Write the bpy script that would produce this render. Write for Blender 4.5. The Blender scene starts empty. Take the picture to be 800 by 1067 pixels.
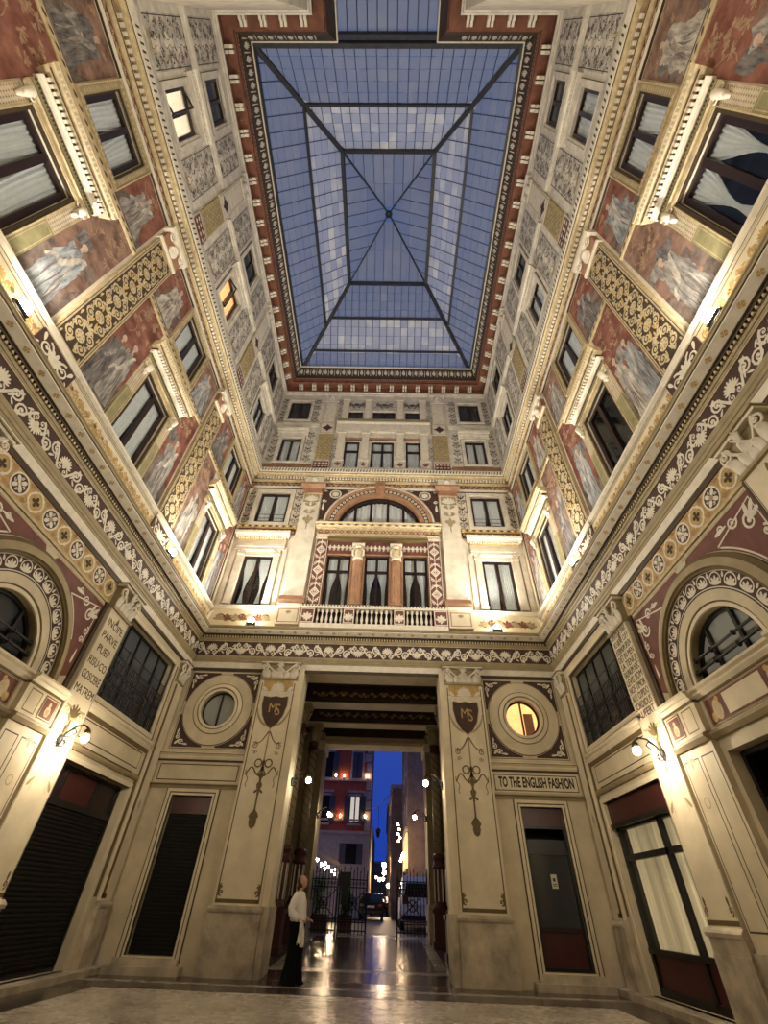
import bpy, bmesh, math, random
from math import pi, sin, cos, radians, sqrt, atan2
from mathutils import Vector, Matrix
S = bpy.context.scene
COL = S.collection

# ------------------------------------------------------------------ materials
MAT = {}
def mat(name, col, rough=0.7, var=0.12, scale=2.5, metal=0.0, col2=None, emit=0.0, spec=0.4, detail=4, bump=0.0, stretch=None):
    m = bpy.data.materials.new(name); m.use_nodes = True
    nt = m.node_tree; b = nt.nodes['Principled BSDF']
    b.inputs['Roughness'].default_value = rough; b.inputs['Metallic'].default_value = metal
    b.inputs['Specular IOR Level'].default_value = spec
    c = tuple(col) + (1,)
    if var > 0 or col2:
        g = nt.nodes.new('ShaderNodeNewGeometry'); n = nt.nodes.new('ShaderNodeTexNoise'); r = nt.nodes.new('ShaderNodeValToRGB')
        n.inputs['Scale'].default_value = scale; n.inputs['Detail'].default_value = detail; n.inputs['Roughness'].default_value = 0.6
        src = g.outputs['Position']
        if stretch:
            mp = nt.nodes.new('ShaderNodeMapping'); mp.inputs['Scale'].default_value = stretch
            nt.links.new(src, mp.inputs['Vector']); src = mp.outputs['Vector']
        nt.links.new(src, n.inputs['Vector']); nt.links.new(n.outputs['Fac'], r.inputs['Fac'])
        e = r.color_ramp.elements
        e[0].position = 0.33; e[1].position = 0.67
        e[0].color = tuple(x * (1 - var) for x in col) + (1,)
        e[1].color = (tuple(col2) + (1,)) if col2 else tuple(min(1, x * (1 + var)) for x in col) + (1,)
        nt.links.new(r.outputs['Color'], b.inputs['Base Color'])
        if bump:
            bp = nt.nodes.new('ShaderNodeBump'); bp.inputs['Strength'].default_value = bump; bp.inputs['Distance'].default_value = 0.01
            nt.links.new(n.outputs['Fac'], bp.inputs['Height']); nt.links.new(bp.outputs['Normal'], b.inputs['Normal'])
    else:
        b.inputs['Base Color'].default_value = c
    if emit:
        b.inputs['Emission Color'].default_value = c; b.inputs['Emission Strength'].default_value = emit
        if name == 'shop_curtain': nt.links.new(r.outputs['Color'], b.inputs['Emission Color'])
    MAT[name] = m
    return m

mat('cream', (0.58, 0.50, 0.345), 0.65, 0.14, 1.6, bump=0.1)
mat('cream_light', (0.68, 0.595, 0.425), 0.6, 0.10, 2)
mat('stone', (0.67, 0.60, 0.48), 0.7, 0.16, 2.2, bump=0.1)
mat('white', (0.70, 0.64, 0.52), 0.6, 0.10, 6)
mat('travertine', (0.46, 0.395, 0.295), 0.6, 0.38, 2.2, detail=8, bump=0.2)
mat('olive', (0.13, 0.09, 0.035), 0.6, 0.15, 4)
mat('olive_pale', (0.33, 0.265, 0.15), 0.6, 0.12, 4)
mat('line_brown', (0.055, 0.036, 0.018), 0.7, 0.15, 5)
mat('maroon', (0.060, 0.030, 0.024), 0.65, 0.2, 4)
mat('maroon_red', (0.15, 0.055, 0.040), 0.65, 0.2, 4)
mat('dark_brown', (0.055, 0.036, 0.020), 0.6, 0.2, 4)
mat('gold', (0.46, 0.31, 0.11), 0.5, 0.25, 8)
mat('gold_pale', (0.50, 0.40, 0.235), 0.5, 0.2, 8)
mat('terracotta', (0.36, 0.20, 0.115), 0.7, 0.2, 3)
mat('eaves_red', (0.17, 0.066, 0.038), 0.75, 0.25, 3)
mat('fresco_red', (0.17, 0.050, 0.034), 0.85, 0.3, 2.6, col2=(0.31, 0.135, 0.095), detail=10)
mat('fresco_brown', (0.14, 0.075, 0.052), 0.85, 0.3, 2.6, col2=(0.33, 0.20, 0.15), detail=10)
mat('fresco_ground', (0.085, 0.065, 0.055), 0.85, 0.3, 3.5, col2=(0.26, 0.19, 0.155), detail=9)
mat('fresco_leaf', (0.33, 0.205, 0.13), 0.8, 0.3, 12)
mat('drape_white', (0.24, 0.21, 0.18), 0.85, 0.2, 1.0, col2=(0.60, 0.55, 0.47), detail=6, stretch=(11, 11, 2.6))
mat('drape_grey', (0.13, 0.12, 0.115), 0.85, 0.2, 1.0, col2=(0.40, 0.37, 0.33), detail=6, stretch=(12, 12, 2.8))
mat('drape_dark', (0.055, 0.05, 0.05), 0.85, 0.2, 1.0, col2=(0.24, 0.22, 0.21), detail=6, stretch=(12, 12, 3))
mat('drape_blue', (0.15, 0.16, 0.175), 0.85, 0.2, 1.0, col2=(0.42, 0.44, 0.45), detail=6, stretch=(11, 11, 2.6))
mat('drape_fold', (0.15, 0.125, 0.11), 0.85, 0.25, 9, detail=8)
mat('skin_paint', (0.50, 0.36, 0.27), 0.8, 0.2, 9)
mat('diaper', (0.56, 0.48, 0.34), 0.7, 0.12, 6)
mat('diaper_dot', (0.30, 0.21, 0.14), 0.7, 0.2, 6)
mat('green_olive', (0.27, 0.24, 0.12), 0.7, 0.2, 4)
mat('attic', (0.50, 0.465, 0.41), 0.75, 0.3, 4, detail=9)
mat('attic_stone', (0.66, 0.61, 0.52), 0.7, 0.15, 3)
mat('attic_ink', (0.09, 0.072, 0.062), 0.8, 0.4, 7)
mat('attic_gold', (0.40, 0.32, 0.17), 0.7, 0.3, 9)
mat('dark_wood', (0.020, 0.009, 0.008), 0.35, 0.2, 6)
mat('black_paint', (0.010, 0.009, 0.009), 0.4, 0)
mat('iron', (0.010, 0.0095, 0.009), 0.45, 0, spec=0.4)
mat('shutter_metal', (0.008, 0.007, 0.0065), 0.55, 0.2, 3, spec=0.2)
mat('shop_red', (0.055, 0.011, 0.012), 0.4, 0.2, 3)
mat('curtain', (0.88, 0.88, 0.85), 0.9, 0.06, 10)
mat('shop_curtain', (0.48, 0.35, 0.18), 0.9, 0.1, 1.0, col2=(0.90, 0.72, 0.42), detail=3, emit=0.26, stretch=(1, 7, 0.15))  # backlight and fold shading put into the cloth's colour and glow
mat('room_dark', (0.016, 0.013, 0.012), 0.9, 0)
mat('room_lit', (1.0, 0.62, 0.28), 0.9, 0.10, 5, emit=0.50)
mat('room_lit_pale', (1.0, 0.88, 0.70), 0.9, 0.10, 5, emit=0.28)
mat('cast_purple', (0.075, 0.022, 0.020), 0.45, 0.15, 5)
mat('passage_dark', (0.040, 0.022, 0.014), 0.5, 0.3, 4)
mat('bulb', (1.0, 0.83, 0.60), 0.4, 0, emit=300)
mat('bulb_soft', (1.0, 0.83, 0.60), 0.4, 0, emit=75)
mat('flood_bulb', (1.0, 0.84, 0.60), 0.4, 0, emit=45)
mat('small_bulb', (1.0, 0.62, 0.30), 0.4, 0, emit=28)
mat('street_bulb', (1.0, 0.70, 0.40), 0.4, 0, emit=40)
mat('awning_bulb', (1.0, 0.72, 0.42), 0.4, 0, emit=150)
mat('brass_lamp', (0.10, 0.07, 0.03), 0.4, 0, metal=0.6)
mat('sky_beam', (0.035, 0.036, 0.040), 0.5, 0.2, 5)
mat('facade_red', (0.42, 0.095, 0.045), 0.8, 0.15, 3)
mat('facade_pale', (0.50, 0.42, 0.36), 0.8, 0.15, 3)
mat('facade_tan', (0.30, 0.20, 0.13), 0.8, 0.25, 2)
mat('shutter_grey', (0.10, 0.10, 0.105), 0.7, 0.1, 5)
mat('asphalt', (0.045, 0.043, 0.042), 0.45, 0.3, 6)
mat('leaf', (0.17, 0.30, 0.07), 0.5, 0.4, 6)
mat('pot', (0.09, 0.04, 0.025), 0.7, 0.2, 6)
mat('car_black', (0.008, 0.008, 0.009), 0.2, 0)
mat('car_white', (0.72, 0.72, 0.74), 0.25, 0)
mat('car_glass', (0.010, 0.011, 0.013), 0.08, 0)
mat('rubber', (0.010, 0.010, 0.010), 0.8, 0)
mat('chrome', (0.5, 0.5, 0.5), 0.2, 0, metal=1)
mat('tail_red', (0.12, 0.006, 0.006), 0.3, 0)
mat('plate_white', (0.5, 0.5, 0.5), 0.5, 0)
mat('awning', (0.38, 0.32, 0.26), 0.8, 0.1, 4)
mat('skin', (0.52, 0.30, 0.21), 0.5, 0.06, 8)
mat('hair', (0.06, 0.032, 0.018), 0.5, 0.2, 30)
mat('blouse', (0.78, 0.76, 0.72), 0.8, 0.05, 12)
mat('trousers', (0.006, 0.006, 0.007), 0.9, 0, spec=0.1)
mat('lips', (0.35, 0.10, 0.09), 0.5, 0)
mat('eye_dark', (0.02, 0.015, 0.012), 0.3, 0)
mat('paper', (0.62, 0.58, 0.45), 0.7, 0)
mat('ink', (0.03, 0.024, 0.018), 0.7, 0)
mat('text_brown', (0.055, 0.042, 0.026), 0.8, 0.3, 30)

def pane_mat(name, tint, opacity, gloss_rough=0.06, body=(0.03, 0.035, 0.04), jitter=0.0, gloss=0.12):
    m = bpy.data.materials.new(name); m.use_nodes = True; nt = m.node_tree; nt.nodes.clear()
    o = nt.nodes.new('ShaderNodeOutputMaterial'); t = nt.nodes.new('ShaderNodeBsdfTransparent'); t.inputs[0].default_value = tuple(tint) + (1,)
    df = nt.nodes.new('ShaderNodeBsdfDiffuse'); df.inputs[0].default_value = tuple(body) + (1,)
    gl = nt.nodes.new('ShaderNodeBsdfGlossy'); gl.inputs['Roughness'].default_value = gloss_rough
    mx = nt.nodes.new('ShaderNodeMixShader'); mx.inputs[0].default_value = opacity
    nt.links.new(t.outputs[0], mx.inputs[1]); nt.links.new(df.outputs[0], mx.inputs[2])
    fr = nt.nodes.new('ShaderNodeLayerWeight'); fr.inputs[0].default_value = 0.5
    pw = nt.nodes.new('ShaderNodeMath'); pw.operation = 'POWER'; pw.inputs[1].default_value = 5.0; nt.links.new(fr.outputs['Facing'], pw.inputs[0])
    ad = nt.nodes.new('ShaderNodeMath'); ad.operation = 'MULTIPLY_ADD'; ad.inputs[1].default_value = 0.6; ad.inputs[2].default_value = gloss * 0.35; ad.use_clamp = True
    nt.links.new(pw.outputs[0], ad.inputs[0])
    m2 = nt.nodes.new('ShaderNodeMixShader'); nt.links.new(ad.outputs[0], m2.inputs[0])
    nt.links.new(mx.outputs[0], m2.inputs[1]); nt.links.new(gl.outputs[0], m2.inputs[2]); nt.links.new(m2.outputs[0], o.inputs[0])
    MAT[name] = m; return m, nt, mx, gl, df
pane_mat('pane', (0.95, 0.97, 0.98), 0.05, 0.05)
pane_mat('pane_dark', (0.35, 0.38, 0.40), 0.75, 0.12, (0.055, 0.060, 0.066))
pane_mat('pane_slate', (0.4, 0.45, 0.5), 0.85, 0.12, (0.11, 0.125, 0.14))
pane_mat('pane_frost', (0.75, 0.8, 0.8), 0.80, 0.15, (0.40, 0.42, 0.40))
pane_mat('pane_grey', (0.5, 0.55, 0.55), 0.72, 0.12, (0.15, 0.155, 0.145))
# roof glass: old wired panes; ring panes milkier, bright reflections put into their colour pane by pane
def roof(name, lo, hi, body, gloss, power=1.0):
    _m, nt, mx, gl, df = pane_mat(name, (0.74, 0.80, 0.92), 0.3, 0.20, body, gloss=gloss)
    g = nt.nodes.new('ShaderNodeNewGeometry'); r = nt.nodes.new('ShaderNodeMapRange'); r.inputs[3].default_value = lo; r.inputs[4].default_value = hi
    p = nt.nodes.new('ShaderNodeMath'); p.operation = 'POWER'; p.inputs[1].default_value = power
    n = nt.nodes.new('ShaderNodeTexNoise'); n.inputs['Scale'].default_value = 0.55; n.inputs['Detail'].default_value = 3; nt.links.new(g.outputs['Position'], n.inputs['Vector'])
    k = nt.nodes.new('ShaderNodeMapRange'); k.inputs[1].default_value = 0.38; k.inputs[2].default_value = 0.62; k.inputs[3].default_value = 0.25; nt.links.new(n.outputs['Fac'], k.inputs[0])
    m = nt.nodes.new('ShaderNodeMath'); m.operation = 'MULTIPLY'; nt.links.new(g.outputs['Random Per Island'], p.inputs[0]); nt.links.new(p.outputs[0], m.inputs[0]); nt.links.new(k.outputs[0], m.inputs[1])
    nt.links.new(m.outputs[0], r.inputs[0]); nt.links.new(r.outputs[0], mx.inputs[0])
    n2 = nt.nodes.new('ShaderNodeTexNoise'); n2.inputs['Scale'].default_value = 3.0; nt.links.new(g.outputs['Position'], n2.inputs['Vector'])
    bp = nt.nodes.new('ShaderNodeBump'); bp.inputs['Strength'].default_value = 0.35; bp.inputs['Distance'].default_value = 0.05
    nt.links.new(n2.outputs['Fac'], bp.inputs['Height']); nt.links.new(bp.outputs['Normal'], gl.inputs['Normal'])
roof('roof_glass', 0.42, 0.60, (0.40, 0.42, 0.46), 0.05)
roof('roof_glass_glare', 0.42, 1.0, (0.85, 0.86, 0.88), 0.10, 2.2)  # paler, more opaque body stands in for bright reflections on the panes

def marble(name, base, vein, rough, scale):
    m = bpy.data.materials.new(name); m.use_nodes = True; nt = m.node_tree; b = nt.nodes['Principled BSDF']
    b.inputs['Roughness'].default_value = rough
    g = nt.nodes.new('ShaderNodeNewGeometry'); n1 = nt.nodes.new('ShaderNodeTexNoise'); n1.inputs['Scale'].default_value = scale; n1.inputs['Detail'].default_value = 8
    n1.inputs['Distortion'].default_value = 1.6
    nt.links.new(g.outputs['Position'], n1.inputs['Vector'])
    r = nt.nodes.new('ShaderNodeValToRGB'); e = r.color_ramp.elements
    e[0].position = 0.36; e[0].color = tuple(vein) + (1,); e[1].position = 0.62; e[1].color = tuple(base) + (1,)
    x = r.color_ramp.elements.new(0.47); x.color = tuple((a * 0.6 + c * 0.4) for a, c in zip(base, vein)) + (1,)
    nt.links.new(n1.outputs['Fac'], r.inputs['Fac']); nt.links.new(r.outputs['Color'], b.inputs['Base Color'])
    n2 = nt.nodes.new('ShaderNodeTexNoise'); n2.inputs['Scale'].default_value = 5; nt.links.new(g.outputs['Position'], n2.inputs['Vector'])
    mr = nt.nodes.new('ShaderNodeMapRange'); mr.inputs[3].default_value = rough * 0.7; mr.inputs[4].default_value = rough * 1.4
    nt.links.new(n2.outputs['Fac'], mr.inputs[0]); nt.links.new(mr.outputs[0], b.inputs['Roughness'])
    MAT[name] = m
marble('marble_floor', (0.58, 0.52, 0.43), (0.36, 0.31, 0.25), 0.26, 0.55)
marble('marble_dark', (0.075, 0.060, 0.050), (0.045, 0.036, 0.030), 0.22, 2)
marble('marble_maroon', (0.055, 0.034, 0.028), (0.032, 0.02, 0.017), 0.20, 2)
marble('marble_pale', (0.40, 0.36, 0.29), (0.22, 0.19, 0.15), 0.22, 2)

# ------------------------------------------------------------------ mesh builder. local frame: u = right, d = out of the wall, v = up
class MB:
    def __init__(s): s.v = []; s.f = []; s.m = []; s.mats = []; s.smooth = []; s.k = 0
    def mi(s, name):
        if name not in s.mats: s.mats.append(name)
        return s.mats.index(name)
    def add(s, pts, faces, m, smooth=False):
        o = len(s.v); s.v += [(p[0], -p[1], p[2]) for p in pts]; i = s.mi(m)
        for f in faces: s.f.append([o + a for a in f]); s.m.append(i); s.smooth.append(smooth)
    def box(s, u0, u1, d0, d1, v0, v1, m, taper=0.0):
        t = taper
        p = [(u0, d0, v0), (u1, d0, v0), (u1, d1, v0), (u0, d1, v0), (u0 + t, d0, v1), (u1 - t, d0, v1), (u1 - t, d1, v1), (u0 + t, d1, v1)]
        s.add(p, [(0, 1, 2, 3), (4, 7, 6, 5), (0, 4, 5, 1), (1, 5, 6, 2), (2, 6, 7, 3), (3, 7, 4, 0)], m)
    def quad(s, u0, u1, v0, v1, d, m): s.add([(u0, d, v0), (u1, d, v0), (u1, d, v1), (u0, d, v1)], [(0, 1, 2, 3)], m)
    def poly(s, pts, d, m): s.add([(a, d, b) for a, b in pts], [tuple(range(len(pts)))], m)
    def prof(s, pr, u0, u1, m, m0=0, m1=0, caps=True):       # profile of (d, v) run along u, mitred ends
        n = len(pr); pts = [(u0 + m0 * d, d, v) for d, v in pr] + [(u1 + m1 * d, d, v) for d, v in pr]
        fs = [(i, i + 1, n + i + 1, n + i) for i in range(n - 1)]
        if caps: fs += [tuple(range(n))[::-1], tuple(range(n, 2 * n))]
        s.add(pts, fs, m)
    def framep(s, u0, u1, v0, v1, w, d0, d1, m):              # rectangular frame (picture-frame) of bar width w outside the opening
        s.box(u0 - w, u1 + w, d0, d1, v1, v1 + w, m); s.box(u0 - w, u1 + w, d0, d1, v0 - w, v0, m)
        s.box(u0 - w, u0, d0, d1, v0, v1, m); s.box(u1, u1 + w, d0, d1, v0, v1, m)
    def lines(s, u0, u1, v0, v1, w, d, m):                    # painted outline
        s.quad(u0, u1, v1 - w, v1, d, m); s.quad(u0, u1, v0, v0 + w, d, m); s.quad(u0, u0 + w, v0 + w, v1 - w, d, m); s.quad(u1 - w, u1, v0 + w, v1 - w, d, m)
    def ring(s, cu, cv, r0, r1, d0, d1, m, a0=0.0, a1=2 * pi, n=48, dm=None):
        pts = []; full = abs(a1 - a0 - 2 * pi) < 1e-6
        for i in range(n + 1):
            a = a0 + (a1 - a0) * i / n; c, q = cos(a), sin(a)
            pts += [(cu + r0 * c, d0, cv + r0 * q), (cu + r0 * c, d1, cv + r0 * q), (cu + r1 * c, d1 if dm is None else dm, cv + r1 * q), (cu + r1 * c, d0, cv + r1 * q)]
        fs = []
        for i in range(n):
            a, b = 4 * i, 4 * i + 4
            for k in range(3): fs.append((a + k, a + k + 1, b + k + 1, b + k))
        s.add(pts, fs, m)
    def disc(s, cu, cv, r, d, m, n=16, ry=None):
        ry = ry or r
        s.k += 1; d += (s.k % 7) * 0.0003
        s.add([(cu + r * cos(2 * pi * i / n), d, cv + ry * sin(2 * pi * i / n)) for i in range(n)], [tuple(range(n))], m)
    def annulus(s, cu, cv, r0, r1, d, m, a0=0.0, a1=2 * pi, n=24):
        s.k += 1; d += (s.k % 7) * 0.0003
        pts = []
        for i in range(n + 1):
            a = a0 + (a1 - a0) * i / n
            pts += [(cu + r0 * cos(a), d, cv + r0 * sin(a)), (cu + r1 * cos(a), d, cv + r1 * sin(a))]
        s.add(pts, [(2 * i, 2 * i + 1, 2 * i + 3, 2 * i + 2) for i in range(n)], m)
    def ribbon(s, pts, ws, d, m):
        s.k += 1; d += (s.k % 7) * 0.0003
        n = len(pts); q = []
        for i in range(n):
            a = pts[max(0, i - 1)]; b = pts[min(n - 1, i + 1)]; dx, dy = b[0] - a[0], b[1] - a[1]; L = math.hypot(dx, dy) or 1
            w = (ws[i] if isinstance(ws, (list, tuple)) else ws) / 2
            q += [(pts[i][0] - dy / L * w, d, pts[i][1] + dx / L * w), (pts[i][0] + dy / L * w, d, pts[i][1] - dx / L * w)]
        s.add(q, [(2 * i, 2 * i + 1, 2 * i + 3, 2 * i + 2) for i in range(n - 1)], m)
    def spiral(s, cu, cv, r, turns, a0, dr, w, d, m, n=22, r_end=0.12):
        pts = []; ws = []
        for i in range(n):
            t = i / (n - 1); rr = r * (1 - t * (1 - r_end)); a = a0 + dr * turns * 2 * pi * t
            pts.append((cu + rr * cos(a), cv + rr * sin(a))); ws.append(w * (1 - 0.55 * t))
        s.ribbon(pts, ws, d, m); s.disc(cu, cv, w * 0.62, d, m, 8)
    def leaf(s, cu, cv, ang, L, w, d, m):
        s.k += 1; d += (s.k % 7) * 0.0003
        c, q = cos(ang), sin(ang); pr = [(0, 0.12), (0.3, 0.36), (0.65, 0.5), (0.88, 0.36), (1, 0)]
        pts = [(cu + L * t * c - w * h * q, d, cv + L * t * q + w * h * c) for t, h in pr] + [(cu + L * t * c + w * h * q, d, cv + L * t * q - w * h * c) for t, h in pr[::-1][1:]]
        s.add(pts, [tuple(range(len(pts)))], m)
    def fan(s, cu, cv, r, n, ang, spread, w, d, m):
        for i in range(n):
            a = ang + spread * (i / (n - 1) - 0.5); s.leaf(cu, cv, a, r * (1 - 0.25 * abs(i / (n - 1) - 0.5)), w, d, m)
    def tube(s, pts, r, m, n=6, closed=False):
        P = [Vector(p) for p in pts]; N = len(P); rings = []
        for i in range(N):
            a = P[max(0, i - 1)]; b = P[min(N - 1, i + 1)]; t = (b - a).normalized() if (b - a).length else Vector((0, 0, 1))
            x = t.cross(Vector((0.31, 0.87, 0.17))); x = x.normalized() if x.length > 1e-4 else Vector((1, 0, 0)); y = t.cross(x)
            rr = r[i] if isinstance(r, (list, tuple)) else r
            rings.append([tuple(P[i] + x * rr * cos(2 * pi * k / n) + y * rr * sin(2 * pi * k / n)) for k in range(n)])
        pts2 = [p for g in rings for p in g]; fs = []
        for i in range(N - 1):
            for k in range(n): fs.append((i * n + k, i * n + (k + 1) % n, (i + 1) * n + (k + 1) % n, (i + 1) * n + k))
        fs += [tuple(range(n))[::-1], tuple(range((N - 1) * n, N * n))]
        s.add(pts2, fs, m, n > 6)
    def lathe(s, cu, cd, pr, m, n=16, a0=0.0, a1=2 * pi):
        pts = []; fs = []
        for r, v in pr:
            for k in range(n): 
                a = 2 * pi * k / n; pts.append((cu + r * cos(a), cd + r * sin(a), v))
        for i in range(len(pr) - 1):
            for k in range(n): fs.append((i * n + k, i * n + (k + 1) % n, (i + 1) * n + (k + 1) % n, (i + 1) * n + k))
        fs += [tuple(range(n))[::-1], tuple(range((len(pr) - 1) * n, len(pr) * n))]
        s.add(pts, fs, m, True)
    def sphere(s, c, r, m, n=12, sc=(1, 1, 1)):
        pts = []; fs = []; K = n // 2
        for i in range(K + 1):
            th = pi * i / K
            for k in range(n): pts.append((c[0] + r * sc[0] * sin(th) * cos(2 * pi * k / n), c[1] + r * sc[1] * sin(th) * sin(2 * pi * k / n), c[2] - r * sc[2] * cos(th)))
        for i in range(K):
            for k in range(n): fs.append((i * n + k, i * n + (k + 1) % n, (i + 1) * n + (k + 1) % n, (i + 1) * n + k))
        s.add(pts, fs, m, True)
    def loft(s, rings, m, caps=True, smooth=True):
        n = len(rings[0]); pts = [p for r in rings for p in r]; fs = []
        for i in range(len(rings) - 1):
            for k in range(n): fs.append((i * n + k, i * n + (k + 1) % n, (i + 1) * n + (k + 1) % n, (i + 1) * n + k))
        if caps: fs += [tuple(range(n))[::-1], tuple(range((len(rings) - 1) * n, len(rings) * n))]
        s.add(pts, fs, m, smooth)
    def plate(s, u0, u1, v0, v1, cu, cv, r, d, m, n=48, depth=0.0, md=None, half=False):   # rectangle with a round (or half-round, open to v0) hole
        N = n; pts = []
        a0, a1 = (0, pi) if half else (0, 2 * pi)
        for i in range(N + 1):
            a = a0 + (a1 - a0) * i / N; c, q = cos(a), sin(a)
            k = min([x for x in ((u1 - cu) / c if c > 1e-9 else 9e9, (u0 - cu) / c if c < -1e-9 else 9e9, (v1 - cv) / q if q > 1e-9 else 9e9, (v0 - cv) / q if q < -1e-9 else 9e9)])
            pts += [(cu + r * c, d, cv + r * q), (cu + k * c, d, cv + k * q), (cu + r * c, d - depth, cv + r * q)]
        fs = [(3 * i, 3 * i + 1, 3 * i + 4, 3 * i + 3) for i in range(N)]
        s.add(pts, fs, m)
        # corners of the rectangle
        for (x, y) in ((u0, v1), (u1, v1)) + (() if half else ((u0, v0), (u1, v0))):
            best = sorted(range(N + 1), key=lambda i: (pts[3 * i + 1][0] - x) ** 2 + (pts[3 * i + 1][2] - y) ** 2)[:2]
            s.add([pts[3 * best[0] + 1], (x, d, y), pts[3 * best[1] + 1]], [(0, 1, 2)], m)
        if depth: s.add(pts, [(3 * i, 3 * i + 3, 3 * i + 5, 3 * i + 2) for i in range(N)], md or m)
    def wall(s, u0, u1, v0, v1, holes, d, m, depth=0.2):      # rectangle with rectangular holes, reveals turned inwards
        us = sorted({u0, u1} | {x for h in holes for x in h[:2] if u0 < x < u1}); vs = sorted({v0, v1} | {x for h in holes for x in h[2:4] if v0 < x < v1})
        for a, b in zip(us, us[1:]):
            for c, e in zip(vs, vs[1:]):
                x, y = (a + b) / 2, (c + e) / 2
                if not any(h[0] < x < h[1] and h[2] < y < h[3] for h in holes): s.quad(a, b, c, e, d, m)
        for h in holes:
            if len(h) > 4: continue
            a, b, c, e = h
            for p in ([(a, c), (a, e)], [(b, c), (b, e)], [(a, e), (b, e)], [(a, c), (b, c)]):
                s.add([(p[0][0], d, p[0][1]), (p[1][0], d, p[1][1]), (p[1][0], d - depth, p[1][1]), (p[0][0], d - depth, p[0][1])], [(0, 1, 2, 3)], m)
    def recess(s, u0, u1, v0, v1, d0, d1, m):                 # five-sided dark room behind an opening, d0 = back, d1 = front
        s.quad(u0, u1, v0, v1, d0, m)
        for x in (u0, u1): s.add([(x, d0, v0), (x, d1, v0), (x, d1, v1), (x, d0, v1)], [(0, 1, 2, 3)], m)
        for v in (v0, v1): s.add([(u0, d0, v), (u1, d0, v), (u1, d1, v), (u0, d1, v)], [(0, 1, 2, 3)], m)
    def build(s, name, parent=None, recalc=False):
        me = bpy.data.meshes.new(name); me.from_pydata(s.v, [], s.f)
        for x in s.mats: me.materials.append(MAT[x])
        me.polygons.foreach_set('material_index', s.m); me.polygons.foreach_set('use_smooth', s.smooth)
        if recalc:
            bm = bmesh.new(); bm.from_mesh(me); bmesh.ops.recalc_face_normals(bm, faces=bm.faces); bm.to_mesh(me); bm.free()
        me.update()
        o = bpy.data.objects.new(name, me); COL.objects.link(o)
        if parent: o.parent = parent
        return o

def tag(o, label=None, cat=None, group=None, kind=None):
    if label: o['label'] = label
    if cat: o['category'] = cat
    if group: o['group'] = group
    if kind: o['kind'] = kind
    return o
def empty(name): 
    o = bpy.data.objects.new(name, None); COL.objects.link(o); o.empty_display_size = 0.2; return o
def clone(o, parent=None):
    c = o.copy(); COL.objects.link(c)
    if parent: c.parent = parent
    for ch in o.children: clone(ch, c)
    return c
class Wall:
    def __init__(s, ox, oy, rot, sg, word): s.o = Vector((ox, oy, 0)); s.r = radians(rot); s.sg = sg; s.word = word
    def put(s, o, u=0, v=0, d=0):
        o.location = s.o + Matrix.Rotation(s.r, 3, 'Z') @ Vector((u, -d, v)); o.rotation_euler = (0, 0, s.r); return o
XG, XA, YB, YN, YC = 5.78, 5.60, 13.5, -0.6, 6.45
BACK = Wall(0, YB, 0, 1, 'back'); LEFT = Wall(-XG, YC, 90, 1, 'left'); RIGHT = Wall(XG, YC, -90, -1, 'right')
LATT = Wall(-XA, YC, 90, 1, 'left'); RATT = Wall(XA, YC, -90, -1, 'right'); NEAR = Wall(0, YN, 180, 1, 'near')
HL = 7.05   # half length of the court
CNT = {}
def nxt(k): CNT[k] = CNT.get(k, 0) + 1; return f'{k}_{CNT[k]}'

def text_mesh(body, size, m, sx=1.0, name='lettering', bold=0.0):
    cu = bpy.data.curves.new('t', 'FONT'); cu.body = body; cu.size = size; cu.align_x = 'CENTER'; cu.align_y = 'CENTER'; cu.extrude = 0.002; cu.offset = bold; cu.resolution_u = 3
    o = bpy.data.objects.new('t', cu); COL.objects.link(o)
    dg = bpy.context.evaluated_depsgraph_get(); me = bpy.data.meshes.new_from_object(o.evaluated_get(dg))
    bpy.data.objects.remove(o); me.name = name; me.materials.clear(); me.materials.append(MAT[m])
    me.transform(Matrix.Diagonal((sx, 1, 1, 1))); me.transform(Matrix.Rotation(pi / 2, 4, 'X'))
    p = bpy.data.objects.new(name, me); COL.objects.link(p); return p

# ------------------------------------------------------------------ shared ornament
def scroll_unit(mb, u, v, h, L, d, m, flip=1):                # symmetric rinceau unit of length L, height h about centre v
    s = h / 0.5
    mb.fan(u, v - 0.02 * s * flip, 0.20 * s, 9, pi / 2 * flip, 2.8, 0.045 * s, d, m)
    mb.disc(u, v - 0.04 * s * flip, 0.045 * s, d, m, 10)
    for q in (-1, 1):
        mb.spiral(u + q * 0.085 * s, v - 0.115 * s * flip, 0.075 * s, 1.4, pi / 2 * flip, -q * flip, 0.030 * s, d, m, 14)
        P = [(u + q * (0.09 * s + (L / 2 - 0.17 * s) * t), v + flip * s * (-0.19 + 0.34 * (0.5 - 0.5 * cos(pi * t)) ** 0.9)) for t in [k / 10 for k in range(11)]]
        mb.ribbon(P, [0.052 * s - 0.016 * s * k / 10 for k in range(11)], d, m)
        mb.spiral(u + q * (L / 2 - 0.12 * s), v + 0.06 * s * flip, 0.13 * s, 1.7, pi / 2 * flip, q * flip * -1, 0.044 * s, d, m, 18)
        mb.leaf(u + q * (0.24 * s), v - 0.10 * s * flip, pi / 2 * flip - q * 0.5, 0.17 * s, 0.055 * s, d, m)
        mb.leaf(u + q * (0.30 * s), v - 0.07 * s * flip, -pi / 2 * flip + q * 0.9, 0.13 * s, 0.045 * s, d, m)
        mb.leaf(u + q * (L / 2 - 0.02), v + 0.19 * s * flip, (-pi / 2 - q * 0.7) * flip, 0.12 * s, 0.045 * s, d, m)
def rinceau(mb, u0, u1, v, h, d, m, L=0.95):
    n = max(1, round((u1 - u0) / L)); L = (u1 - u0) / n
    for i in range(n): scroll_unit(mb, u0 + L * (i + 0.5), v, h, L, d, m, 1 if i % 2 == 0 else -1)
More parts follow.
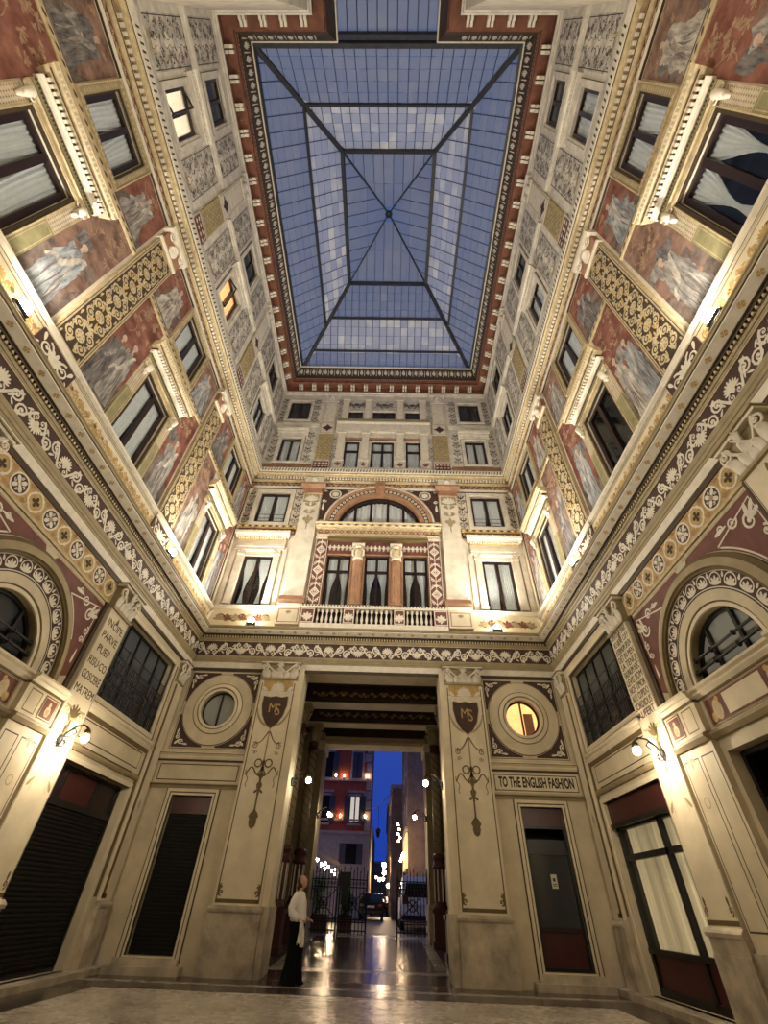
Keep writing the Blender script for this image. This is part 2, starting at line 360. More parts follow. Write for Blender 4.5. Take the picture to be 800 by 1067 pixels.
def vscroll(mb, u, v0, v1, w, d, m, step=0.55):               # upright candelabrum of paired spirals
    n = max(1, round((v1 - v0) / step)); h = (v1 - v0) / n
    for i in range(n):
        v = v0 + h * (i + 0.5)
        for q in (-1, 1):
            mb.spiral(u + q * w * 0.25, v - h * 0.12, w * 0.2, 1.5, -pi / 2, q, w * 0.075, d, m, 16)
            mb.spiral(u + q * w * 0.22, v + h * 0.27, w * 0.12, 1.3, pi / 2, -q, w * 0.06, d, m, 12)
            mb.leaf(u + q * w * 0.03, v + h * 0.05, pi / 2 - q * 0.8, w * 0.34, w * 0.12, d, m)
            mb.leaf(u + q * w * 0.03, v - h * 0.42, pi / 2 - q * 0.9, w * 0.3, w * 0.1, d, m)
        mb.fan(u, v + h * 0.02, w * 0.3, 3, pi / 2, 0.9, w * 0.1, d, m)
        mb.disc(u, v - h * 0.2, w * 0.07, d, m, 10)
    mb.quad(u - w * 0.018, u + w * 0.018, v0, v1, d, m)
def acanthus(mb, cu, d, v, h, w, out, m, lean=0.0):           # one curled relief leaf
    rings = []
    for i in range(8):
        t = i / 7; a = t * 2.2
        dd = d + out * (0.25 + (sin(a * 0.9 - 0.6) if t > 0.3 else 0) * 0.8) * t + 0.015; vv = v + h * (t * 1.12 - 0.32 * max(0, t - 0.62) * 2.2)
        ww = w * (0.5 + 0.6 * sin(pi * min(1, t * 0.95 + 0.1))) * 0.5; th = 0.02 + 0.012 * sin(pi * t)
        c = cu + lean * t
        rings.append([(c + ww * cos(2 * pi * k / 8), dd + th * sin(2 * pi * k / 8), vv) for k in range(8)])
    mb.loft(rings, m)
def volute(mb, cu, d, cv, r, q, m, th=0.035, turns=1.75):
    pts = []
    for i in range(26):
        t = i / 25; rr = r * (1 - 0.85 * t); a = pi / 2 - q * turns * 2 * pi * t
        pts.append((cu + rr * cos(a), d + 0.05 * t, cv + rr * sin(a)))
    mb.tube(pts, [th * (1 - 0.5 * i / 25) for i in range(26)], m, 6); mb.sphere((cu, d + 0.05, cv), r * 0.2, m, 8)
def capital(mb, w, v0, v1, d, m='white', mm='olive_pale'):
    h = v1 - v0; W = w / 2
    mb.box(-W * 0.94, W * 0.94, 0, d + 0.01, v0, v1 - h * 0.12, 'olive_pale')
    mb.box(-W * 1.12, W * 1.12, 0, d + 0.12, v1 - h * 0.14, v1 - h * 0.05, m); mb.box(-W * 1.18, W * 1.18, 0, d + 0.16, v1 - h * 0.05, v1, mm)
    mb.box(-W * 1.02, W * 1.02, 0, d + 0.05, v0 - 0.05, v0, mm)
    for q in (-1, 1):
        volute(mb, q * W * 0.88, d + 0.06, v1 - h * 0.36, h * 0.22, -q, m, 0.028)
        P = [(q * W * (0.10 + 0.72 * t), d + 0.05 + 0.03 * t, v1 - h * (0.72 - 0.56 * t ** 1.6)) for t in [k / 8 for k in range(9)]]
        mb.tube(P, [0.02 + 0.012 * k / 8 for k in range(9)], m, 6)
        acanthus(mb, q * W * 0.72, d, v0, h * 0.55, w * 0.24, 0.10, m, q * 0.04)
        acanthus(mb, q * W * 0.34, d, v0, h * 0.42, w * 0.2, 0.08, m)
    acanthus(mb, 0, d, v0, h * 0.62, w * 0.26, 0.12, m)
    for i in range(5): 
        a = (i - 2) * 0.5; mb.tube([(0, d + 0.08, v1 - h * 0.42), (W * 0.26 * sin(a), d + 0.15, v1 - h * 0.42 + h * 0.36 * cos(a))], [0.03, 0.014], m, 6)

# ------------------------------------------------------------------ walls, floor
def I(w, a, b): return (a, b) if w.sg > 0 else (-b, -a)
def side_ground(w, wa):
    mb = MB(); a = lambda x, y: I(w, x, y)
    holes = [a(2.97, 6.0) + (4.42, 6.3), a(2.97, 5.95) + (0.10, 3.2), (-1.8, 1.8, 4.1, 5.98, 'cut'), (-0.95, 0.95, 0.05, 3.15)]
    mb.wall(-HL, HL, 0, 6.7, holes, 0, 'cream', 0.22)
    mb.plate(-1.8, 1.8, 4.1, 5.98, 0, 4.1, 0.9, 0, 'cream', 40, 0.18, 'olive_pale', half=True)
    up = [(u - 0.625, u + 0.625, 8.95, 11.12) for u in (-5, 0, 5)] + [(u - 0.64, u + 0.64, 12.92, 14.5) for u in (-5, 0, 5)]
    mb.wall(-HL, HL, 6.7, 15.9, up, 0, 'stone', 0.22)
    o = mb.build('wall_' + w.word); w.put(o); tag(o, f'painted cream wall on the {w.word} side of the courtyard', 'wall', kind='structure')
    mb = MB(); at = [(u - 0.53, u + 0.53, 16.62, 18.32) for u in (-5, 0, 5)] + [(u - 0.55, u + 0.55, 19.95, 21.5) for u in (-5, 0, 5)]
    mb.wall(-HL, HL, 15.7, 22.6, at, 0, 'attic_stone', 0.2)
    mb.quad(-HL, HL, 15.7, 15.70001, 0, 'attic_stone')
    c = mb.build('attic_wall', None); wa.put(c); c.name = 'wall_' + w.word + '_attic'; tag(c, f'pale grey attic storey wall on the {w.word} side', 'wall', kind='structure')
side_ground(LEFT, LATT); side_ground(RIGHT, RATT)

BW = [(-4.57, 0.57, 8.95, 11.12), (4.57, 0.57, 8.95, 11.12), (-4.55, 0.64, 12.82, 14.5), (4.55, 0.64, 12.82, 14.5)]
BA = [(-4.52, 0.49, 16.67, 18.36), (4.52, 0.49, 16.67, 18.36), (-4.52, 0.55, 19.97, 21.55), (4.52, 0.55, 19.97, 21.55)]
BT = [(-1.46, 0.46, 8.95, 11.2), (0, 0.46, 8.95, 11.2), (1.46, 0.46, 8.95, 11.2)]
BC = [(-1.5, 0.36, 16.12, 18.25), (0, 0.55, 16.12, 18.25), (1.5, 0.36, 16.12, 18.25), (-1.5, 0.38, 19.97, 20.8), (0, 0.60, 19.97, 20.8), (1.5, 0.38, 19.97, 20.8)]
mb = MB()
H_ = lambda L: [(u - w, u + w, a, b) for u, w, a, b in L]
doors = [(-5.12, -4.04, 0.28, 3.25), (4.04, 5.12, 0.28, 3.25)]
circ = [(-5.6, -3.46, 4.4, 6.5, 'cut'), (3.46, 5.6, 4.4, 6.5, 'cut')]
mb.wall(-XG, XG, 0, 6.7, doors + circ + [(-2.1, 2.1, 0, 6.70, 'cut')], 0, 'cream', 0.2)
for q in (-1, 1): mb.plate(q * 4.53 - 1.07, q * 4.53 + 1.07, 4.4, 6.5, q * 4.53, 5.45, 0.5, 0, 'cream', 48, 0.16, 'olive_pale')
mb.wall(-XG, XG, 6.7, 12.7, H_(BW[:2]) + H_(BT), 0, 'stone', 0.2)
mb.wall(-XG, XG, 12.7, 15.1, H_(BW[2:]) + [(-2.0, 2.0, 12.7, 14.7, 'cut')], 0, 'stone', 0.2)
mb.plate(-2.0, 2.0, 12.7, 14.7, 0, 12.72, 1.72, 0, 'terracotta', 48, 0.2, 'terracotta', half=True)
mb.wall(-XG, XG, 15.1, 22.6, H_(BA) + H_(BC), 0, 'attic_stone', 0.2)
o = mb.build('wall_back'); BACK.put(o); tag(o, 'cream wall facing the viewer at the back of the courtyard', 'wall', kind='structure')
mb = MB()
for q in (-1, 1):
    a = sorted((q * 2.5, q * XG)); mb.quad(a[0], a[1], 0, 22.6, 0, 'stone')
    mb.add([(q * 2.5, 0, 0), (q * 2.5, -6, 0), (q * 2.5, -6, 22.6), (q * 2.5, 0, 22.6)], [(0, 1, 2, 3)], 'stone')
mb.quad(-2.5, 2.5, 0, 22.6, -6, 'stone')
o = mb.build('wall_near'); NEAR.put(o); tag(o, 'plain wall behind the viewer with a deep central recess', 'wall', kind='structure')

# floors
mb = MB(); o_floor = None
mb.box(-6.2, 6.2, 6.6, -12.0, -0.25, 0.0, 'marble_floor')   # d = -y
o_floor = mb.build('floor'); tag(o_floor, 'worn veined marble floor of the courtyard', 'floor', kind='structure')
def strip(name, u0, u1, y0, y1, z0, z1, m, th=0.004):
    b = MB(); b.add([(u0, -y0, z0), (u1, -y0, z0), (u1, -y1, z1), (u0, -y1, z1), (u0, -y0, z0 + th), (u1, -y0, z0 + th), (u1, -y1, z1 + th), (u0, -y1, z1 + th)],
        [(0, 3, 2, 1), (4, 5, 6, 7), (0, 1, 5, 4), (1, 2, 6, 5), (2, 3, 7, 6), (3, 0, 4, 7)], m)
    p = b.build(name, o_floor); return p
for q in (-1, 1):
    a = sorted((q * 4.72, q * 5.42)); strip('border_band', a[0], a[1], -0.6, 12.0, 0, 0, 'marble_dark')
strip('border_band', -5.42, 5.42, 11.62, 12.35, 0.0, 0.0, 'marble_dark', 0.006)
strip('pale_band', -5.42, 5.42, 12.35, 12.62, 0.0, 0.0, 'marble_pale', 0.005)
strip('border_band', -5.42, 5.42, 12.62, 13.42, 0.0, 0.0, 'marble_maroon', 0.005)
for q in (-1, 1):
    b = MB(); a = sorted((q * 5.42, q * 5.80)); b.box(a[0], a[1], 0.6, -13.4, 0, 0.10, 'travertine'); c = b.build(f'trim_{1 if q < 0 else 2}')
    tag(c, f'low travertine kerb along the foot of the {"left" if q < 0 else "right"} wall', 'kerb', kind='structure'); c.name = nxt('trim')
# sloping passage floor
PZ0, PZ1, PY1 = 0.0, 0.42, 21.8
mb = MB(); W2 = 4.0
mb.add([(-W2, -12.0, -0.25), (W2, -12.0, -0.25), (W2, -13.4, -0.25), (-W2, -13.4, -0.25), (-W2, -12.0, -0.001), (W2, -12.0, -0.001), (W2, -13.4, -0.001), (-W2, -13.4, -0.001)], [(0, 3, 2, 1), (4, 5, 6, 7), (0, 1, 5, 4), (2, 3, 7, 6)], 'marble_pale')
mb.add([(-W2, -13.4, -0.01), (W2, -13.4, -0.01), (W2, -22.2, PZ1), (-W2, -22.2, PZ1), (-W2, -13.4, -0.3), (W2, -13.4, -0.3), (W2, -22.2, -0.3), (-W2, -22.2, -0.3)], [(0, 1, 2, 3), (4, 7, 6, 5), (0, 4, 5, 1), (1, 5, 6, 2), (2, 6, 7, 3), (3, 7, 4, 0)], 'marble_pale')
pf = mb.build('floor_passage'); tag(pf, 'polished pale stone floor rising through the passage', 'floor', kind='structure')
def pz(y): return -0.01 + (PZ1 + 0.01) * max(0, (y - 13.4) / 8.8)
o_floor2 = o_floor; o_floor = pf
strip('dark_panel', -1.85, 1.85, 15.1, 21.3, pz(15.1), pz(21.3), 'marble_maroon')
strip('dark_band', -3.0, 3.0, 13.55, 14.7, pz(13.55), pz(14.7), 'marble_maroon')
for q in (-1, 1):
    a = sorted((q * 2.15, q * 2.6)); strip('dark_band', a[0], a[1], 15.1, 21.3, pz(15.1), pz(21.3), 'marble_dark')

# ------------------------------------------------------------------ cornices (runs on three walls, mitred at the corners)
def run(w, half, name, label, parts, near=True):
    r = MB(); first = True; root = None
    if w is BACK: u0, u1, m0, m1 = -half, half, 1, -1
    elif w.word == 'left': u0, u1, m0, m1 = -HL, HL, (1 if near else 0), -1
    elif w.word == 'right': u0, u1, m0, m1 = -HL, HL, 1, (-1 if near else 0)
    root = empty(nxt('trim')); w.put(root); tag(root, label, 'cornice', kind='structure')
    for nm, pr, m, ex in parts:
        b = MB()
        if pr: b.prof(pr, u0, u1, m, m0, m1)
        if ex: ex(b, u0, u1)
        b.build(nm, root)
    return root
def dent(d0, d1, v0, v1, w, gap, m, taper=0.0):
    def f(b, u0, u1):
        a, c = u0 + d1 + 0.02, u1 - d1 - 0.02; n = int((c - a) / (w + gap)); st = (c - a) / n
        for i in range(n): b.box(a + st * i + gap / 2, a + st * (i + 1) - gap / 2, d0, d1, v0, v1, m, taper)
    return f
def beads(d, v, r, step, m, ry=None):
    def f(b, u0, u1):
        a, c = u0 + d + 0.03, u1 - d - 0.03; n = int((c - a) / step); st = (c - a) / n
        for i in range(n): b.disc(a + st * (i + 0.5), v, r, d, m, 8, ry or r)
    return f
def main_parts():
    sc = lambda b, u0, u1: rinceau(b, u0 + 0.05, u1 - 0.05, 7.305, 0.52, 0.034, 'white')
    def soffit_flowers(b, u0, u1):
        a, c = u0 + 0.4, u1 - 0.4; n = int((c - a) / 0.42); st = (c - a) / n
        for i in range(n):
            for q in (0, 1, 2, 3): b.add([(a + st * (i + .5) + 0.06 * cos(pi / 2 * q + x), 0.272 + 0.042 * sin(pi / 2 * q + x), 7.806 + 0.0255 * sin(pi / 2 * q + x)) for x in (-0.6, 0, 0.6)] + [(a + st * (i + .5), 0.272, 7.806)], [(0, 1, 2, 3)], 'gold')
    return [('white_fascia', [(0, 6.66), (0.05, 6.66), (0.05, 6.84), (0, 6.84)], 'white', None),
            ('dark_groove', [(0, 6.58), (0.035, 6.58), (0.035, 6.66), (0, 6.66)], 'dark_brown', None),
            ('lower_moulding', [(0, 6.84), (0.06, 6.84), (0.06, 6.89), (0.075, 6.90), (0.085, 6.95), (0.10, 6.97), (0.115, 7.02), (0.115, 7.045), (0.03, 7.055), (0, 7.055)], 'olive_pale', None),
            ('scroll_frieze', [(0, 7.055), (0.03, 7.055), (0.03, 7.555), (0, 7.555)], 'maroon', None),
            ('scroll_ornament', None, 'white', sc),
            ('upper_moulding', [(0, 7.575), (0.055, 7.575), (0.07, 7.61), (0.085, 7.61), (0.10, 7.655), (0.10, 7.66), (0, 7.66)], 'olive_pale', None), ('gold_line', [(0, 7.555), (0.045, 7.555), (0.05, 7.575), (0, 7.575)], 'gold_pale', None),
            ('bead_course', [(0, 7.66), (0.10, 7.66), (0.10, 7.73), (0, 7.73)], 'dark_brown', dent(0.10, 0.135, 7.665, 7.725, 0.05, 0.035, 'gold_pale', 0.012)),
            ('cove', [(0, 7.73), (0.14, 7.73), (0.15, 7.75), (0.19, 7.76), (0.19, 7.768), (0, 7.768)], 'dark_brown', None),
            ('corona', [(0, 7.768), (0.20, 7.768), (0.345, 7.855), (0.345, 7.88), (0, 7.88)], 'white', soffit_flowers),
            ('dark_line', [(0, 7.88), (0.352, 7.88), (0.352, 7.893), (0, 7.893)], 'dark_brown', None), ('top_moulding', [(0, 7.893), (0.365, 7.893), (0.378, 7.92), (0.40, 7.935), (0.40, 7.96), (0, 7.98)], 'olive_pale', None)]
for w, hf, lb in ((BACK, XG, 'back'), (LEFT, 0, 'left'), (RIGHT, 0, 'right')):
    run(w, hf, 'main', f'main cornice with white scrolls on a maroon frieze along the {lb} wall', main_parts(), near=False)
def second_parts():
    def leafrow(b, u0, u1):
        a, c = u0 + 0.36, u1 - 0.36; n = int((c - a) / 0.13); st = (c - a) / n
        for i in range(n):
            x = a + st * (i + 0.5)
            b.add([(x - 0.035, 0.347, 15.63), (x + 0.01, 0.347, 15.63), (x + 0.045, 0.358, 15.78), (x, 0.358, 15.78)], [(0, 1, 2, 3)], 'dark_brown')
    return [('lower_band', [(0, 14.78), (0.05, 14.78), (0.06, 14.93), (0, 14.93)], 'white', None),
            ('ornament_band', [(0, 14.93), (0.03, 14.93), (0.03, 15.18), (0, 15.18)], 'maroon_red', lambda b, u0, u1: rinceau(b, u0 + 0.05, u1 - 0.05, 15.055, 0.22, 0.034, 'gold_pale', 0.5)),
            ('brown_line', [(0, 15.262), (0.142, 15.262), (0.142, 15.275), (0, 15.275)], 'line_brown', None), ('lower_brown_line', [(0, 14.765), (0.052, 14.765), (0.052, 14.785), (0, 14.785)], 'line_brown', None), ('upper_brown_line', [(0, 15.575), (0.30, 15.575), (0.335, 15.59), (0, 15.59)], 'line_brown', None), ('middle_moulding', [(0, 15.18), (0.07, 15.18), (0.10, 15.25), (0.14, 15.27), (0.14, 15.3), (0, 15.3)], 'gold_pale', None),
            ('dentil_course', [(0, 15.3), (0.12, 15.3), (0.12, 15.43), (0, 15.43)], 'terracotta', dent(0.12, 0.2, 15.31, 15.42, 0.075, 0.055, 'white')),
            ('corona', [(0, 15.43), (0.22, 15.43), (0.24, 15.5), (0.29, 15.52), (0.29, 15.58), (0, 15.58)], 'gold_pale', None),
            ('leaf_course', [(0, 15.58), (0.33, 15.58), (0.34, 15.62), (0.345, 15.80), (0.345, 15.83), (0, 15.86)], 'white', leafrow)]
for w, hf, lb in ((BACK, XG, 'back'), (LEFT, 0, 'left'), (RIGHT, 0, 'right')):
    run(w, hf, 'second', f'upper cornice with leaf and dentil courses under the attic of the {lb} wall', second_parts(), near=False)
def eaves_parts(u0l, u1l):
    def mod(b, u0, u1):
        a, c = u0 + 0.5, u1 - 0.5; n = max(1, round((c - a) / 0.72)); st = (c - a) / n
        for i in range(n):
            x = a + st * (i + 0.5)
            for q in (-1, 1):
                b.box(x + q * 0.065 - 0.045, x + q * 0.065 + 0.045, 0.09, 0.36, 22.74, 22.90, 'white'); b.box(x + q * 0.065 - 0.045, x + q * 0.065 + 0.045, 0.09, 0.22, 22.62, 22.74, 'white')
    def zig(b, u0, u1):
        a, c = u0 + 0.5, u1 - 0.5; n = max(1, round((c - a) / 0.11)); st = (c - a) / n
        for i in range(n): b.add([(a + st * i, 0.472, 23.16), (a + st * (i + 1), 0.472, 23.16), (a + st * (i + .5), 0.472, 23.27)], [(0, 1, 2)], 'gold_pale')
    def palm(b, u0, u1):
        a, c = u0 + 0.62, u1 - 0.62; n = max(1, round((c - a) / 0.34)); st = (c - a) / n
        f = lambda x, t: (x, 0.535 + 0.155 * t, 23.46 + 0.56 * t)
        for i in range(n):
            x = a + st * (i + 0.5)
            for k in range(5):
                g = (k - 2) * 0.42; r = 0.8 - 0.06 * abs(k - 2)
                p = [(0, 0.08), (r * 0.6, 0.13 ), (r, 0), (r * 0.6, -0.13)]
                b.add([f(x + (t * sin(g) + h * cos(g)) * 0.2, 0.1 + (t * cos(g) - h * sin(g))) for t, h in p], [(0, 1, 2, 3)], 'white')
            b.add([f(x - st / 2 - 0.02, 0.03), f(x - st / 2 + 0.02, 0.03), f(x - st / 2 + 0.012, 0.75), f(x - st / 2 - 0.012, 0.75)], [(0, 1, 2, 3)], 'white')
    return [('white_moulding', [(0, 22.26), (0.05, 22.26), (0.07, 22.34), (0.11, 22.38), (0.11, 22.48), (0.06, 22.5), (0, 22.5)], 'attic_stone', None),
            ('red_frieze', [(0, 22.5), (0.07, 22.5), (0.09, 22.9), (0.42, 22.92), (0.42, 23.1), (0, 23.1)], 'eaves_red', None),
            ('bracket_course', None, 'white', mod),
            ('zigzag_course', [(0, 23.1), (0.46, 23.1), (0.47, 23.28), (0, 23.28)], 'eaves_red', zig),
            ('dark_band', [(0, 23.28), (0.49, 23.28), (0.50, 23.42), (0, 23.42)], 'maroon', None),
            ('palmette_course', [(0, 23.42), (0.52, 23.42), (0.69, 24.06), (0, 24.06)], 'dark_brown', palm),
            ('edge', [(0, 24.06), (0.72, 24.06), (0.74, 24.10), (0.74, 24.16), (0, 24.16)], 'white', None)]
for w, hf, lb in ((BACK, XA, 'back'), (LATT, 0, 'left'), (RATT, 0, 'right')):
    run(w, hf, 'eaves', f'terracotta red eaves cornice with paired white brackets over the {lb} wall', eaves_parts(0, 0))
for q in (-1, 1):
    root = empty(nxt('trim')); NEAR.put(root); tag(root, f'terracotta red eaves cornice over the near wall, {"right" if q < 0 else "left"} of the roof recess', 'cornice', kind='structure')
    for nm, pr, m, ex in eaves_parts(0, 0):
        b = MB(); a = sorted((q * 2.5, q * XA))
        if pr: b.prof(pr, a[0], a[1], m, (-1 if q > 0 else 1), (-1 if q > 0 else 1))
        if ex: ex(b, a[0] - (0.6 if q > 0 else 0), a[1] + (0.6 if q < 0 else 0))
        b.build(nm, root)
    root2 = empty(nxt('trim')); Wn = Wall(q * 2.5, YN - 3, 90 if q < 0 else -90, 1, 'n'); Wn.put(root2); tag(root2, f'terracotta red eaves cornice along the {"left" if q < 0 else "right"} cheek of the near roof recess', 'cornice', kind='structure')
    for nm, pr, m, ex in eaves_parts(0, 0):
        b = MB(); e0, e1 = (-3, 3)
        if pr: b.prof(pr, e0, e1, m, 0 if q < 0 else -1, 1 if q < 0 else 0)
        if ex: ex(b, e0, e1)
        b.build(nm, root2)

# ------------------------------------------------------------------ glass roof over the court
sk = empty('skylight'); tag(sk, 'hipped glass roof on dark steel beams closing the courtyard overhead', 'skylight')
ZB = 24.18; yc = 6.575
def lerp(a, b, t): return tuple(x + (y - x) * t for x, y in zip(a, b))
base = [(-4.86, 0.16, ZB), (4.86, 0.16, ZB), (4.86, 12.99, ZB), (-4.86, 12.99, ZB)]
lant = [(-2.2, 3.62, 27.7), (2.2, 3.62, 27.7), (2.2, 9.53, 27.7), (-2.2, 9.53, 27.7)]
apex = (0, yc, 29.65)
TM = 0.50
midr = [lerp(a, b, TM) for a, b in zip(base, lant)]
def N(p): return (p[0], -p[1], p[2])
def beam(name, a, b, r, m='sky_beam'):
    k = MB(); k.tube([N(a), N(b)], r, m, 4); return k.build(name, sk)
for i in range(4):
    j = (i + 1) % 4
    beam('eaves_beam', base[i], base[j], 0.11); beam('lantern_beam', lant[i], lant[j], 0.11); beam('hip_beam', base[i], lant[i], 0.12)
    beam('lantern_hip', lant[i], apex, 0.045)
    if i != 2: beam('purlin', midr[i], midr[j], 0.075)
    else:
        t = 0.55; beam('purlin', lerp(base[2], lant[2], 0.60), lerp(base[3], lant[3], 0.60), 0.075)
        beam('purlin', lerp(base[2], lant[2], 0.22), lerp(base[3], lant[3], 0.22), 0.07)
random.seed(4)
def glaze(A, B, C, D, n, rows, name, glare_rows=lambda f: False):           # A-B low edge, D-C high edge; strips of glass between thin bars
    g = MB(); bars = MB()
    nx = Vector(B) - Vector(A); nn = nx.cross(Vector(D) - Vector(A)).normalized()
    if nn.z < 0: nn = -nn
    L = (Vector(B) - Vector(A)).length; a0 = Vector(A); ex = nx.normalized()
    xd, xc = (Vector(D) - a0).dot(ex), (Vector(C) - a0).dot(ex); up = Vector(D) - a0 - ex * xd; Hh = up.length; up = up / Hh
    def P(x, h, off=0.05): p = a0 + ex * x + up * h + nn * off; return (p.x, -p.y, p.z)
    for i in range(n):
        xa, xb = L * i / n, L * (i + 1) / n; xm = (xa + xb) / 2
        hm = Hh
        if xm < xd: hm = Hh * xm / xd
        elif xm > xc: hm = Hh * (L - xm) / (L - xc)
        def hx(x): return Hh if xd <= x <= xc else (Hh * x / xd if x < xd else Hh * (L - x) / (L - xc)) 
        ha, hb = max(0.0, hx(xa)), max(0.0, hx(xb))
        for r in range(rows):
            o = random.uniform(-0.012, 0.012); o2 = random.uniform(-0.012, 0.012)
            f0, f1 = r / rows, (r + 1) / rows; q0, q1 = Hh * f0 + 0.008, Hh * f1 - 0.008
            if min(ha, hb) < q0 + 1e-4 and max(ha, hb) < q0 + 0.02: continue
            pa0, pb0, pa1, pb1 = min(ha, q0), min(hb, q0), min(ha, q1), min(hb, q1)
            pts = [P(xa + 0.008, pa0, 0.06 + o), P(xb - 0.008, pb0, 0.06 - o), P(xb - 0.008, pb1, 0.06 + o2), P(xa + 0.008, pa1, 0.06 - o2)]
            g.add(pts, [(0, 1, 2, 3)], 'roof_glass_glare' if glare_rows((f0 + f1) / 2) else 'roof_glass')
        bars.tube([P(xa, 0, 0.03), P(xa, max(ha, 0.02), 0.03)], 0.014, 'sky_beam', 4)
    g.build('glass_panes', sk); bars.build('glazing_bars', sk)
for i in range(4):
    j = (i + 1) % 4
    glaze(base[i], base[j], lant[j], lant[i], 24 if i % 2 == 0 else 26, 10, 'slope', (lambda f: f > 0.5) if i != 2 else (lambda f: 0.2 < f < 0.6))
    glaze(lant[i], lant[j], lerp(lant[j], apex, 0.999), lerp(lant[i], apex, 0.999), 9 if i % 2 == 0 else 11, 2, 'lantern')
k = MB(); k.lathe(apex[0], -apex[1], [(0.20, apex[2] - 0.12), (0.19, apex[2] - 0.08), (0.05, apex[2] + 0.2)], 'sky_beam', 8); k.build('apex_boss', sk)
# lower strip of glass over the near recess
nr = empty('skylight'); tag(nr, 'flat strip of glass roof over the near recess at the top edge of the view', 'skylight')
k = MB()
for i in range(10):
    x0, x1 = -1.78 + 3.56 * i / 10, -1.78 + 3.56 * (i + 1) / 10
    k.add([(x0 + .01, -0.10, ZB + 0.10), (x1 - .01, -0.10, ZB + 0.10), (x1 - .01, 5.9, ZB + 0.16), (x0 + .01, 5.9, ZB + 0.16)], [(0, 1, 2, 3)], 'roof_glass')
k.build('glass_panes', nr); k = MB()
for i in range(11):
    x0 = -1.78 + 3.56 * i / 10; k.tube([(x0, -0.05, ZB + 0.08), (x0, 5.9, ZB + 0.14)], 0.018, 'sky_beam', 4)
k.build('glazing_bars', nr)
k = MB(); k.tube([(-1.8, 0.06, ZB + 0.0), (1.8, 0.06, ZB + 0.0)], 0.1, 'sky_beam', 4); k.build('edge_beam', nr)

# ------------------------------------------------------------------ windows and curtains
def window(w, h, panes=2, rail=None, lit=None, pm='pane', fw=0.085, name_label='', depth=0.06):
    r = empty(nxt('window'))
    f = MB(); dd = (-depth - 0.07, -depth)
    f.box(-w / 2, -w / 2 + fw, *dd, 0, h, 'dark_wood'); f.box(w / 2 - fw, w / 2, *dd, 0, h, 'dark_wood'); f.box(-w / 2 + fw, w / 2 - fw, *dd, 0, fw, 'dark_wood'); f.box(-w / 2 + fw, w / 2 - fw, *dd, h - fw, h, 'dark_wood')
    for i in range(1, panes):
        x = -w / 2 + w * i / panes; f.box(x - fw * 0.55, x + fw * 0.55, dd[0], dd[1] + 0.02, fw, h - fw, 'dark_wood')
    if rail: f.box(-w / 2 + fw, w / 2 - fw, dd[0], dd[1] + 0.015, rail - fw * 0.5, rail + fw * 0.5, 'dark_wood')
    f.build('window_frame', r)
    for i in range(panes):
        a = -w / 2 + w * i / panes; b = a + w / panes; k = MB()
        k.box(a + fw * 0.6, b - fw * 0.6, -depth - 0.05, -depth - 0.042, fw * 0.9, h - fw * 0.9, pm); k.build('pane', r)
    k = MB(); m = lit or 'room_dark'; z = -0.95
    k.quad(-w / 2, w / 2, 0, h, z, m)
    for x in (-w / 2, w / 2): k.add([(x, z, 0), (x, -depth - 0.06, 0), (x, -depth - 0.06, h), (x, z, h)], [(0, 1, 2, 3)], m)
    for v in (0, h): k.add([(-w / 2, z, v), (w / 2, z, v), (w / 2, -depth - 0.06, v), (-w / 2, -depth - 0.06, v)], [(0, 1, 2, 3)], m)
    k.build('room_recess', r)
    return r
def curtain(w, h, style, depth=0.155):
    """style: full (two straight drapes with a slit), tied (drapes gathered to the sides), closed"""
    k = MB(); n = 26; rows = 10
    def drape(x0, x1, fn):
        pts = []
        for r in range(rows + 1):
            t = r / rows; a, b = fn(t)
            for i in range(n + 1):
                s = i / n; x = a + (b - a) * s
                pts.append((x, -depth - 0.022 * sin(s * 2 * pi * 6.5 + 0.4 * sin(4 * t)), h * (1 - t) if True else 0))
        k.add(pts, [(r * (n + 1) + i, r * (n + 1) + i + 1, (r + 1) * (n + 1) + i + 1, (r + 1) * (n + 1) + i) for r in range(rows) for i in range(n)], 'curtain', True)
    W = w / 2 - 0.02
    if style == 'closed': drape(-W, W, lambda t: (-W, W))
    elif style == 'full':
        drape(-W, 0, lambda t: (-W, -0.02 - 0.10 * w * max(0, t - 0.2))); drape(0, W, lambda t: (0.02 + 0.10 * w * max(0, t - 0.2), W))
    elif style == 'tied':
        g = lambda t: (sin(min(1, t / 0.72) * pi / 2) ** 2) if t < 0.72 else 1 - 0.35 * (t - 0.72) / 0.28
        drape(-W, 0, lambda t: (-W * (1 - 0.34 * g(t)), -0.015 - W * 0.52 * g(t))); drape(0, W, lambda t: (0.015 + W * 0.52 * g(t), W * (1 - 0.34 * g(t))))
    elif style == 'cafe':
        g = lambda t: max(0, (t - 0.32) / 0.68)
        gg = lambda t: 0 if t < 0.32 else sin(min(1, g(t) / 0.65) * pi / 2)
        drape(-W, 0, lambda t: (-W * (1 - 0.22 * gg(t)), -0.01 - W * 0.5 * gg(t))); drape(0, W, lambda t: (0.01 + W * 0.5 * gg(t), W * (1 - 0.22 * gg(t))))
    return k.build('curtain')
def balc_rail(w, h, bars=9):           # small wrought guard in front of the lower part of a window
    k = MB()
    for v in (0.05, h * 0.5, h): k.tube([(-w / 2, 0.03, v), (w / 2, 0.03, v)], 0.012, 'iron', 4)
    for i in range(bars): 
        x = -w / 2 + w * i / (bars - 1); k.tube([(x, 0.03, 0.0), (x, 0.03, h)], 0.009, 'iron', 4)
    return k.build('window_guard')
ORD = ['nearest', 'middle', 'farthest']
def ordn(w, i): return ORD[i]
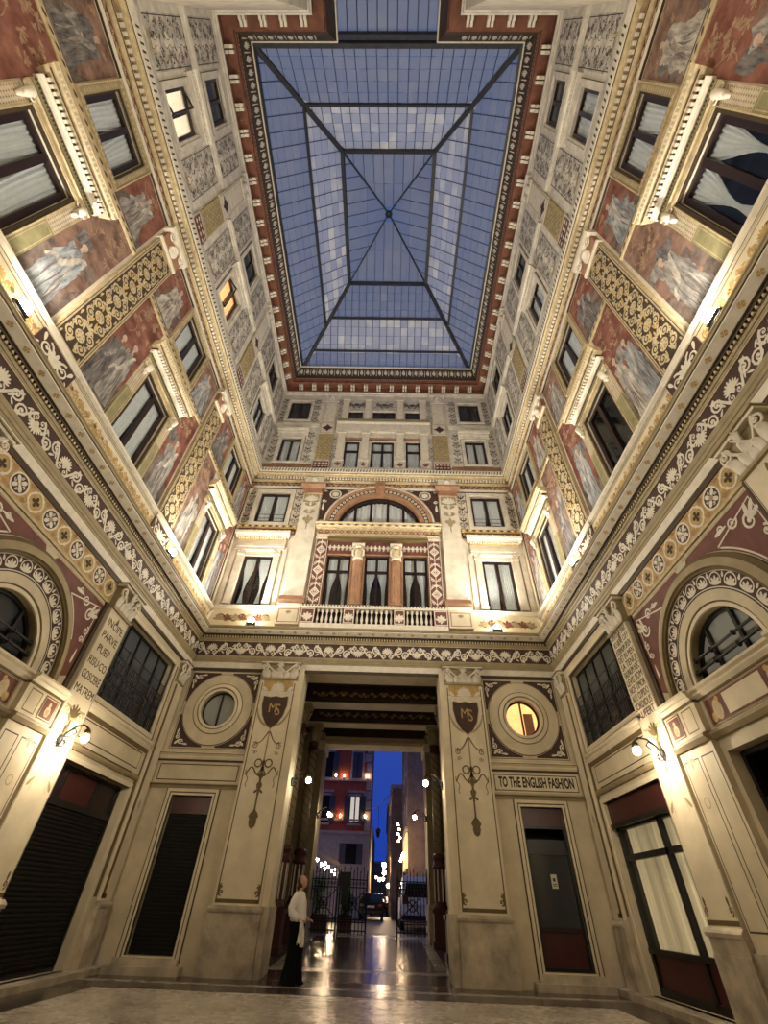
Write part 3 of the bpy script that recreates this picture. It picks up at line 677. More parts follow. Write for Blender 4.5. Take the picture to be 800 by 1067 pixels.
# prototypes are built once, then copied
def place_window(w, proto, u, v, first, label):
    o = proto if first else clone(proto)
    if not first: o.name = nxt('window')
    w.put(o, u, v); tag(o, label, 'window', kind='structure'); return o
def place_thing(w, proto, u, v, first, label, cat, group=None, d=0):
    o = proto if first else clone(proto)
    w.put(o, u, v, d); tag(o, label, cat, group); return o
wp_pn = window(1.25, 2.17, fw=0.115); wp_mz = window(1.28, 1.58, fw=0.11); wp_at = window(1.06, 1.70); wp_tp = window(1.10, 1.55, pm='pane_dark')
wl_at = window(1.06, 1.70, lit='room_lit'); wl_at2 = window(1.06, 1.70, lit='room_lit_pale')
cu_pn = curtain(1.2, 2.1, 'tied'); cu_pf = curtain(1.2, 2.1, 'full'); cu_mz = curtain(1.22, 1.5, 'full'); cu_at = curtain(1.0, 1.62, 'closed')
gd_mz = balc_rail(1.26, 0.42, 3)
seen = set()
def fst(o):
    k = o.name
    if k in seen: return False
    seen.add(k); return True
for w, wa in ((LEFT, LATT), (RIGHT, RATT)):
    for i, u in enumerate((-5, 0, 5)):
        uu = u * w.sg; od = ORD[i]
        pr = (cu_pf, cu_pn)[(i == 0) if w is RIGHT else 0]
        place_window(w, wp_pn, uu, 8.95, fst(wp_pn), f'{od} tall main-floor window in the frescoed {w.word} wall')
        if not (w is RIGHT and i == 1): place_thing(w, pr, uu, 8.98, fst(pr), f'white curtains in the {od} tall main-floor window of the {w.word} wall', 'curtain', 'white curtains')
        place_window(w, wp_mz, uu, 12.92, fst(wp_mz), f'{od} mezzanine window under the second cornice of the {w.word} wall')
        place_thing(w, cu_mz, uu, 12.96, fst(cu_mz), f'white curtains in the {od} mezzanine window of the {w.word} wall', 'curtain', 'white curtains')
        pw = wl_at2 if (w is LEFT and i == 0) else wl_at if (w is LEFT and i == 1) else wp_at
        place_window(wa, pw, uu, 16.62, fst(pw), f'{od} lower attic window of the {w.word} wall' + (', lit from inside' if pw is not wp_at else ', dark behind its panes'))
        if pw is wp_at: place_thing(wa, cu_at, uu, 16.66, fst(cu_at), f'pale curtain in the {od} lower attic window of the {w.word} wall', 'curtain', 'white curtains')
        place_window(wa, wp_tp, uu, 19.95, fst(wp_tp), f'{od} small dark top attic window of the {w.word} wall')
# open casement sash of the lit attic windows
for i, u in ((0, -5), (1, 0)):
    k = MB(); k.framep(0.0, 0.44, -0.78, 0.78, 0.045, -0.02, 0.02, 'black_paint'); o = k.build('casement_sash')
    LATT.put(o, u - 0.5, 17.46, -0.1); o.rotation_euler = (0, 0, radians(90 - 24)); tag(o, f'open black casement leaf of the {ORD[i]} lit attic window on the left wall', 'window sash')
# back wall windows
bw_pn = window(1.14, 2.17, fw=0.10); bw_mz = window(1.28, 1.68, fw=0.10); bw_at = window(0.98, 1.69); bw_tp = window(1.10, 1.58, pm='pane_dark')
bc_pn = curtain(1.1, 2.1, 'tied'); bc_mz = curtain(1.22, 1.6, 'full'); bc_at = curtain(0.92, 1.6, 'closed')
for q, wd in ((-1, 'left'), (1, 'right')):
    place_window(BACK, bw_pn, q * 4.57, 8.95, q < 0, f'tall main-floor window in the {wd} bay of the back wall')
    o = bc_pn if q < 0 else curtain(1.1, 2.1, 'full'); BACK.put(o, q * 4.57, 8.98); tag(o, f'white curtains in the tall window of the {wd} bay of the back wall', 'curtain', 'white curtains')
    place_window(BACK, bw_mz, q * 4.55, 12.82, q < 0, f'mezzanine window in the {wd} bay of the back wall')
    place_thing(BACK, bc_mz, q * 4.55, 12.86, q < 0, f'white curtains in the mezzanine window of the {wd} bay of the back wall', 'curtain', 'white curtains')
    place_thing(BACK, gd_mz, q * 4.55, 12.85, q < 0, f'thin iron guard across the mezzanine window of the {wd} bay of the back wall', 'window guard', d=-0.06)
    place_window(BACK, bw_at, q * 4.52, 16.67, q < 0, f'lower attic window in the {wd} bay of the back wall')
    place_thing(BACK, bc_at, q * 4.52, 16.7, q < 0, f'pale curtain in the lower attic window of the {wd} bay of the back wall', 'curtain', 'white curtains')
    place_window(BACK, bw_tp, q * 4.52, 19.97, q < 0, f'small dark top window in the {wd} bay of the back wall')
tw = window(0.92, 2.25, rail=1.55); tc = curtain(0.88, 2.2, 'cafe')
for i, u in enumerate((-1.46, 0, 1.46)):
    wd = ('left', 'central', 'right')[i]
    place_window(BACK, tw, u, 8.95, i == 0, f'{wd} window of the arched triple window over the passage')
    place_thing(BACK, tc, u, 8.97, i == 0, f'white tied-back curtains in the {wd} window of the triple window', 'curtain', 'white curtains')
for i, (u, hw, v0, v1) in enumerate(BC):
    o = window(hw * 2, v1 - v0, panes=2 if i in (1, 4) else 1, rail=(v1 - v0) * 0.66 if i < 3 else None, pm='pane' if i < 3 else 'pane_dark'); wd = ('left', 'central', 'right')[i % 3]
    BACK.put(o, u, v0); tag(o, f'{wd} {"tall" if i < 3 else "small top"} window of the attic loggia at the centre of the back wall', 'window', kind='structure')
    if i < 3:
        c = curtain(hw * 2 - 0.06, v1 - v0 - 0.08, 'closed'); BACK.put(c, u, v0 + 0.03); tag(c, f'white curtain in the {wd} tall window of the attic loggia', 'curtain', 'white curtains')
# lunette over the triple window
r = empty(nxt('window')); BACK.put(r, 0, 12.72); tag(r, 'wide half-round fanlight in the terracotta arch of the back wall', 'window', kind='structure')
k = MB(); k.ring(0, 0, 1.60, 1.72, -0.24, -0.14, 'dark_wood', 0, pi, 40); k.box(-1.7, 1.7, -0.24, -0.14, 0, 0.09, 'dark_wood')
for x in (-1.02, -0.36, 0.36, 1.02): k.box(x - 0.055, x + 0.055, -0.24, -0.13, 0.05, sqrt(1.66 ** 2 - x * x), 'dark_wood')
k.build('window_frame', r)
k = MB(); k.add([(1.66 * cos(pi * i / 30), -0.2, 1.66 * sin(pi * i / 30)) for i in range(31)], [tuple(range(31))], 'pane'); k.build('pane', r)
k = MB(); k.recess(-1.75, 1.75, -0.02, 1.75, -0.95, -0.21, 'room_dark'); k.build('room_recess', r)
k = MB(); n = 90; pts = []
for i in range(n + 1):
    x = -1.6 + 3.2 * i / n; hh = sqrt(max(0.02, 1.66 ** 2 - x * x)) * 0.97; pts += [(x, -0.36 + 0.02 * sin(i * 1.1), 0.05), (x, -0.36 + 0.02 * sin(i * 1.1), hh)]
k.add(pts, [(2 * i, 2 * i + 2, 2 * i + 3, 2 * i + 1) for i in range(n)], 'curtain', True); c = k.build('curtain'); BACK.put(c, 0, 12.72); tag(c, 'white gathered curtain behind the half-round fanlight', 'curtain', 'white curtains')
# round windows of the ground floor
for q, wd in ((-1, 'left'), (1, 'right')):
    r = empty(nxt('window')); BACK.put(r, q * 4.53, 5.45); tag(r, f'round window {"lit warm orange" if q > 0 else "with grey panes"} over the {wd} door of the back wall', 'window', kind='structure')
    k = MB(); k.ring(0, 0, 0.455, 0.505, -0.2, -0.14, 'black_paint', n=40); k.box(-0.022, 0.022, -0.2, -0.13, -0.47, 0.47, 'black_paint'); k.build('window_frame', r)
    k = MB(); k.add([(0.47 * cos(2 * pi * i / 32), -0.17, 0.47 * sin(2 * pi * i / 32)) for i in range(32)], [tuple(range(32))], 'pane' if q > 0 else 'pane_frost'); k.build('pane', r)
    k = MB(); mm = 'room_lit' if q > 0 else 'room_dark'
    0 and k.add([(0.8 * cos(2 * pi * i / 24), -0.9, 0.8 * sin(2 * pi * i / 24)) for i in range(24)], [tuple(range(24))], mm)
    k.recess(-0.6, 0.6, -0.6, 0.6, -0.9, -0.21, mm)
    if q > 0: k.box(0.15, 0.42, -0.5, -0.45, -0.5, 0.25, 'facade_tan')
    k.build('room_recess', r)
    t = empty(nxt('trim')); BACK.put(t, q * 4.53, 5.45); tag(t, f'round moulded surround of the {wd} round window with scrolled maroon corners', 'window surround', kind='structure')
    k = MB(); k.ring(0, 0, 0.50, 0.57, 0, 0.05, 'cream_light'); k.ring(0, 0, 0.57, 0.60, 0, 0.03, 'olive'); k.ring(0, 0, 0.60, 0.70, 0, 0.07, 'cream_light', dm=0.045); k.ring(0, 0, 0.70, 0.725, 0, 0.03, 'olive'); k.ring(0, 0, 0.725, 1.0, 0, 0.03, 'cream'); k.build('ring_moulding', t)
    k = MB(); k.ring(0, 0, 1.0, 1.012, 0, 0.031, 'line_brown')
    for a, b in ((-1, 1), (1, 1), (-1, -1), (1, -1)):
        P = [(a * 1.03 * cos(x), b * 1.03 * sin(x)) for x in [pi / 2 * (0.12 + 0.76 * i / 10) for i in range(11)]] + [(a * 0.19, b * 1.06), (a * 1.06, b * 1.06), (a * 1.06, b * 0.19)]
        k.poly(P, 0.004, 'maroon'); k.spiral(a * 0.83, b * 0.93, 0.075, 1.4, 0, a * b, 0.035, 0.008, 'white', 14); k.spiral(a * 0.95, b * 0.79, 0.075, 1.4, pi / 2, -a * b, 0.035, 0.008, 'white', 14)
        k.leaf(a * 0.86, b * 0.86, atan2(b, a), 0.18, 0.07, 0.008, 'white'); k.leaf(a * 0.80, b * 0.97, atan2(b * 0.1, -a), 0.2, 0.05, 0.008, 'white'); k.leaf(a * 0.98, b * 0.76, atan2(-b, -a * 0.1), 0.2, 0.05, 0.008, 'white')
    k.lines(-1.1, 1.1, -1.1, 1.12, 0.014, 0.003, 'line_brown'); k.build('corner_ornament', t)

# ------------------------------------------------------------------ frescoed storey of the side walls
def painted_figure(mb, cx, v0, h, w, rnd, robe, robe2, d):
    P = lambda t: w * (0.46 - 0.16 * t + 0.05 * sin(t * 7 + w * 40)) * (1 if t < 0.80 else max(0.22, 1 - (t - 0.80) * 3.6))
    L = []; R = []; lean = rnd.uniform(-0.12, 0.12) * w
    for i in range(15):
        t = i / 14; x = cx + lean * t
        L.append((x - P(t) * rnd.uniform(0.90, 1.08) - 0.04 * w * sin(5 * t), v0 + h * 0.82 * t)); R.append((x + P(t) * rnd.uniform(0.90, 1.08), v0 + h * 0.82 * t))
    mb.add([(a, d, b) for p in zip(L, R) for a, b in p], [(2 * i, 2 * i + 1, 2 * i + 3, 2 * i + 2) for i in range(14)], robe)
    top = v0 + h * 0.84
    for k in range(7):                                   # folds of the drapery
        s = rnd.uniform(-0.8, 0.8); t0, t1 = rnd.uniform(0.0, 0.15), rnd.uniform(0.4, 0.75)
        pts = [(cx + lean * t + w * 0.42 * s * (1 - 0.55 * t) + 0.02 * sin(9 * t + k), v0 + h * 0.82 * t) for t in [t0 + (t1 - t0) * i / 8 for i in range(9)]]
        mb.ribbon(pts, [0.004 + w * rnd.uniform(0.02, 0.05) * sin(pi * (i + 0.4) / 9) for i in range(9)], d + 0.002, 'drape_fold' if k % 3 else robe2)
    for q in (-1, 1):                                    # arms under the mantle
        e = rnd.uniform(0.30, 0.40); u2 = rnd.uniform(-0.1, 0.15)
        A = [(cx + lean * .8 + q * w * 0.24, v0 + h * 0.78), (cx + lean * .7 + q * w * e, v0 + h * 0.64), (cx + lean * .7 + q * w * u2, v0 + h * (0.56 + rnd.uniform(-0.03, 0.12)))]
        pts = [lerp(lerp(A[0], A[1], i / 9), lerp(A[1], A[2], i / 9), i / 9) for i in range(10)]
        mb.ribbon(pts, [w * (0.17 - 0.009 * i) for i in range(10)], d + 0.003, robe); mb.disc(A[2][0], A[2][1], w * 0.05, d + 0.004, 'skin_paint', 8)
    pts = [(cx + lean + w * (0.34 - 0.75 * i / 9), v0 + h * (0.80 - 0.5 * i / 9 + 0.07 * sin(i))) for i in range(10)]
    mb.ribbon(pts, [w * (0.07 + 0.10 * sin(pi * i / 9)) for i in range(10)], d + 0.0035, robe2)
    hx = cx + lean + rnd.uniform(-0.03, 0.03); mb.quad(hx - w * 0.055, hx + w * 0.055, top - h * 0.03, top + h * 0.03, d + 0.003, 'skin_paint')
    mb.disc(hx, top + h * 0.055, h * 0.036, d + 0.004, 'skin_paint', 12, h * 0.047); 
    mb.add([(hx + h * 0.043 * cos(a), d + 0.005, top + h * 0.062 + h * 0.05 * sin(a)) for a in [0.1 + 3.4 * i / 9 for i in range(10)]] + [(hx - h * 0.025, d + 0.005, top + h * 0.07), (hx + h * 0.025, d + 0.005, top + h * 0.08)], [tuple(range(12))], rnd.choice(['drape_dark', 'fresco_brown', 'drape_fold']))
def fresco(w, u0, u1, v0, v1, seed, label, nfig=1, small=False):
    rnd = random.Random(seed); r = MB(); cu, wd, h = (u0 + u1) / 2, u1 - u0, v1 - v0
    a, b = -wd / 2, wd / 2
    r.box(a, b, 0, 0.008, 0, h, 'fresco_red' if seed % 3 else 'fresco_brown')
    r.poly([(a, 0.0), (b, 0.0)] + [(b - wd * i / 10, h * (0.26 + 0.10 * sin(i * 1.3 + seed) + rnd.uniform(-0.04, 0.04))) for i in range(11)], 0.0085, 'fresco_ground')
    for k in range(4): x, y = rnd.uniform(a + 0.15, b - 0.15), h * rnd.uniform(0.3, 0.62); r.poly([(max(a, min(b, x + rnd.uniform(0.12, 0.3) * cos(t))), y + rnd.uniform(0.15, 0.4) * sin(t)) for t in [2 * pi * j / 9 for j in range(9)]], 0.0087 + 0.0002 * k, ('fresco_ground', 'drape_dark', 'fresco_brown', 'drape_grey')[k])
    for k in range(16 if not small else 4):                      # painted foliage in the red sky
        x, y = rnd.uniform(a + 0.08, b - 0.08), rnd.uniform(h * 0.66, h * 0.97)
        r.fan(x, y, rnd.uniform(0.08, 0.17), 5, rnd.uniform(0, 6.28), 3.2, 0.05, 0.009, 'fresco_leaf')
    r.ribbon([(a + wd * 0.2 + 0.12 * sin(i * 0.9), h * 0.62 + h * 0.36 * i / 9) for i in range(10)], 0.018, 0.0088, 'fresco_leaf')
    o = r.build('fresco'); w.put(o, cu, v0)
    pal = [('drape_white', 'drape_grey'), ('drape_blue', 'drape_white'), ('drape_dark', 'drape_grey'), ('drape_grey', 'drape_white')]
    fh = h * (0.60 if not small else 0.86)
    for k in range(nfig):
        f = MB(); x = 0.0 if nfig == 1 else (-0.2 + 0.4 * k) * wd
        c = pal[(seed + k) % 4]
        painted_figure(f, x, h * 0.04 + (0.06 * k), fh * rnd.uniform(0.92, 1.04), wd * (0.72 if nfig == 1 else 0.56), rnd, c[0], c[1], 0.0105 + 0.006 * k); f.build('painted_figure', o)
    tag(o, label, 'fresco', 'frescoes of robed figures'); return o
def pn_surround():
    r = empty(nxt('trim'))
    k = MB(); k.framep(-0.625, 0.625, 0, 2.17, 0.06, -0.02, 0.03, 'line_brown'); k.framep(-0.685, 0.685, -0.02, 2.23, 0.025, 0, 0.06, 'gold_pale'); k.build('inner_frame', r)
    for q in (-1, 1):
        k = MB(); a = sorted((q * 0.71, q * 0.98)); k.box(a[0], a[1], 0, 0.05, -0.05, 1.15, 'green_olive'); k.lines(a[0] + 0.03, a[1] - 0.03, 0, 1.1, 0.014, 0.052, 'gold_pale'); k.build('olive_block', r)
        k = MB(); k.box(a[0], a[1], 0, 0.05, 1.15, 2.12, 'diaper')
        for i in range(4):
            for j in range(14): k.add([(a[0] + 0.035 + 0.065 * i + 0.02 * x, 0.052, 1.2 + 0.068 * j + 0.024 * y) for x, y in ((-1, 0), (0, -1), (1, 0), (0, 1))], [(0, 1, 2, 3)], 'diaper_dot')
        k.lines(a[0], a[1], 1.15, 2.12, 0.02, 0.053, 'gold_pale'); k.build('diaper_panel', r)
        k = MB(); x = q * 0.845
        k.tube([(x, 0.06, 1.98), (x, 0.13, 2.05), (x, 0.17, 2.16), (x, 0.13, 2.26), (x, 0.08, 2.2)], [0.05, 0.07, 0.075, 0.06, 0.03], 'white', 8); k.tube([(x, 0.07, 1.86), (x, 0.12, 1.92), (x, 0.1, 2.0)], [0.03, 0.05, 0.03], 'white', 8)
        for s in (-1, 1): volute(k, x + s * 0.07, 0.08, 2.2, 0.07, s, 'white', 0.016, 1.3)
        k.build('scroll_bracket', r)
    k = MB(); W = 1.0
    k.prof([(0, 2.26), (0.07, 2.26), (0.07, 2.36), (0.10, 2.38), (0.10, 2.4), (0, 2.4)], -W, W, 'gold_pale'); k.box(-W, W, 0, 0.06, 2.4, 2.62, 'green_olive')
    k.quad(-W, W, 2.385, 2.40, 0.102, 'line_brown'); k.quad(-W, W, 2.60, 2.625, 0.062, 'line_brown')
    for i in range(34): x = -W + 2 * W * (i + .5) / 34; k.box(x - 0.016, x + 0.016, 0.06, 0.066, 2.545, 2.59, 'line_brown')
    k.prof([(0, 2.62), (0.09, 2.62), (0.11, 2.68), (0.16, 2.7), (0.16, 2.72), (0, 2.72)], -W - 0.03, W + 0.03, 'white')
    k.box(-W - 0.02, W + 0.02, 0, 0.15, 2.72, 2.82, 'dark_brown'); n = 22
    for i in range(n): x = -W + 2 * W * (i + 0.5) / n; k.box(x - 0.026, x + 0.026, 0.15, 0.22, 2.73, 2.81, 'white')
    k.prof([(0, 2.82), (0.24, 2.82), (0.25, 2.88), (0.30, 2.9), (0.32, 2.98), (0.35, 3.0), (0.35, 3.04), (0, 3.07)], -W - 0.1, W + 0.1, 'gold_pale', -0.2, 0.2)
    for i in range(26): x = -W - 0.08 + (2 * W + 0.16) * (i + 0.5) / 26; k.add([(x - 0.022, 0.305, 2.905), (x + 0.022, 0.305, 2.905), (x + 0.012, 0.322, 2.97), (x - 0.012, 0.322, 2.97)], [(0, 1, 2, 3)], 'white')
    k.box(-W - 0.1, W + 0.1, 0.24, 0.262, 2.815, 2.83, 'line_brown'); k.quad(-W - 0.14, W + 0.14, 2.975, 2.99, 0.352, 'line_brown')
    k.build('hood_cornice', r)
    return r
def mz_surround():
    r = empty(nxt('trim'))
    k = MB(); k.framep(-0.64, 0.64, 0, 1.58, 0.04, -0.03, 0.03, 'line_brown'); k.framep(-0.68, 0.68, -0.04, 1.62, 0.13, 0, 0.06, 'olive_pale'); k.framep(-0.81, 0.81, -0.17, 1.75, 0.03, 0, 0.085, 'gold_pale'); k.build('moulded_frame', r)
    k = MB()
    for s in (-0.105, 1.685):
        for i in range(15): k.disc(-0.7 + 0.1 * i, s, 0.03, 0.063, 'gold_pale', 8, 0.045)
    for s in (-0.745, 0.745):
        for i in range(15): k.disc(s, 0.08 + 0.1 * i, 0.045, 0.063, 'gold_pale', 8, 0.03)
    k.build('egg_ornament', r); return r
def gold_scroll(mb, u, v0, v1, w, d):           # dense gilded arabesque with rosettes
    n = 6; h = (v1 - v0) / n
    for i in range(n):
        v = v0 + h * (i + 0.5); m = ('gold_pale', 'gold')[i % 2]
        mb.annulus(u, v, 0.10, 0.135, d, 'gold_pale'); mb.disc(u, v, 0.06, d, m, 12)
        for j in range(8): mb.leaf(u, v, pi / 4 * j + 0.2, 0.12, 0.05, d, 'gold_pale')
        for q in (-1, 1):
            for g in (-1, 1):
                mb.spiral(u + q * 0.19, v + g * 0.19, 0.125, 1.6, -pi / 2 * g, q * g, 0.05, d, 'gold_pale', 20); mb.spiral(u + q * 0.27, v + g * 0.05, 0.05, 1.2, pi / 2, -q * g, 0.028, d, 'gold_pale', 10)
                mb.leaf(u + q * 0.05, v + g * 0.16, pi / 2 * g - q * g * 0.35, 0.22, 0.08, d, m); mb.leaf(u + q * 0.20, v + g * 0.31, pi / 2 * g + q * g * 0.9, 0.14, 0.06, d, 'gold_pale'); mb.leaf(u + q * 0.30, v + g * 0.33, pi / 2 * g - q * g * 0.2, 0.12, 0.05, d, m)
        mb.fan(u, v + h * 0.5 - 0.10, 0.2, 5, pi / 2, 2.6, 0.055, d, 'gold_pale')
def band():
    r = empty('ornamental_pilaster'); D = 0.10
    k = MB(); k.box(-0.43, 0.43, 0, D, 0.62, 5.86, 'gold_pale'); k.quad(-0.40, -0.385, 0.7, 5.8, D + 0.002, 'line_brown'); k.quad(0.385, 0.40, 0.7, 5.8, D + 0.002, 'line_brown'); sh_ = k.build('shaft', r)
    k = MB(); k.box(-0.35, 0.35, D, D + 0.006, 0.78, 5.75, 'dark_brown'); k.build('sunk_panel', sh_)
    k = MB(); gold_scroll(k, 0, 0.80, 5.73, 0.68, D + 0.010); k.build('scroll_ornament', sh_)
    k = MB(); k.box(-0.50, 0.50, 0, D + 0.02, 0, 0.50, 'maroon'); k.prof([(0, 0.50), (D + 0.05, 0.50), (D + 0.07, 0.55), (D + 0.07, 0.6), (D, 0.62), (0, 0.62)], -0.46, 0.46, 'white', -0.3, 0.3)
    for q in (-1, 1):
        k.spiral(q * 0.25, 0.26, 0.17, 1.5, pi / 2, q, 0.05, D + 0.025, 'white', 20); k.spiral(q * 0.40, 0.10, 0.07, 1.3, pi / 2, -q, 0.03, D + 0.025, 'white', 14); k.leaf(q * 0.36, 0.3, pi / 2 - q * 0.4, 0.18, 0.08, D + 0.026, 'white')
    k.fan(0, 0.08, 0.34, 5, pi / 2, 1.4, 0.09, D + 0.026, 'white'); k.build('base_block', r)
    k = MB(); k.prof([(0, 5.86), (D + 0.02, 5.86), (D + 0.04, 5.92), (D + 0.04, 5.95), (0, 5.95)], -0.46, 0.46, 'white'); k.box(-0.42, 0.42, 0, D + 0.06, 5.95, 6.40, 'terracotta', 0.0)
    for q in (-1, 1): volute(k, q * 0.32, D + 0.09, 6.3, 0.11, -q, 'white', 0.03, 1.4)
    acanthus(k, 0, D + 0.04, 5.96, 0.34, 0.3, 0.1, 'white'); k.prof([(0, 6.40), (D + 0.15, 6.40), (D + 0.18, 6.5), (D + 0.18, 6.6), (0, 6.62)], -0.5, 0.5, 'white'); k.build('capital', r)
    return r
def string_course():
    r = MB(); r.prof([(0, -0.10), (0.03, -0.10), (0.05, -0.06), (0.05, 0.06), (0.03, 0.10), (0, 0.10)], -2.05, 2.05, 'gold_pale')
    for i in range(20):
        x = -1.95 + 3.9 * i / 19; r.leaf(x - 0.07, -0.03, 0.35, 0.14, 0.06, 0.053, 'dark_brown')
    return r.build(nxt('trim'))
def plinth_panel(n0, n1):
    r = MB(); r.box(n0, n1, 0, 0.09, 7.97, 8.66, 'cream_light'); r.prof([(0, 8.66), (0.12, 8.66), (0.12, 8.70), (0.17, 8.74), (0.17, 8.80), (0.05, 8.84), (0, 8.84)], n0, n1, 'white'); r.quad(n0, n1, 8.62, 8.635, 0.092, 'line_brown')
    r.quad(n0, n1, 8.675, 8.69, 0.1215, 'dark_brown')
    return r
sp, sm, sb, ss = pn_surround(), mz_surround(), band(), string_course()
fno = 0
for w, wa in ((LEFT, LATT), (RIGHT, RATT)):
    for i, u in enumerate((-5, 0, 5)):
        uu = u * w.sg; od = ORD[i]
        for pr, v, lb in ((sp, 8.95, 'hooded surround with olive and diaper side panels of the {} tall window on the {} wall'), (sm, 12.92, 'egg moulded frame of the {} mezzanine window on the {} wall'), (ss, 12.62, 'gold string course with dark leaves over the {} tall window of the {} wall')):
            f = fst(pr); o = pr if f else clone(pr)
            if not f: o.name = nxt('trim')
            w.put(o, uu, v); tag(o, lb.format(od, w.word), 'moulding', kind='structure')
        for q, sd in ((-1, 'near'), (1, 'far')):
            fno += 1; lo, hi = (1.0, 1.995) if not (i == 2 and q > 0) else (1.0, 1.80)
            a = sorted((uu + q * w.sg * lo, uu + q * w.sg * hi))
            fresco(w, a[0], a[1], 8.86, 12.52, 31 + fno, f'tall red fresco at the {sd} side of the {od} main-floor window, {w.word} wall', 1 if (fno % 3) else 2)
            a = sorted((uu + q * w.sg * 0.86, uu + q * w.sg * hi))
            fresco(w, a[0], a[1], 12.74, 14.72, 77 + fno, f'small pale-figure fresco at the {sd} side of the {od} mezzanine window, {w.word} wall', 1, True)
    for j, u in enumerate((-2.5, 2.5)):
        place_thing(w, sb, u * w.sg, 8.14, fst(sb), f'{("nearer", "farther")[j]} gold scrolled pilaster between the frescoes of the {w.word} wall', 'pilaster', 'gold scrolled pilasters')
    k = plinth_panel(-HL, HL - 0.09); 
    if w is RIGHT: k = plinth_panel(-HL + 0.09, HL)
    o = k.build(nxt('trim')); w.put(o); tag(o, f'painted plinth with gold scrolls under the frescoes of the {w.word} wall', 'plinth', kind='structure')
    k = MB(); rinceau(k, -HL + 0.3, HL - 0.3, 8.38, 0.40, 0.094, 'gold', 0.62); k.build('scroll_ornament', o)
    k = MB(); 
    for i in range(46): x = -HL + 0.35 + i * 0.3; k.disc(x, 8.44, 0.05, 0.093, ('terracotta', 'olive', 'maroon_red')[i % 3], 10)
    k.build('painted_flowers', o)
    # corner pier of the frescoed storey
    r = empty('corner_pilaster'); k = MB(); a = I(w, 6.90, 7.05); k.box(a[0], a[1], 0, 0.06, 8.8, 14.4, 'cream_light'); k.build('shaft', r); k = MB(); a = I(w, 6.86, 6.905); k.box(a[0], a[1], 0, 0.03, 8.8, 14.4, 'dark_brown'); k.build('dark_strip', r)
    k = MB(); c = 6.93 * w.sg; acanthus(k, c, 0.06, 14.35, 0.38, 0.22, 0.12, 'white'); acanthus(k, c, 0.06, 8.15, 0.55, 0.22, 0.12, 'white'); k.box(c - 0.12, c + 0.12, 0, 0.2, 14.68, 14.78, 'terracotta'); k.build('capital', r)
    w.put(r); tag(r, f'thin cream corner pilaster at the far end of the {w.word} wall', 'pilaster')

# ------------------------------------------------------------------ attic storey
def ink_scroll(k, rnd, wd, h, d, m):             # thin, irregular ink tendrils around pale centre figures
    n = max(2, round(h / 0.85)); s = h / n
    for i in range(n):
        v = s * (i + 0.5)
        k.poly([(x * wd, v + y * s) for x, y in ((-0.10, -0.34), (0.10, -0.34), (0.07, -0.1), (0.15, 0.05), (0.08, 0.18), (0.05, 0.32), (-0.05, 0.32), (-0.08, 0.18), (-0.15, 0.05), (-0.07, -0.1))], d, 'attic_stone')
        for q in (-1, 1):
            k.ribbon([(q * wd * (0.07 + 0.03 * sin(9 * t)), v + s * (-0.34 + 0.66 * t)) for t in [j / 9 for j in range(10)]], 0.012, d + .001, m)
            for _ in range(4):
                a0 = rnd.uniform(0, 6.28); x0, y0 = q * wd * rnd.uniform(0.12, 0.32), v + s * rnd.uniform(-0.35, 0.35)
                k.ribbon([(x0 + q * 0.14 * t * cos(a0 + 3 * t), y0 + 0.16 * t * sin(a0 + 3 * t) + 0.06 * t) for t in [j / 9 for j in range(10)]], [0.022 * (1 - .6 * j / 9) for j in range(10)], d + .001, m)
                k.spiral(x0, y0, rnd.uniform(0.05, 0.10), rnd.uniform(1, 1.7), a0, q, 0.018, d + .001, m, 14)
            k.leaf(q * wd * 0.05, v + s * 0.36, pi / 2 - q * 0.8, 0.16, 0.06, d + .001, m)
            k.leaf(q * wd * 0.2, v - s * 0.3, rnd.uniform(0, 6), 0.18, 0.08, d + .0008, 'attic_gold')
def grot(seed, wd, h):
    rnd = random.Random(seed); k = MB(); D = 0.012
    k.box(-wd / 2, wd / 2, 0, 0.01, 0, h, 'attic'); k.lines(-wd / 2 + .03, wd / 2 - .03, .03, h - .03, 0.02, D, 'attic_ink'); m = 'attic_ink'
    k.mats = k.mats; ink_scroll(k, rnd, wd, h, D + .001, m)
    for q in (-1, 1):
        for j in range(max(2, int(h / 0.5))):
            v = h * (0.1 + 0.84 * j / max(2, int(h / 0.5))) + 0.05; x = q * wd * rnd.uniform(0.34, 0.4)
            k.spiral(x, v, wd * 0.09, 1.4, rnd.uniform(0, 6), q, 0.018, D + .001, m, 14); k.leaf(x, v + 0.1, rnd.uniform(0, 6.3), 0.12, 0.05, D + .001, m); k.leaf(x, v - 0.08, rnd.uniform(0, 6.3), 0.10, 0.05, D + .001, m)
    for j in range(3): k.leaf(rnd.uniform(-.2, .2) * wd, h * (0.25 + 0.25 * j), rnd.uniform(0, 6.3), 0.2, 0.12, D + .002, 'attic_stone')
    k.box(-wd * 0.2, wd * 0.2, 0.01, 0.014, 0.03, min(0.22, h * 0.1), 'attic_gold')
    return k.build('grotesque_panel')
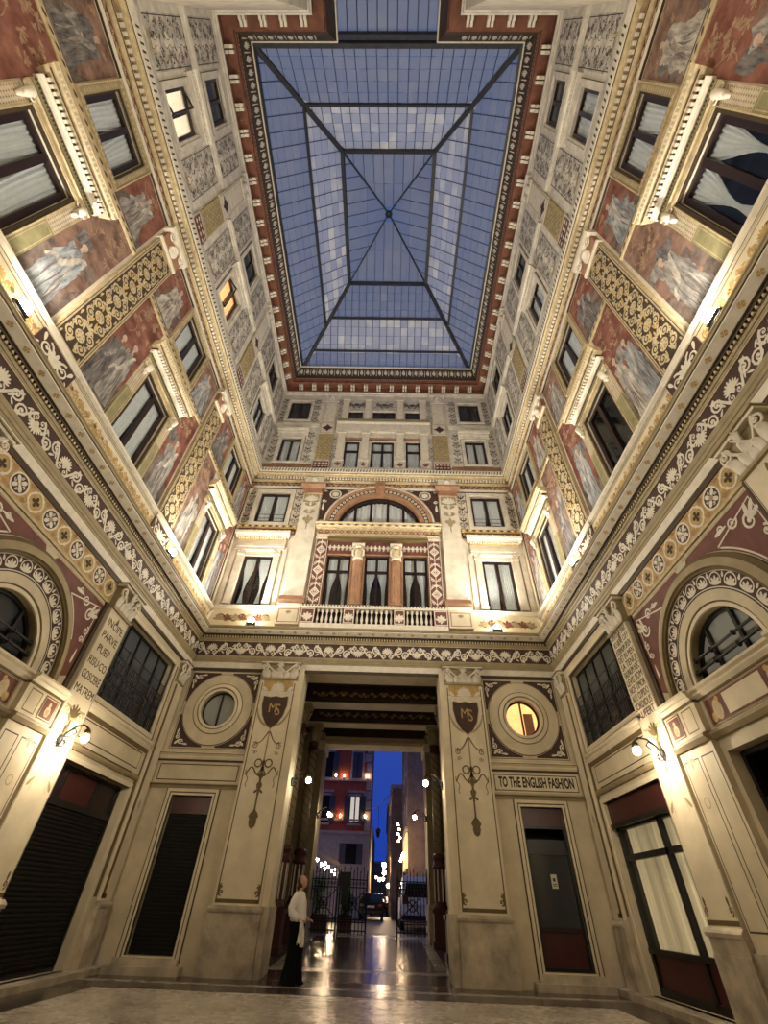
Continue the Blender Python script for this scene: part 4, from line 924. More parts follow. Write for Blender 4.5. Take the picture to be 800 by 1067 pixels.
def at_surround(w2, h, hood):
    r = MB(); r.framep(-w2, w2, 0, h, 0.07, -0.04, 0.035, 'attic_stone'); r.framep(-w2 - 0.07, w2 + 0.07, -0.07, h + 0.07, 0.10, 0, 0.075, 'attic_stone'); r.framep(-w2 - 0.17, w2 + 0.17, -0.17, h + 0.17, 0.012, 0, 0.02, 'line_brown')
    if hood:
        W = w2 + 0.26; r.prof([(0, h + 0.19), (0.07, h + 0.19), (0.09, h + 0.27), (0.09, h + 0.36), (0.12, h + 0.38), (0.14, h + 0.46), (0.22, h + 0.48), (0.25, h + 0.58), (0.25, h + 0.62), (0, h + 0.66)], -W, W, 'attic_stone', -0.2, 0.2)
        for i in range(18): x = -W + 2 * W * (i + .5) / 18; r.box(x - 0.02, x + 0.02, 0.14, 0.18, h + 0.40, h + 0.46, 'white')
    return r.build(nxt('trim'))
def attic_pil():
    r = empty('attic_pilaster'); k = MB(); k.box(-0.42, 0.42, 0, 0.09, 0.0, 0.72, 'attic'); k.box(-0.36, 0.36, 0.09, 0.096, 0.1, 0.6, 'maroon_red'); k.build('base_block', r)
    k = MB()
    for i in range(4):
        for j in range(2): k.fan(-0.26 + 0.175 * i, 0.22 + 0.2 * j, 0.1, 3, pi / 2, 1.6, 0.05, 0.1, 'white')
    k.build('base_ornament', r)
    k = MB(); k.box(-0.36, 0.36, 0, 0.08, 0.72, 2.72, 'attic_gold'); k.lines(-0.34, 0.34, 0.78, 2.66, 0.025, 0.082, 'gold')
    for j in range(15):
        for i in range(4): k.disc(-0.225 + 0.15 * i + 0.07 * (j % 2) - 0.035, 0.9 + 0.12 * j, 0.028, 0.082, 'olive', 6)
    k.build('lower_shaft', r)
    k = MB(); k.box(-0.38, 0.38, 0, 0.10, 2.72, 3.62, 'attic_stone'); k.lines(-0.35, 0.35, 2.76, 3.58, 0.03, 0.102, 'attic_gold')
    for j in range(8): k.leaf(0, 3.17, pi / 4 * j, 0.28 if j % 2 == 0 else 0.2, 0.13, 0.103, 'maroon')
    k.build('star_panel', r)
    k = MB(); k.box(-0.33, 0.33, 0, 0.07, 3.62, 5.55, 'white'); k.lines(-0.31, 0.31, 3.66, 5.5, 0.025, 0.072, 'attic_gold'); k.build('upper_shaft', r)
    k = MB(); k.box(-0.36, 0.36, 0, 0.10, 5.55, 5.62, 'attic_stone'); k.box(-0.34, 0.34, 0, 0.09, 5.62, 6.05, 'attic_stone'); k.prof([(0, 6.05), (0.14, 6.05), (0.2, 6.15), (0.2, 6.2), (0, 6.22)], -0.42, 0.42, 'attic_stone')
    for q in (-1, 1): volute(k, q * 0.26, 0.12, 5.95, 0.1, -q, 'attic_stone', 0.028, 1.4)
    acanthus(k, 0, 0.08, 5.63, 0.36, 0.3, 0.1, 'attic_stone'); k.build('capital', r); return r
as1, as2, ap = at_surround(0.53, 1.70, True), at_surround(0.55, 1.55, False), attic_pil()
gA, gB = [grot(5 + i, 1.02, 2.72) for i in range(2)], [grot(15 + i, 1.02, 2.42) for i in range(2)]
for w in (LATT, RATT):
    for i, u in enumerate((-5, 0, 5)):
        uu = u * w.sg; od = ORD[i]
        for pr, v, lb in ((as1, 16.62, 'hooded stone surround of the {} lower attic window on the {} wall'), (as2, 19.95, 'plain stone surround of the {} top attic window on the {} wall')):
            f = fst(pr); o = pr if f else clone(pr)
            if not f: o.name = nxt('trim')
            w.put(o, uu, v); tag(o, lb.format(od, w.word), 'moulding', kind='structure')
        for q, sd in ((-1, 'near'), (1, 'far')):
            off = 1.36 if not (i == 2 and q > 0) else 1.33
            pr = gA[(i + (q > 0)) % 2]; place_thing(w, pr, uu + q * w.sg * off, 16.45, fst(pr), f'pale grotesque panel, {sd} side of the {od} lower attic window, {w.word} wall', 'wall panel', 'pale grotesque panels')
            pr = gB[(i + (q > 0)) % 2]; place_thing(w, pr, uu + q * w.sg * off, 19.55, fst(pr), f'pale grotesque panel, {sd} side of the {od} top attic window, {w.word} wall', 'wall panel', 'pale grotesque panels')
    for j, u in enumerate((-2.5, 2.5)): place_thing(w, ap, u * w.sg, 16.0, fst(ap), f'{("nearer", "farther")[j]} gold and white attic pilaster on the {w.word} wall', 'pilaster', 'attic pilasters')
    k = MB()
    for a, b in ((-HL, -2.95), (-2.05, 2.05), (2.95, HL)): k.prof([(0, 19.22), (0.05, 19.22), (0.07, 19.28), (0.10, 19.30), (0.12, 19.4), (0.12, 19.44), (0, 19.48)], a, b, 'attic_stone')
    k.box(-HL, HL, 0, 0.05, 16.0, 16.4, 'attic'); k.box(-HL, HL, 0, 0.12, 15.84, 16.0, 'attic_stone'); o = k.build(nxt('trim')); w.put(o); tag(o, f'stone string course between the two attic rows of the {w.word} wall', 'moulding', kind='structure')

# ------------------------------------------------------------------ back wall decoration, main floor to attic
def b_surround():
    r = empty(nxt('trim')); k = MB()
    for q in (-1, 1):
        a = sorted((q * 0.58, q * 0.82)); k.box(a[0], a[1], 0, 0.08, 0, 2.16, 'stone'); k.box(a[0] - 0.02, a[1] + 0.02, 0, 0.10, 0, 0.14, 'stone'); a = sorted((q * 0.9, q * 1.06)); k.box(a[0], a[1], 0, 0.05, -0.05, 2.5, 'stone'); k.quad(a[0] - 0.012, a[0], 0, 2.5, 0.004, 'line_brown')
    k.build('side_pilasters', r); k = MB()
    for q in (-1, 1):
        c = q * 0.70; k.box(c - 0.15, c + 0.15, 0, 0.12, 2.16, 2.22, 'stone'); k.box(c - 0.13, c + 0.13, 0, 0.10, 2.22, 2.38, 'stone'); volute(k, c - 0.1, 0.12, 2.32, 0.06, 1, 'stone', 0.016, 1.2); volute(k, c + 0.1, 0.12, 2.32, 0.06, -1, 'stone', 0.016, 1.2)
    k.build('small_capitals', r); k = MB(); W = 0.95
    k.prof([(0, 2.38), (0.12, 2.38), (0.12, 2.5), (0.14, 2.52), (0.14, 2.64), (0, 2.64)], -W, W, 'stone'); k.box(-W, W, 0, 0.1, 2.64, 2.86, 'cream_light')
    k.box(-W, W, 0, 0.16, 2.86, 2.95, 'gold'); 
    for i in range(20): x = -W + 2 * W * (i + .5) / 20; k.box(x - 0.028, x + 0.028, 0.16, 0.22, 2.87, 2.94, 'white')
    k.prof([(0, 2.95), (0.22, 2.95), (0.25, 3.03), (0.32, 3.05), (0.34, 3.14), (0.34, 3.18), (0, 3.22)], -W - 0.05, W + 0.05, 'stone', -0.3, 0.3); k.build('hood_cornice', r)
    k = MB(); k.box(-1.2, 1.2, 0, 0.02, 3.22, 3.52, 'maroon_red'); rinceau(k, -1.15, 1.15, 3.37, 0.26, 0.024, 'white', 0.55); k.box(-1.2, 1.2, 0, 0.06, 3.52, 3.72, 'gold'); 
    for i in range(17): k.disc(-1.12 + 0.14 * i, 3.62, 0.05, 0.062, 'dark_brown' if i % 2 else 'white', 8)
    k.build('painted_band', r); return r
def b_mz():
    r = empty(nxt('trim')); k = MB(); k.framep(-0.64, 0.64, 0, 1.68, 0.07, -0.03, 0.04, 'stone'); k.framep(-0.71, 0.71, -0.07, 1.75, 0.12, 0, 0.08, 'stone'); k.framep(-0.83, 0.83, -0.19, 1.87, 0.012, 0, 0.02, 'line_brown'); k.build('moulded_frame', r)
    k = MB()
    for q in (-1, 1): vscroll(k, q * 1.05, -0.1, 1.85, 0.42, 0.012, 'maroon', 0.62)
    k.build('scroll_ornament', r); return r
bs, bm_, bat, btp = b_surround(), b_mz(), at_surround(0.49, 1.69, True), at_surround(0.55, 1.58, False)
for q, wd in ((-1, 'left'), (1, 'right')):
    for pr, u, v, lb in ((bs, 4.57, 8.95, 'stone surround with hood of the tall window in the {} bay of the back wall'), (bm_, 4.55, 12.82, 'white frame with dark scrolls of the mezzanine window in the {} bay of the back wall'), (bat, 4.52, 16.67, 'hooded surround of the lower attic window in the {} bay of the back wall'), (btp, 4.52, 19.97, 'plain surround of the top window in the {} bay of the back wall')):
        o = pr if q < 0 else clone(pr)
        if q > 0: o.name = nxt('trim')
        BACK.put(o, q * u, v); tag(o, lb.format(wd), 'moulding', kind='structure')
    # giant pilaster
    p = empty('giant_pilaster'); D = 0.16; k = MB()
    k.box(-0.37, 0.37, 0, D, 0.35, 5.45, 'stone'); sh_ = k.build('shaft', p); k = MB()
    k.prof([(0, 0), (D + 0.12, 0), (D + 0.12, 0.14), (D + 0.08, 0.2), (D + 0.06, 0.27), (D + 0.02, 0.35), (0, 0.35)], -0.38, 0.38, 'terracotta', -0.35, 0.35); k.build('base', p)
    k = MB(); k.box(-0.33, 0.33, D, D + 0.006, 4.95, 5.42, 'olive_pale')
    for j in range(3):
        for s in (-1, 1): k.spiral(s * 0.16, 4.85 - 0.42 * j, 0.11 - 0.02 * j, 1.5, pi / 2, s, 0.045, D + 0.008, 'olive_pale', 16); k.leaf(s * 0.02, 4.7 - 0.42 * j, pi / 2 - s * 0.9, 0.24, 0.12, D + 0.008, 'olive_pale')
    k.fan(0, 4.98, 0.4, 7, pi / 2, 2.2, 0.1, D + 0.010, 'white'); k.leaf(0, 4.2, -pi / 2, 0.5, 0.2, D + 0.008, 'olive_pale'); k.leaf(0, 3.9, -pi / 2, 0.5, 0.05, D + 0.008, 'olive_pale'); k.build('painted_ornament', sh_)
    k = MB(); k.prof([(0, 5.45), (D + 0.05, 5.45), (D + 0.05, 5.52), (D, 5.55), (0, 5.55)], -0.42, 0.42, 'terracotta'); k.box(-0.38, 0.38, 0, D + 0.01, 5.55, 5.75, 'terracotta'); k.prof([(0, 5.75), (D + 0.06, 5.75), (D + 0.16, 5.92), (D + 0.16, 6.0), (0, 6.0)], -0.42, 0.42, 'terracotta', -0.4, 0.4); k.box(-0.40, 0.40, 0, D + 0.1, 6.0, 6.4, 'stone'); acanthus(k, 0, D + 0.06, 6.02, 0.3, 0.3, 0.08, 'white'); k.build('capital', p)
    BACK.put(p, q * 2.93, 8.93); tag(p, f'tall cream pilaster with terracotta capital, {wd} of the arched triple window', 'pilaster', 'giant pilasters')
    # ornamental pilaster beside the triple window
    p = empty('patterned_pilaster'); k = MB(); k.box(-0.24, 0.24, 0, 0.10, 0, 3.0, 'maroon_red'); k.lines(-0.235, 0.235, 0.02, 2.98, 0.022, 0.102, 'white'); sh_ = k.build('shaft', p)
    k = MB()
    for j in range(3):
        v = 0.55 + 0.95 * j
        for r0 in (0.17, 0.09): k.add([(x, 0.104, v + y) for x, y in ((0, -r0 * 1.3), (r0 * 1.1, 0), (0, r0 * 1.3), (-r0 * 1.1, 0))] + [(x, 0.104, v + y) for x, y in ((0, -r0 * .85), (r0 * .7, 0), (0, r0 * .85), (-r0 * .7, 0))], [(0, 1, 5, 4), (1, 2, 6, 5), (2, 3, 7, 6), (3, 0, 4, 7)], 'white')
        for s in (-1, 1): 
            for g in (-1, 1): k.spiral(s * 0.14, v + g * 0.32, 0.07, 1.2, pi / 2 * g, s * g, 0.03, 0.104, 'white', 12); k.ribbon([(s * 0.20, v + g * 0.2), (0, v + g * 0.42)], 0.03, 0.104, 'white')
        k.fan(0, v + 0.3, 0.14, 3, pi / 2, 1.2, 0.06, 0.105, 'white')
    k.quad(-0.012, 0.012, 0.05, 2.95, 0.1035, 'white'); k.build('painted_ornament', sh_)
    k = MB(); k.box(-0.26, 0.26, 0, 0.14, 3.0, 3.05, 'white')
    for i in range(6): k.box(-0.23 + 0.08 * i, -0.17 + 0.08 * i, 0, 0.13, 3.05, 3.22, 'white')
    k.box(-0.27, 0.27, 0, 0.16, 3.22, 3.27, 'gold_pale'); k.build('capital', p)
    BACK.put(p, q * 2.2, 8.95); tag(p, f'narrow maroon and white patterned pilaster at the {wd} edge of the triple window', 'pilaster', 'patterned pilasters')
    # fluted columns between the triple windows
    p = empty('fluted_column'); k = MB(); n = 28; rings = []
    for v in (0.12, 1.0, 1.98):
        rr = 0.185 - 0.012 * v / 2; rings.append([((rr - (0.018 if i % 2 else 0)) * cos(2 * pi * i / n), 0.0 + (rr - (0.018 if i % 2 else 0)) * sin(2 * pi * i / n), v) for i in range(n)])
    k.loft(rings, 'terracotta', True, False); k.build('shaft', p)
    k = MB(); k.box(-0.22, 0.22, -0.22, 0.22, 0, 0.06, 'terracotta'); k.lathe(0, 0, [(0.22, 0.06), (0.21, 0.12), (0.18, 0.13)], 'terracotta'); k.build('base', p)
    k = MB(); k.lathe(0, 0, [(0.17, 1.98), (0.2, 2.0), (0.2, 2.08), (0.18, 2.1)], 'white'); k.sphere((0, 0.1, 2.38), 0.13, 'gold_pale', 12, (0.95, 0.9, 1.25)); k.lathe(0, 0, [(0.17, 2.1), (0.18, 2.3), (0.2, 2.52), (0.22, 2.62)], 'gold_pale')
    for s in (-1, 1): k.tube([(s * 0.12, 0.1, 2.5), (s * 0.2, 0.12, 2.4), (s * 0.2, 0.1, 2.22), (s * 0.15, 0.08, 2.14)], [0.04, 0.05, 0.045, 0.02], 'white', 6); k.sphere((s * 0.05, 0.205, 2.42), 0.018, 'dark_brown', 6)
    k.sphere((0, 0.225, 2.37), 0.028, 'gold_pale', 6, (0.7, 1, 1.4)); k.sphere((0, 0.19, 2.54), 0.1, 'white', 8, (1.3, 0.6, 0.5)); k.box(-0.24, 0.24, -0.2, 0.22, 2.62, 2.70, 'white'); k.build('carved_capital', p)
    BACK.put(p, q * 0.73, 8.93, 0.06); tag(p, f'{wd} fluted terracotta column with a carved head between the triple windows', 'column', 'fluted columns')
    # attic pilaster
    o = clone(ap); BACK.put(o, q * 2.85, 16.0); tag(o, f'gold and white attic pilaster {wd} of the loggia on the back wall', 'pilaster', 'attic pilasters')
    k = MB()
    for a in (3.62, 5.36): vscroll(k, q * a, 16.6, 19.0, 0.42, 0.012, 'attic_ink', 0.62); vscroll(k, q * a, 19.7, 21.9, 0.42, 0.012, 'attic_ink', 0.62)
    vscroll(k, q * 2.38, 16.8, 18.6, 0.3, 0.012, 'attic_ink', 0.6); vscroll(k, q * 2.38, 20.0, 21.9, 0.3, 0.012, 'attic_ink', 0.6)
    o = k.build(nxt('trim')); BACK.put(o); tag(o, f'dark painted scrolls around the attic windows of the {wd} bay of the back wall', 'painted ornament', kind='structure')
# attic loggia piers
lp = MB(); lp.box(-0.17, 0.17, 0, 0.14, 0.55, 2.62, 'white'); lp.box(-0.23, 0.23, 0, 0.2, 0.0, 0.45, 'attic'); lp.box(-0.25, 0.25, 0, 0.22, 0.45, 0.55, 'white'); lp.box(-0.21, 0.21, 0, 0.18, 2.62, 2.75, 'white'); lp.fan(0, 0.1, 0.26, 3, pi / 2, 1.2, 0.1, 0.203, 'maroon_red')
lp = lp.build('loggia_pier'); lq = MB(); lq.box(-0.16, 0.16, 0, 0.12, 0, 1.72, 'white'); lq.box(-0.20, 0.20, 0, 0.15, 1.72, 1.85, 'white'); lq = lq.build('loggia_pier')
for i, u in enumerate((-2.05, -0.86, 0.86, 2.05)):
    nm = ('leftmost', 'second', 'third', 'rightmost')[i]
    place_thing(BACK, lp, u, 16.1, i == 0, f'{nm} tall white pier of the attic loggia on the back wall', 'pier', 'loggia piers')
    place_thing(BACK, lq, u, 19.95, i == 0, f'{nm} short white pier of the top row of the attic loggia on the back wall', 'pier', 'loggia piers')
k = MB(); k.prof([(0, 18.9), (0.12, 18.9), (0.14, 19.05), (0.14, 19.5), (0.2, 19.58), (0.2, 19.66), (0, 19.7)], -2.4, 2.4, 'white'); k.prof([(0, 19.7), (0.16, 19.7), (0.16, 19.92), (0, 19.92)], -2.4, 2.4, 'olive_pale')
k.box(-1.9, 1.9, 0, 0.03, 20.85, 21.75, 'attic'); k.box(-5.55, 5.55, 0, 0.12, 15.84, 16.0, 'attic_stone'); k.box(-2.35, 2.35, 0, 0.2, 16.0, 16.1, 'attic_stone'); k.box(-1.9, 1.9, 0, 0.04, 18.3, 18.9, 'attic_stone'); k.box(-1.9, 1.9, 0, 0.05, 18.3, 18.48, 'terracotta')
for u in (-1.5, 0, 1.5): scroll_unit(k, u, 21.3, 0.62, 0.9, 0.035, 'attic_ink')
o = k.build(nxt('trim')); BACK.put(o); tag(o, 'cream and olive string course across the attic loggia of the back wall', 'moulding', kind='structure')
for q in (-1, 1):
    k = MB(); a = sorted((q * 3.3, q * XA)); k.prof([(0, 19.35), (0.05, 19.35), (0.08, 19.5), (0.08, 19.55), (0, 19.6)], a[0], a[1], 'attic_stone'); k.box(a[0], a[1], 0, 0.06, 16.0, 16.42, 'terracotta'); o = k.build(nxt('trim')); BACK.put(o); tag(o, f'stone string course of the {"left" if q < 0 else "right"} attic bay of the back wall', 'moulding', kind='structure')
# arch, entablature and spandrels of the triple window
r = empty(nxt('trim')); BACK.put(r); tag(r, 'terracotta arch with beaded rings over the half-round fanlight', 'arch moulding', kind='structure')
k = MB(); k.ring(0, 12.72, 1.72, 1.90, 0, 0.06, 'terracotta', 0, pi); k.build('inner_ring', r)
k = MB(); k.ring(0, 12.72, 1.90, 2.08, 0, 0.05, 'dark_brown', 0, pi); 
for i in range(34): a = pi * (i + .5) / 34; k.annulus(1.99 * cos(a), 12.72 + 1.99 * sin(a), 0.028, 0.068, 0.054, 'white', n=8)
k.build('bead_ring', r); k = MB(); k.ring(0, 12.72, 2.08, 2.22, 0, 0.07, 'terracotta', 0, pi); k.build('outer_ring', r); k = MB(); k.ring(0, 12.72, 2.22, 2.32, 0, 0.13, 'white', 0, pi, dm=0.08); k.build('white_hood', r)
k = MB(); k.box(-0.18, 0.18, 0, 0.2, 14.6, 15.14, 'terracotta', -0.04); volute(k, 0, 0.2, 14.95, 0.13, 1, 'terracotta', 0.03, 1.3); k.build('keystone', r)
k = MB()
for q in (-1, 1):
    P = [(q * 2.34 * cos(a), 12.72 + 2.34 * sin(a)) for a in [0.12 + 1.35 * i / 14 for i in range(15)]]
    P = [p for p in P if p[1] < 14.9] ; P += [(q * 0.5, 14.92), (q * 2.52, 14.92), (q * 2.52, 13.0)]
    k.poly(P, 0.02, 'maroon'); k.annulus(q * 1.95, 14.5, 0.2, 0.26, 0.026, 'white'); k.disc(q * 1.95, 14.5, 0.17, 0.025, 'olive_pale', 16)
    for j in range(8): k.leaf(q * 1.95, 14.5, pi / 4 * j, 0.15, 0.07, 0.028, 'white')
    k.spiral(q * 2.4, 14.1, 0.1, 1.4, 0, q, 0.05, 0.025, 'white', 14); k.spiral(q * 1.35, 14.78, 0.1, 1.4, pi, -q, 0.045, 0.025, 'white', 14); k.spiral(q * 2.42, 14.72, 0.09, 1.4, 0, q, 0.04, 0.025, 'white', 14); k.leaf(q * 2.42, 13.95, -pi / 2, 0.4, 0.12, 0.025, 'white'); k.leaf(q * 1.2, 14.8, 0 if q < 0 else pi, -0.3, 0.1, 0.025, 'white')
k.build('spandrels', r)
r = empty(nxt('trim')); BACK.put(r); tag(r, 'gold entablature with a chain of rings under the half-round fanlight', 'moulding', kind='structure')
k = MB(); k.box(-2.42, 2.42, 0, 0.16, 12.12, 12.42, 'gold_pale')
for i in range(34): k.annulus(-2.32 + 0.1406 * i, 12.27, 0.045, 0.085, 0.163, 'terracotta' if i % 2 else 'maroon_red', n=10)
k.build('ring_chain', r); k = MB(); k.prof([(0, 12.42), (0.2, 12.42), (0.22, 12.5), (0.26, 12.52), (0.26, 12.62), (0.3, 12.66), (0.3, 12.7), (0, 12.74)], -2.45, 2.45, 'gold_pale', -0.3, 0.3)
for i in range(30): k.box(-2.4 + 0.162 * i, -2.3 + 0.162 * i, 0.26, 0.275, 12.53, 12.6, 'olive' if i % 2 else 'white')
k.build('cornice', r); k = MB(); k.box(-2.4, 2.4, 0, 0.1, 11.95, 12.12, 'olive_pale'); k.box(-1.98, 1.98, 0, 0.22, 11.86, 11.95, 'olive'); k.build('soffit', r)
k = MB(); k.box(-1.96, 1.96, 0, 0.03, 11.30, 11.86, 'maroon_red')
for i in range(24): 
    x = -1.86 + 3.72 * i / 23; k.fan(x, 11.5, 0.2, 3, pi / 2, 1.3, 0.07, 0.035, 'white'); k.spiral(x, 11.45, 0.05, 1.2, 0, 1, 0.022, 0.036, 'white', 10)
k.build('palmette_frieze', r); k = MB()
for u in (-1.46, 0, 1.46): k.framep(u - 0.46, u + 0.46, 8.95, 11.2, 0.07, -0.05, 0.04, 'terracotta')
k.build('window_jambs', r)

# balustrade under the triple window
bal = empty('balustrade'); BACK.put(bal, 0, 8.12, 0.0); tag(bal, 'cream stone balustrade with maroon shield blocks under the triple window', 'balustrade')
k = MB(); k.prof([(0.04, 0.62), (0.30, 0.62), (0.33, 0.68), (0.33, 0.74), (0.04, 0.76)], -2.52, 2.52, 'white', 0, 0)
for i in range(46): k.box(-2.48 + 0.108 * i, -2.43 + 0.108 * i, 0.33, 0.338, 0.685, 0.73, 'dark_brown')
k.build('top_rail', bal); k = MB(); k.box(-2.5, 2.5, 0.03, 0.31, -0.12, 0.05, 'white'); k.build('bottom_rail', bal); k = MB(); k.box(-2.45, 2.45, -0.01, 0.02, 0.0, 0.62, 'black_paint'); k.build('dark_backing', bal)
for u, hw in ((-2.27, 0.24), (-0.86, 0.19), (0.86, 0.19), (2.27, 0.24)):
    k = MB(); k.box(u - hw, u + hw, 0.04, 0.30, 0.05, 0.62, 'maroon_red'); pd = k.build('pedestal', bal); k = MB(); k.lines(u - hw + .01, u + hw - .01, 0.07, 0.6, 0.03, 0.302, 'white'); k.fan(u, 0.22, 0.24, 5, pi / 2, 2.2, 0.085, 0.303, 'white'); k.fan(u, 0.3, 0.18, 3, -pi / 2, 1.4, 0.07, 0.303, 'white'); k.build('painted_shield', pd)
bp = None
for a, b, n in ((-2.03, -1.05, 6), (-0.67, 0.67, 8), (1.05, 2.03, 6)):
    for i in range(n):
        u = a + (b - a) * (i + 0.5) / n
        if bp is None:
            k = MB(); k.lathe(0, 0.17, [(0.050, 0.05), (0.050, 0.09), (0.022, 0.11), (0.034, 0.17), (0.050, 0.25), (0.038, 0.34), (0.020, 0.43), (0.019, 0.49), (0.036, 0.52), (0.046, 0.55), (0.046, 0.62)], 'white', 12); bp = k.build('baluster', bal); bp.location.x = u
        else: c = bp.copy(); COL.objects.link(c); c.parent = bal; c.location.x = u
for q, wd in ((-1, 'left'), (1, 'right')):
    p = empty('pedestal_panel'); k = MB(); a = sorted((q * 2.54, q * 3.36)); k.box(a[0], a[1], 0, 0.24, 0, 0.64, 'cream_light'); k.prof([(0, 0.64), (0.28, 0.64), (0.3, 0.7), (0.3, 0.765), (0, 0.78)], a[0], a[1], 'white'); pb_ = k.build('block', p)
    k = MB(); k.lines(a[0] + 0.06, a[1] - 0.06, 0.06, 0.58, 0.035, 0.243, 'terracotta'); k.fan((a[0] + a[1]) / 2, 0.5, 0.13, 5, -pi / 2, 2, 0.06, 0.244, 'olive_pale'); k.build('painted_frame', pb_); BACK.put(p, 0, 8.14); tag(p, f'cream framed pedestal block under the {wd} giant pilaster', 'pedestal', 'pedestal blocks')
    k = MB(); a = sorted((q * 3.36, q * (XG - 0.02))); k.box(a[0], a[1], 0, 0.10, 7.96, 8.72, 'cream_light'); k.prof([(0, 8.72), (0.14, 8.72), (0.17, 8.8), (0.17, 8.86), (0, 8.88)], a[0], a[1], 'white'); o = k.build(nxt('trim')); BACK.put(o); tag(o, f'cream plinth with maroon leaf painting under the {wd} bay of the back wall', 'plinth', kind='structure')
    k = MB()
    for i in range(7):
        x = q * (3.75 + 0.26 * i); k.spiral(x, 8.4, 0.14, 1.4, i, q if i % 2 else -q, 0.06, 0.104, ('maroon_red', 'olive', 'terracotta')[i % 3], 16); k.fan(x, 8.3, 0.25, 5, pi / 2, 2.6, 0.09, 0.106, ('olive_pale', 'maroon_red')[i % 2])
    k.build('painted_leaves', o)

# ------------------------------------------------------------------ ground floor
def base_block(k, w, D, h=1.14):
    W = w / 2
    k.box(-W - 0.06, W + 0.06, 0, D + 0.06, 0, h - 0.30, 'travertine', 0.015); k.box(-W - 0.04, W + 0.04, 0, D + 0.045, h - 0.30, h - 0.11, 'travertine')
    k.prof([(0, h - 0.11), (D + 0.07, h - 0.11), (D + 0.08, h - 0.06), (D + 0.06, h - 0.03), (D + 0.02, h), (0, h)], -W - 0.03, W + 0.03, 'travertine', -0.2, 0.2)
def wall_pil(lines, size, step, top, label, w, u, hook=True):
    r = empty('inscribed_pilaster'); D = 0.13; W = 0.42
    k = MB(); k.box(-W, W, 0, D, 1.14, 6.0, 'cream_light'); sh_ = k.build('shaft', r)
    k = MB(); k.quad(-W + 0.01, -W + 0.022, 1.25, 5.95, D + 0.002, 'line_brown'); k.quad(W - 0.022, W - 0.01, 1.25, 5.95, D + 0.002, 'line_brown'); k.quad(-W, W, 1.16, 1.22, D + 0.002, 'olive')
    for q in (-1, 1): k.spiral(q * (W - 0.1), 1.32, 0.06, 1.2, -pi / 2, q, 0.03, D + 0.003, 'olive', 12); k.leaf(q * (W - 0.1), 1.35, pi / 2, 0.14, 0.06, D + 0.003, 'olive')
    # painted pendant under the inscription
    for q in (-1, 1):
        k.spiral(q * 0.2, 3.86, 0.11, 1.4, 0 if q > 0 else pi, q, 0.03, D + 0.003, 'olive_pale', 18); k.ribbon([(q * (0.08 + 0.28 * t), 3.98 - 0.05 * sin(3 * t) + 0.02 * cos(9 * t)) for t in [i / 8 for i in range(9)]], 0.03, D + 0.003, 'olive_pale'); k.leaf(0, 3.7, pi / 2 - q * 0.8, 0.2, 0.08, D + 0.004, 'olive_pale')
        k.ribbon([(q * (0.36 - 0.16 * t + 0.05 * sin(7 * t)), 3.8 - 1.25 * t) for t in [i / 16 for i in range(17)]], [0.018 * (1 - 0.5 * i / 16) for i in range(17)], D + 0.003, 'olive_pale'); k.ribbon([(q * (0.34 - 0.3 * t), 3.9 - 0.5 * sin(t * pi / 2)) for t in [i / 10 for i in range(11)]], 0.012, D + 0.003, 'olive_pale'); k.leaf(q * 0.22, 2.75, -pi / 2 + q * 0.7, 0.2, 0.07, D + 0.004, 'olive_pale')
    k.fan(0, 3.78, 0.26, 5, pi / 2, 1.8, 0.07, D + 0.005, 'olive'); k.leaf(0, 3.75, -pi / 2, 0.35, 0.12, D + 0.005, 'olive'); k.leaf(0, 3.42, -pi / 2, 0.3, 0.05, D + 0.005, 'olive'); k.leaf(0, 5.9, -pi / 2, 0.16, 0.09, D + 0.004, 'olive'); k.build('painted_ornament', sh_)
    k = MB(); base_block(k, 0.84, D); k.build('base', r)
    k = MB(); capital(k, 0.84, 6.02, 6.60, D); k.build('capital', r)
    for i, t in enumerate(lines):
        o = text_mesh(t, size, 'text_brown', 1.0, bold=0.0); o.parent = sh_; 
        wd = max(o.dimensions.x, 0.01); mx = 0.70; sx = min(1.0, mx / wd); o.scale = (sx, 1, 1); o.location = (0, -D - 0.002, top - step * i)
    w.put(r, u); tag(r, label, 'pilaster'); return r
wall_pil(['INCIPE', 'PARVE', 'PUER', 'RISU\u00b7CO', 'GOSCERE', 'MATREM'], 0.225, 0.285, 5.70, 'cream pilaster of the left wall lettered INCIPE PARVE PUER, with carved capital', LEFT, 2.52)
wall_pil(['VIVITUR PAR', 'VO BENE CUI P', 'ATERNUM SPLEN', 'DET IN MEN', 'SA TENUI', 'SALINUM NEC', 'LEVIS SOM', 'NOS TIMOR', 'AUT CUPIDO', 'SORDIDUS', 'AUFERT'], 0.19, 0.167, 5.88, 'cream pilaster of the right wall with eleven lines of Latin lettering and carved capital', RIGHT, -2.52)
for w, wd in ((LEFT, 'left'), (RIGHT, 'right')):
    wall_pil([], 0.2, 0.2, 5, f'plain lettering-free cream pilaster of the {wd} wall nearer to the viewer, with carved capital', w, -2.52 * w.sg)
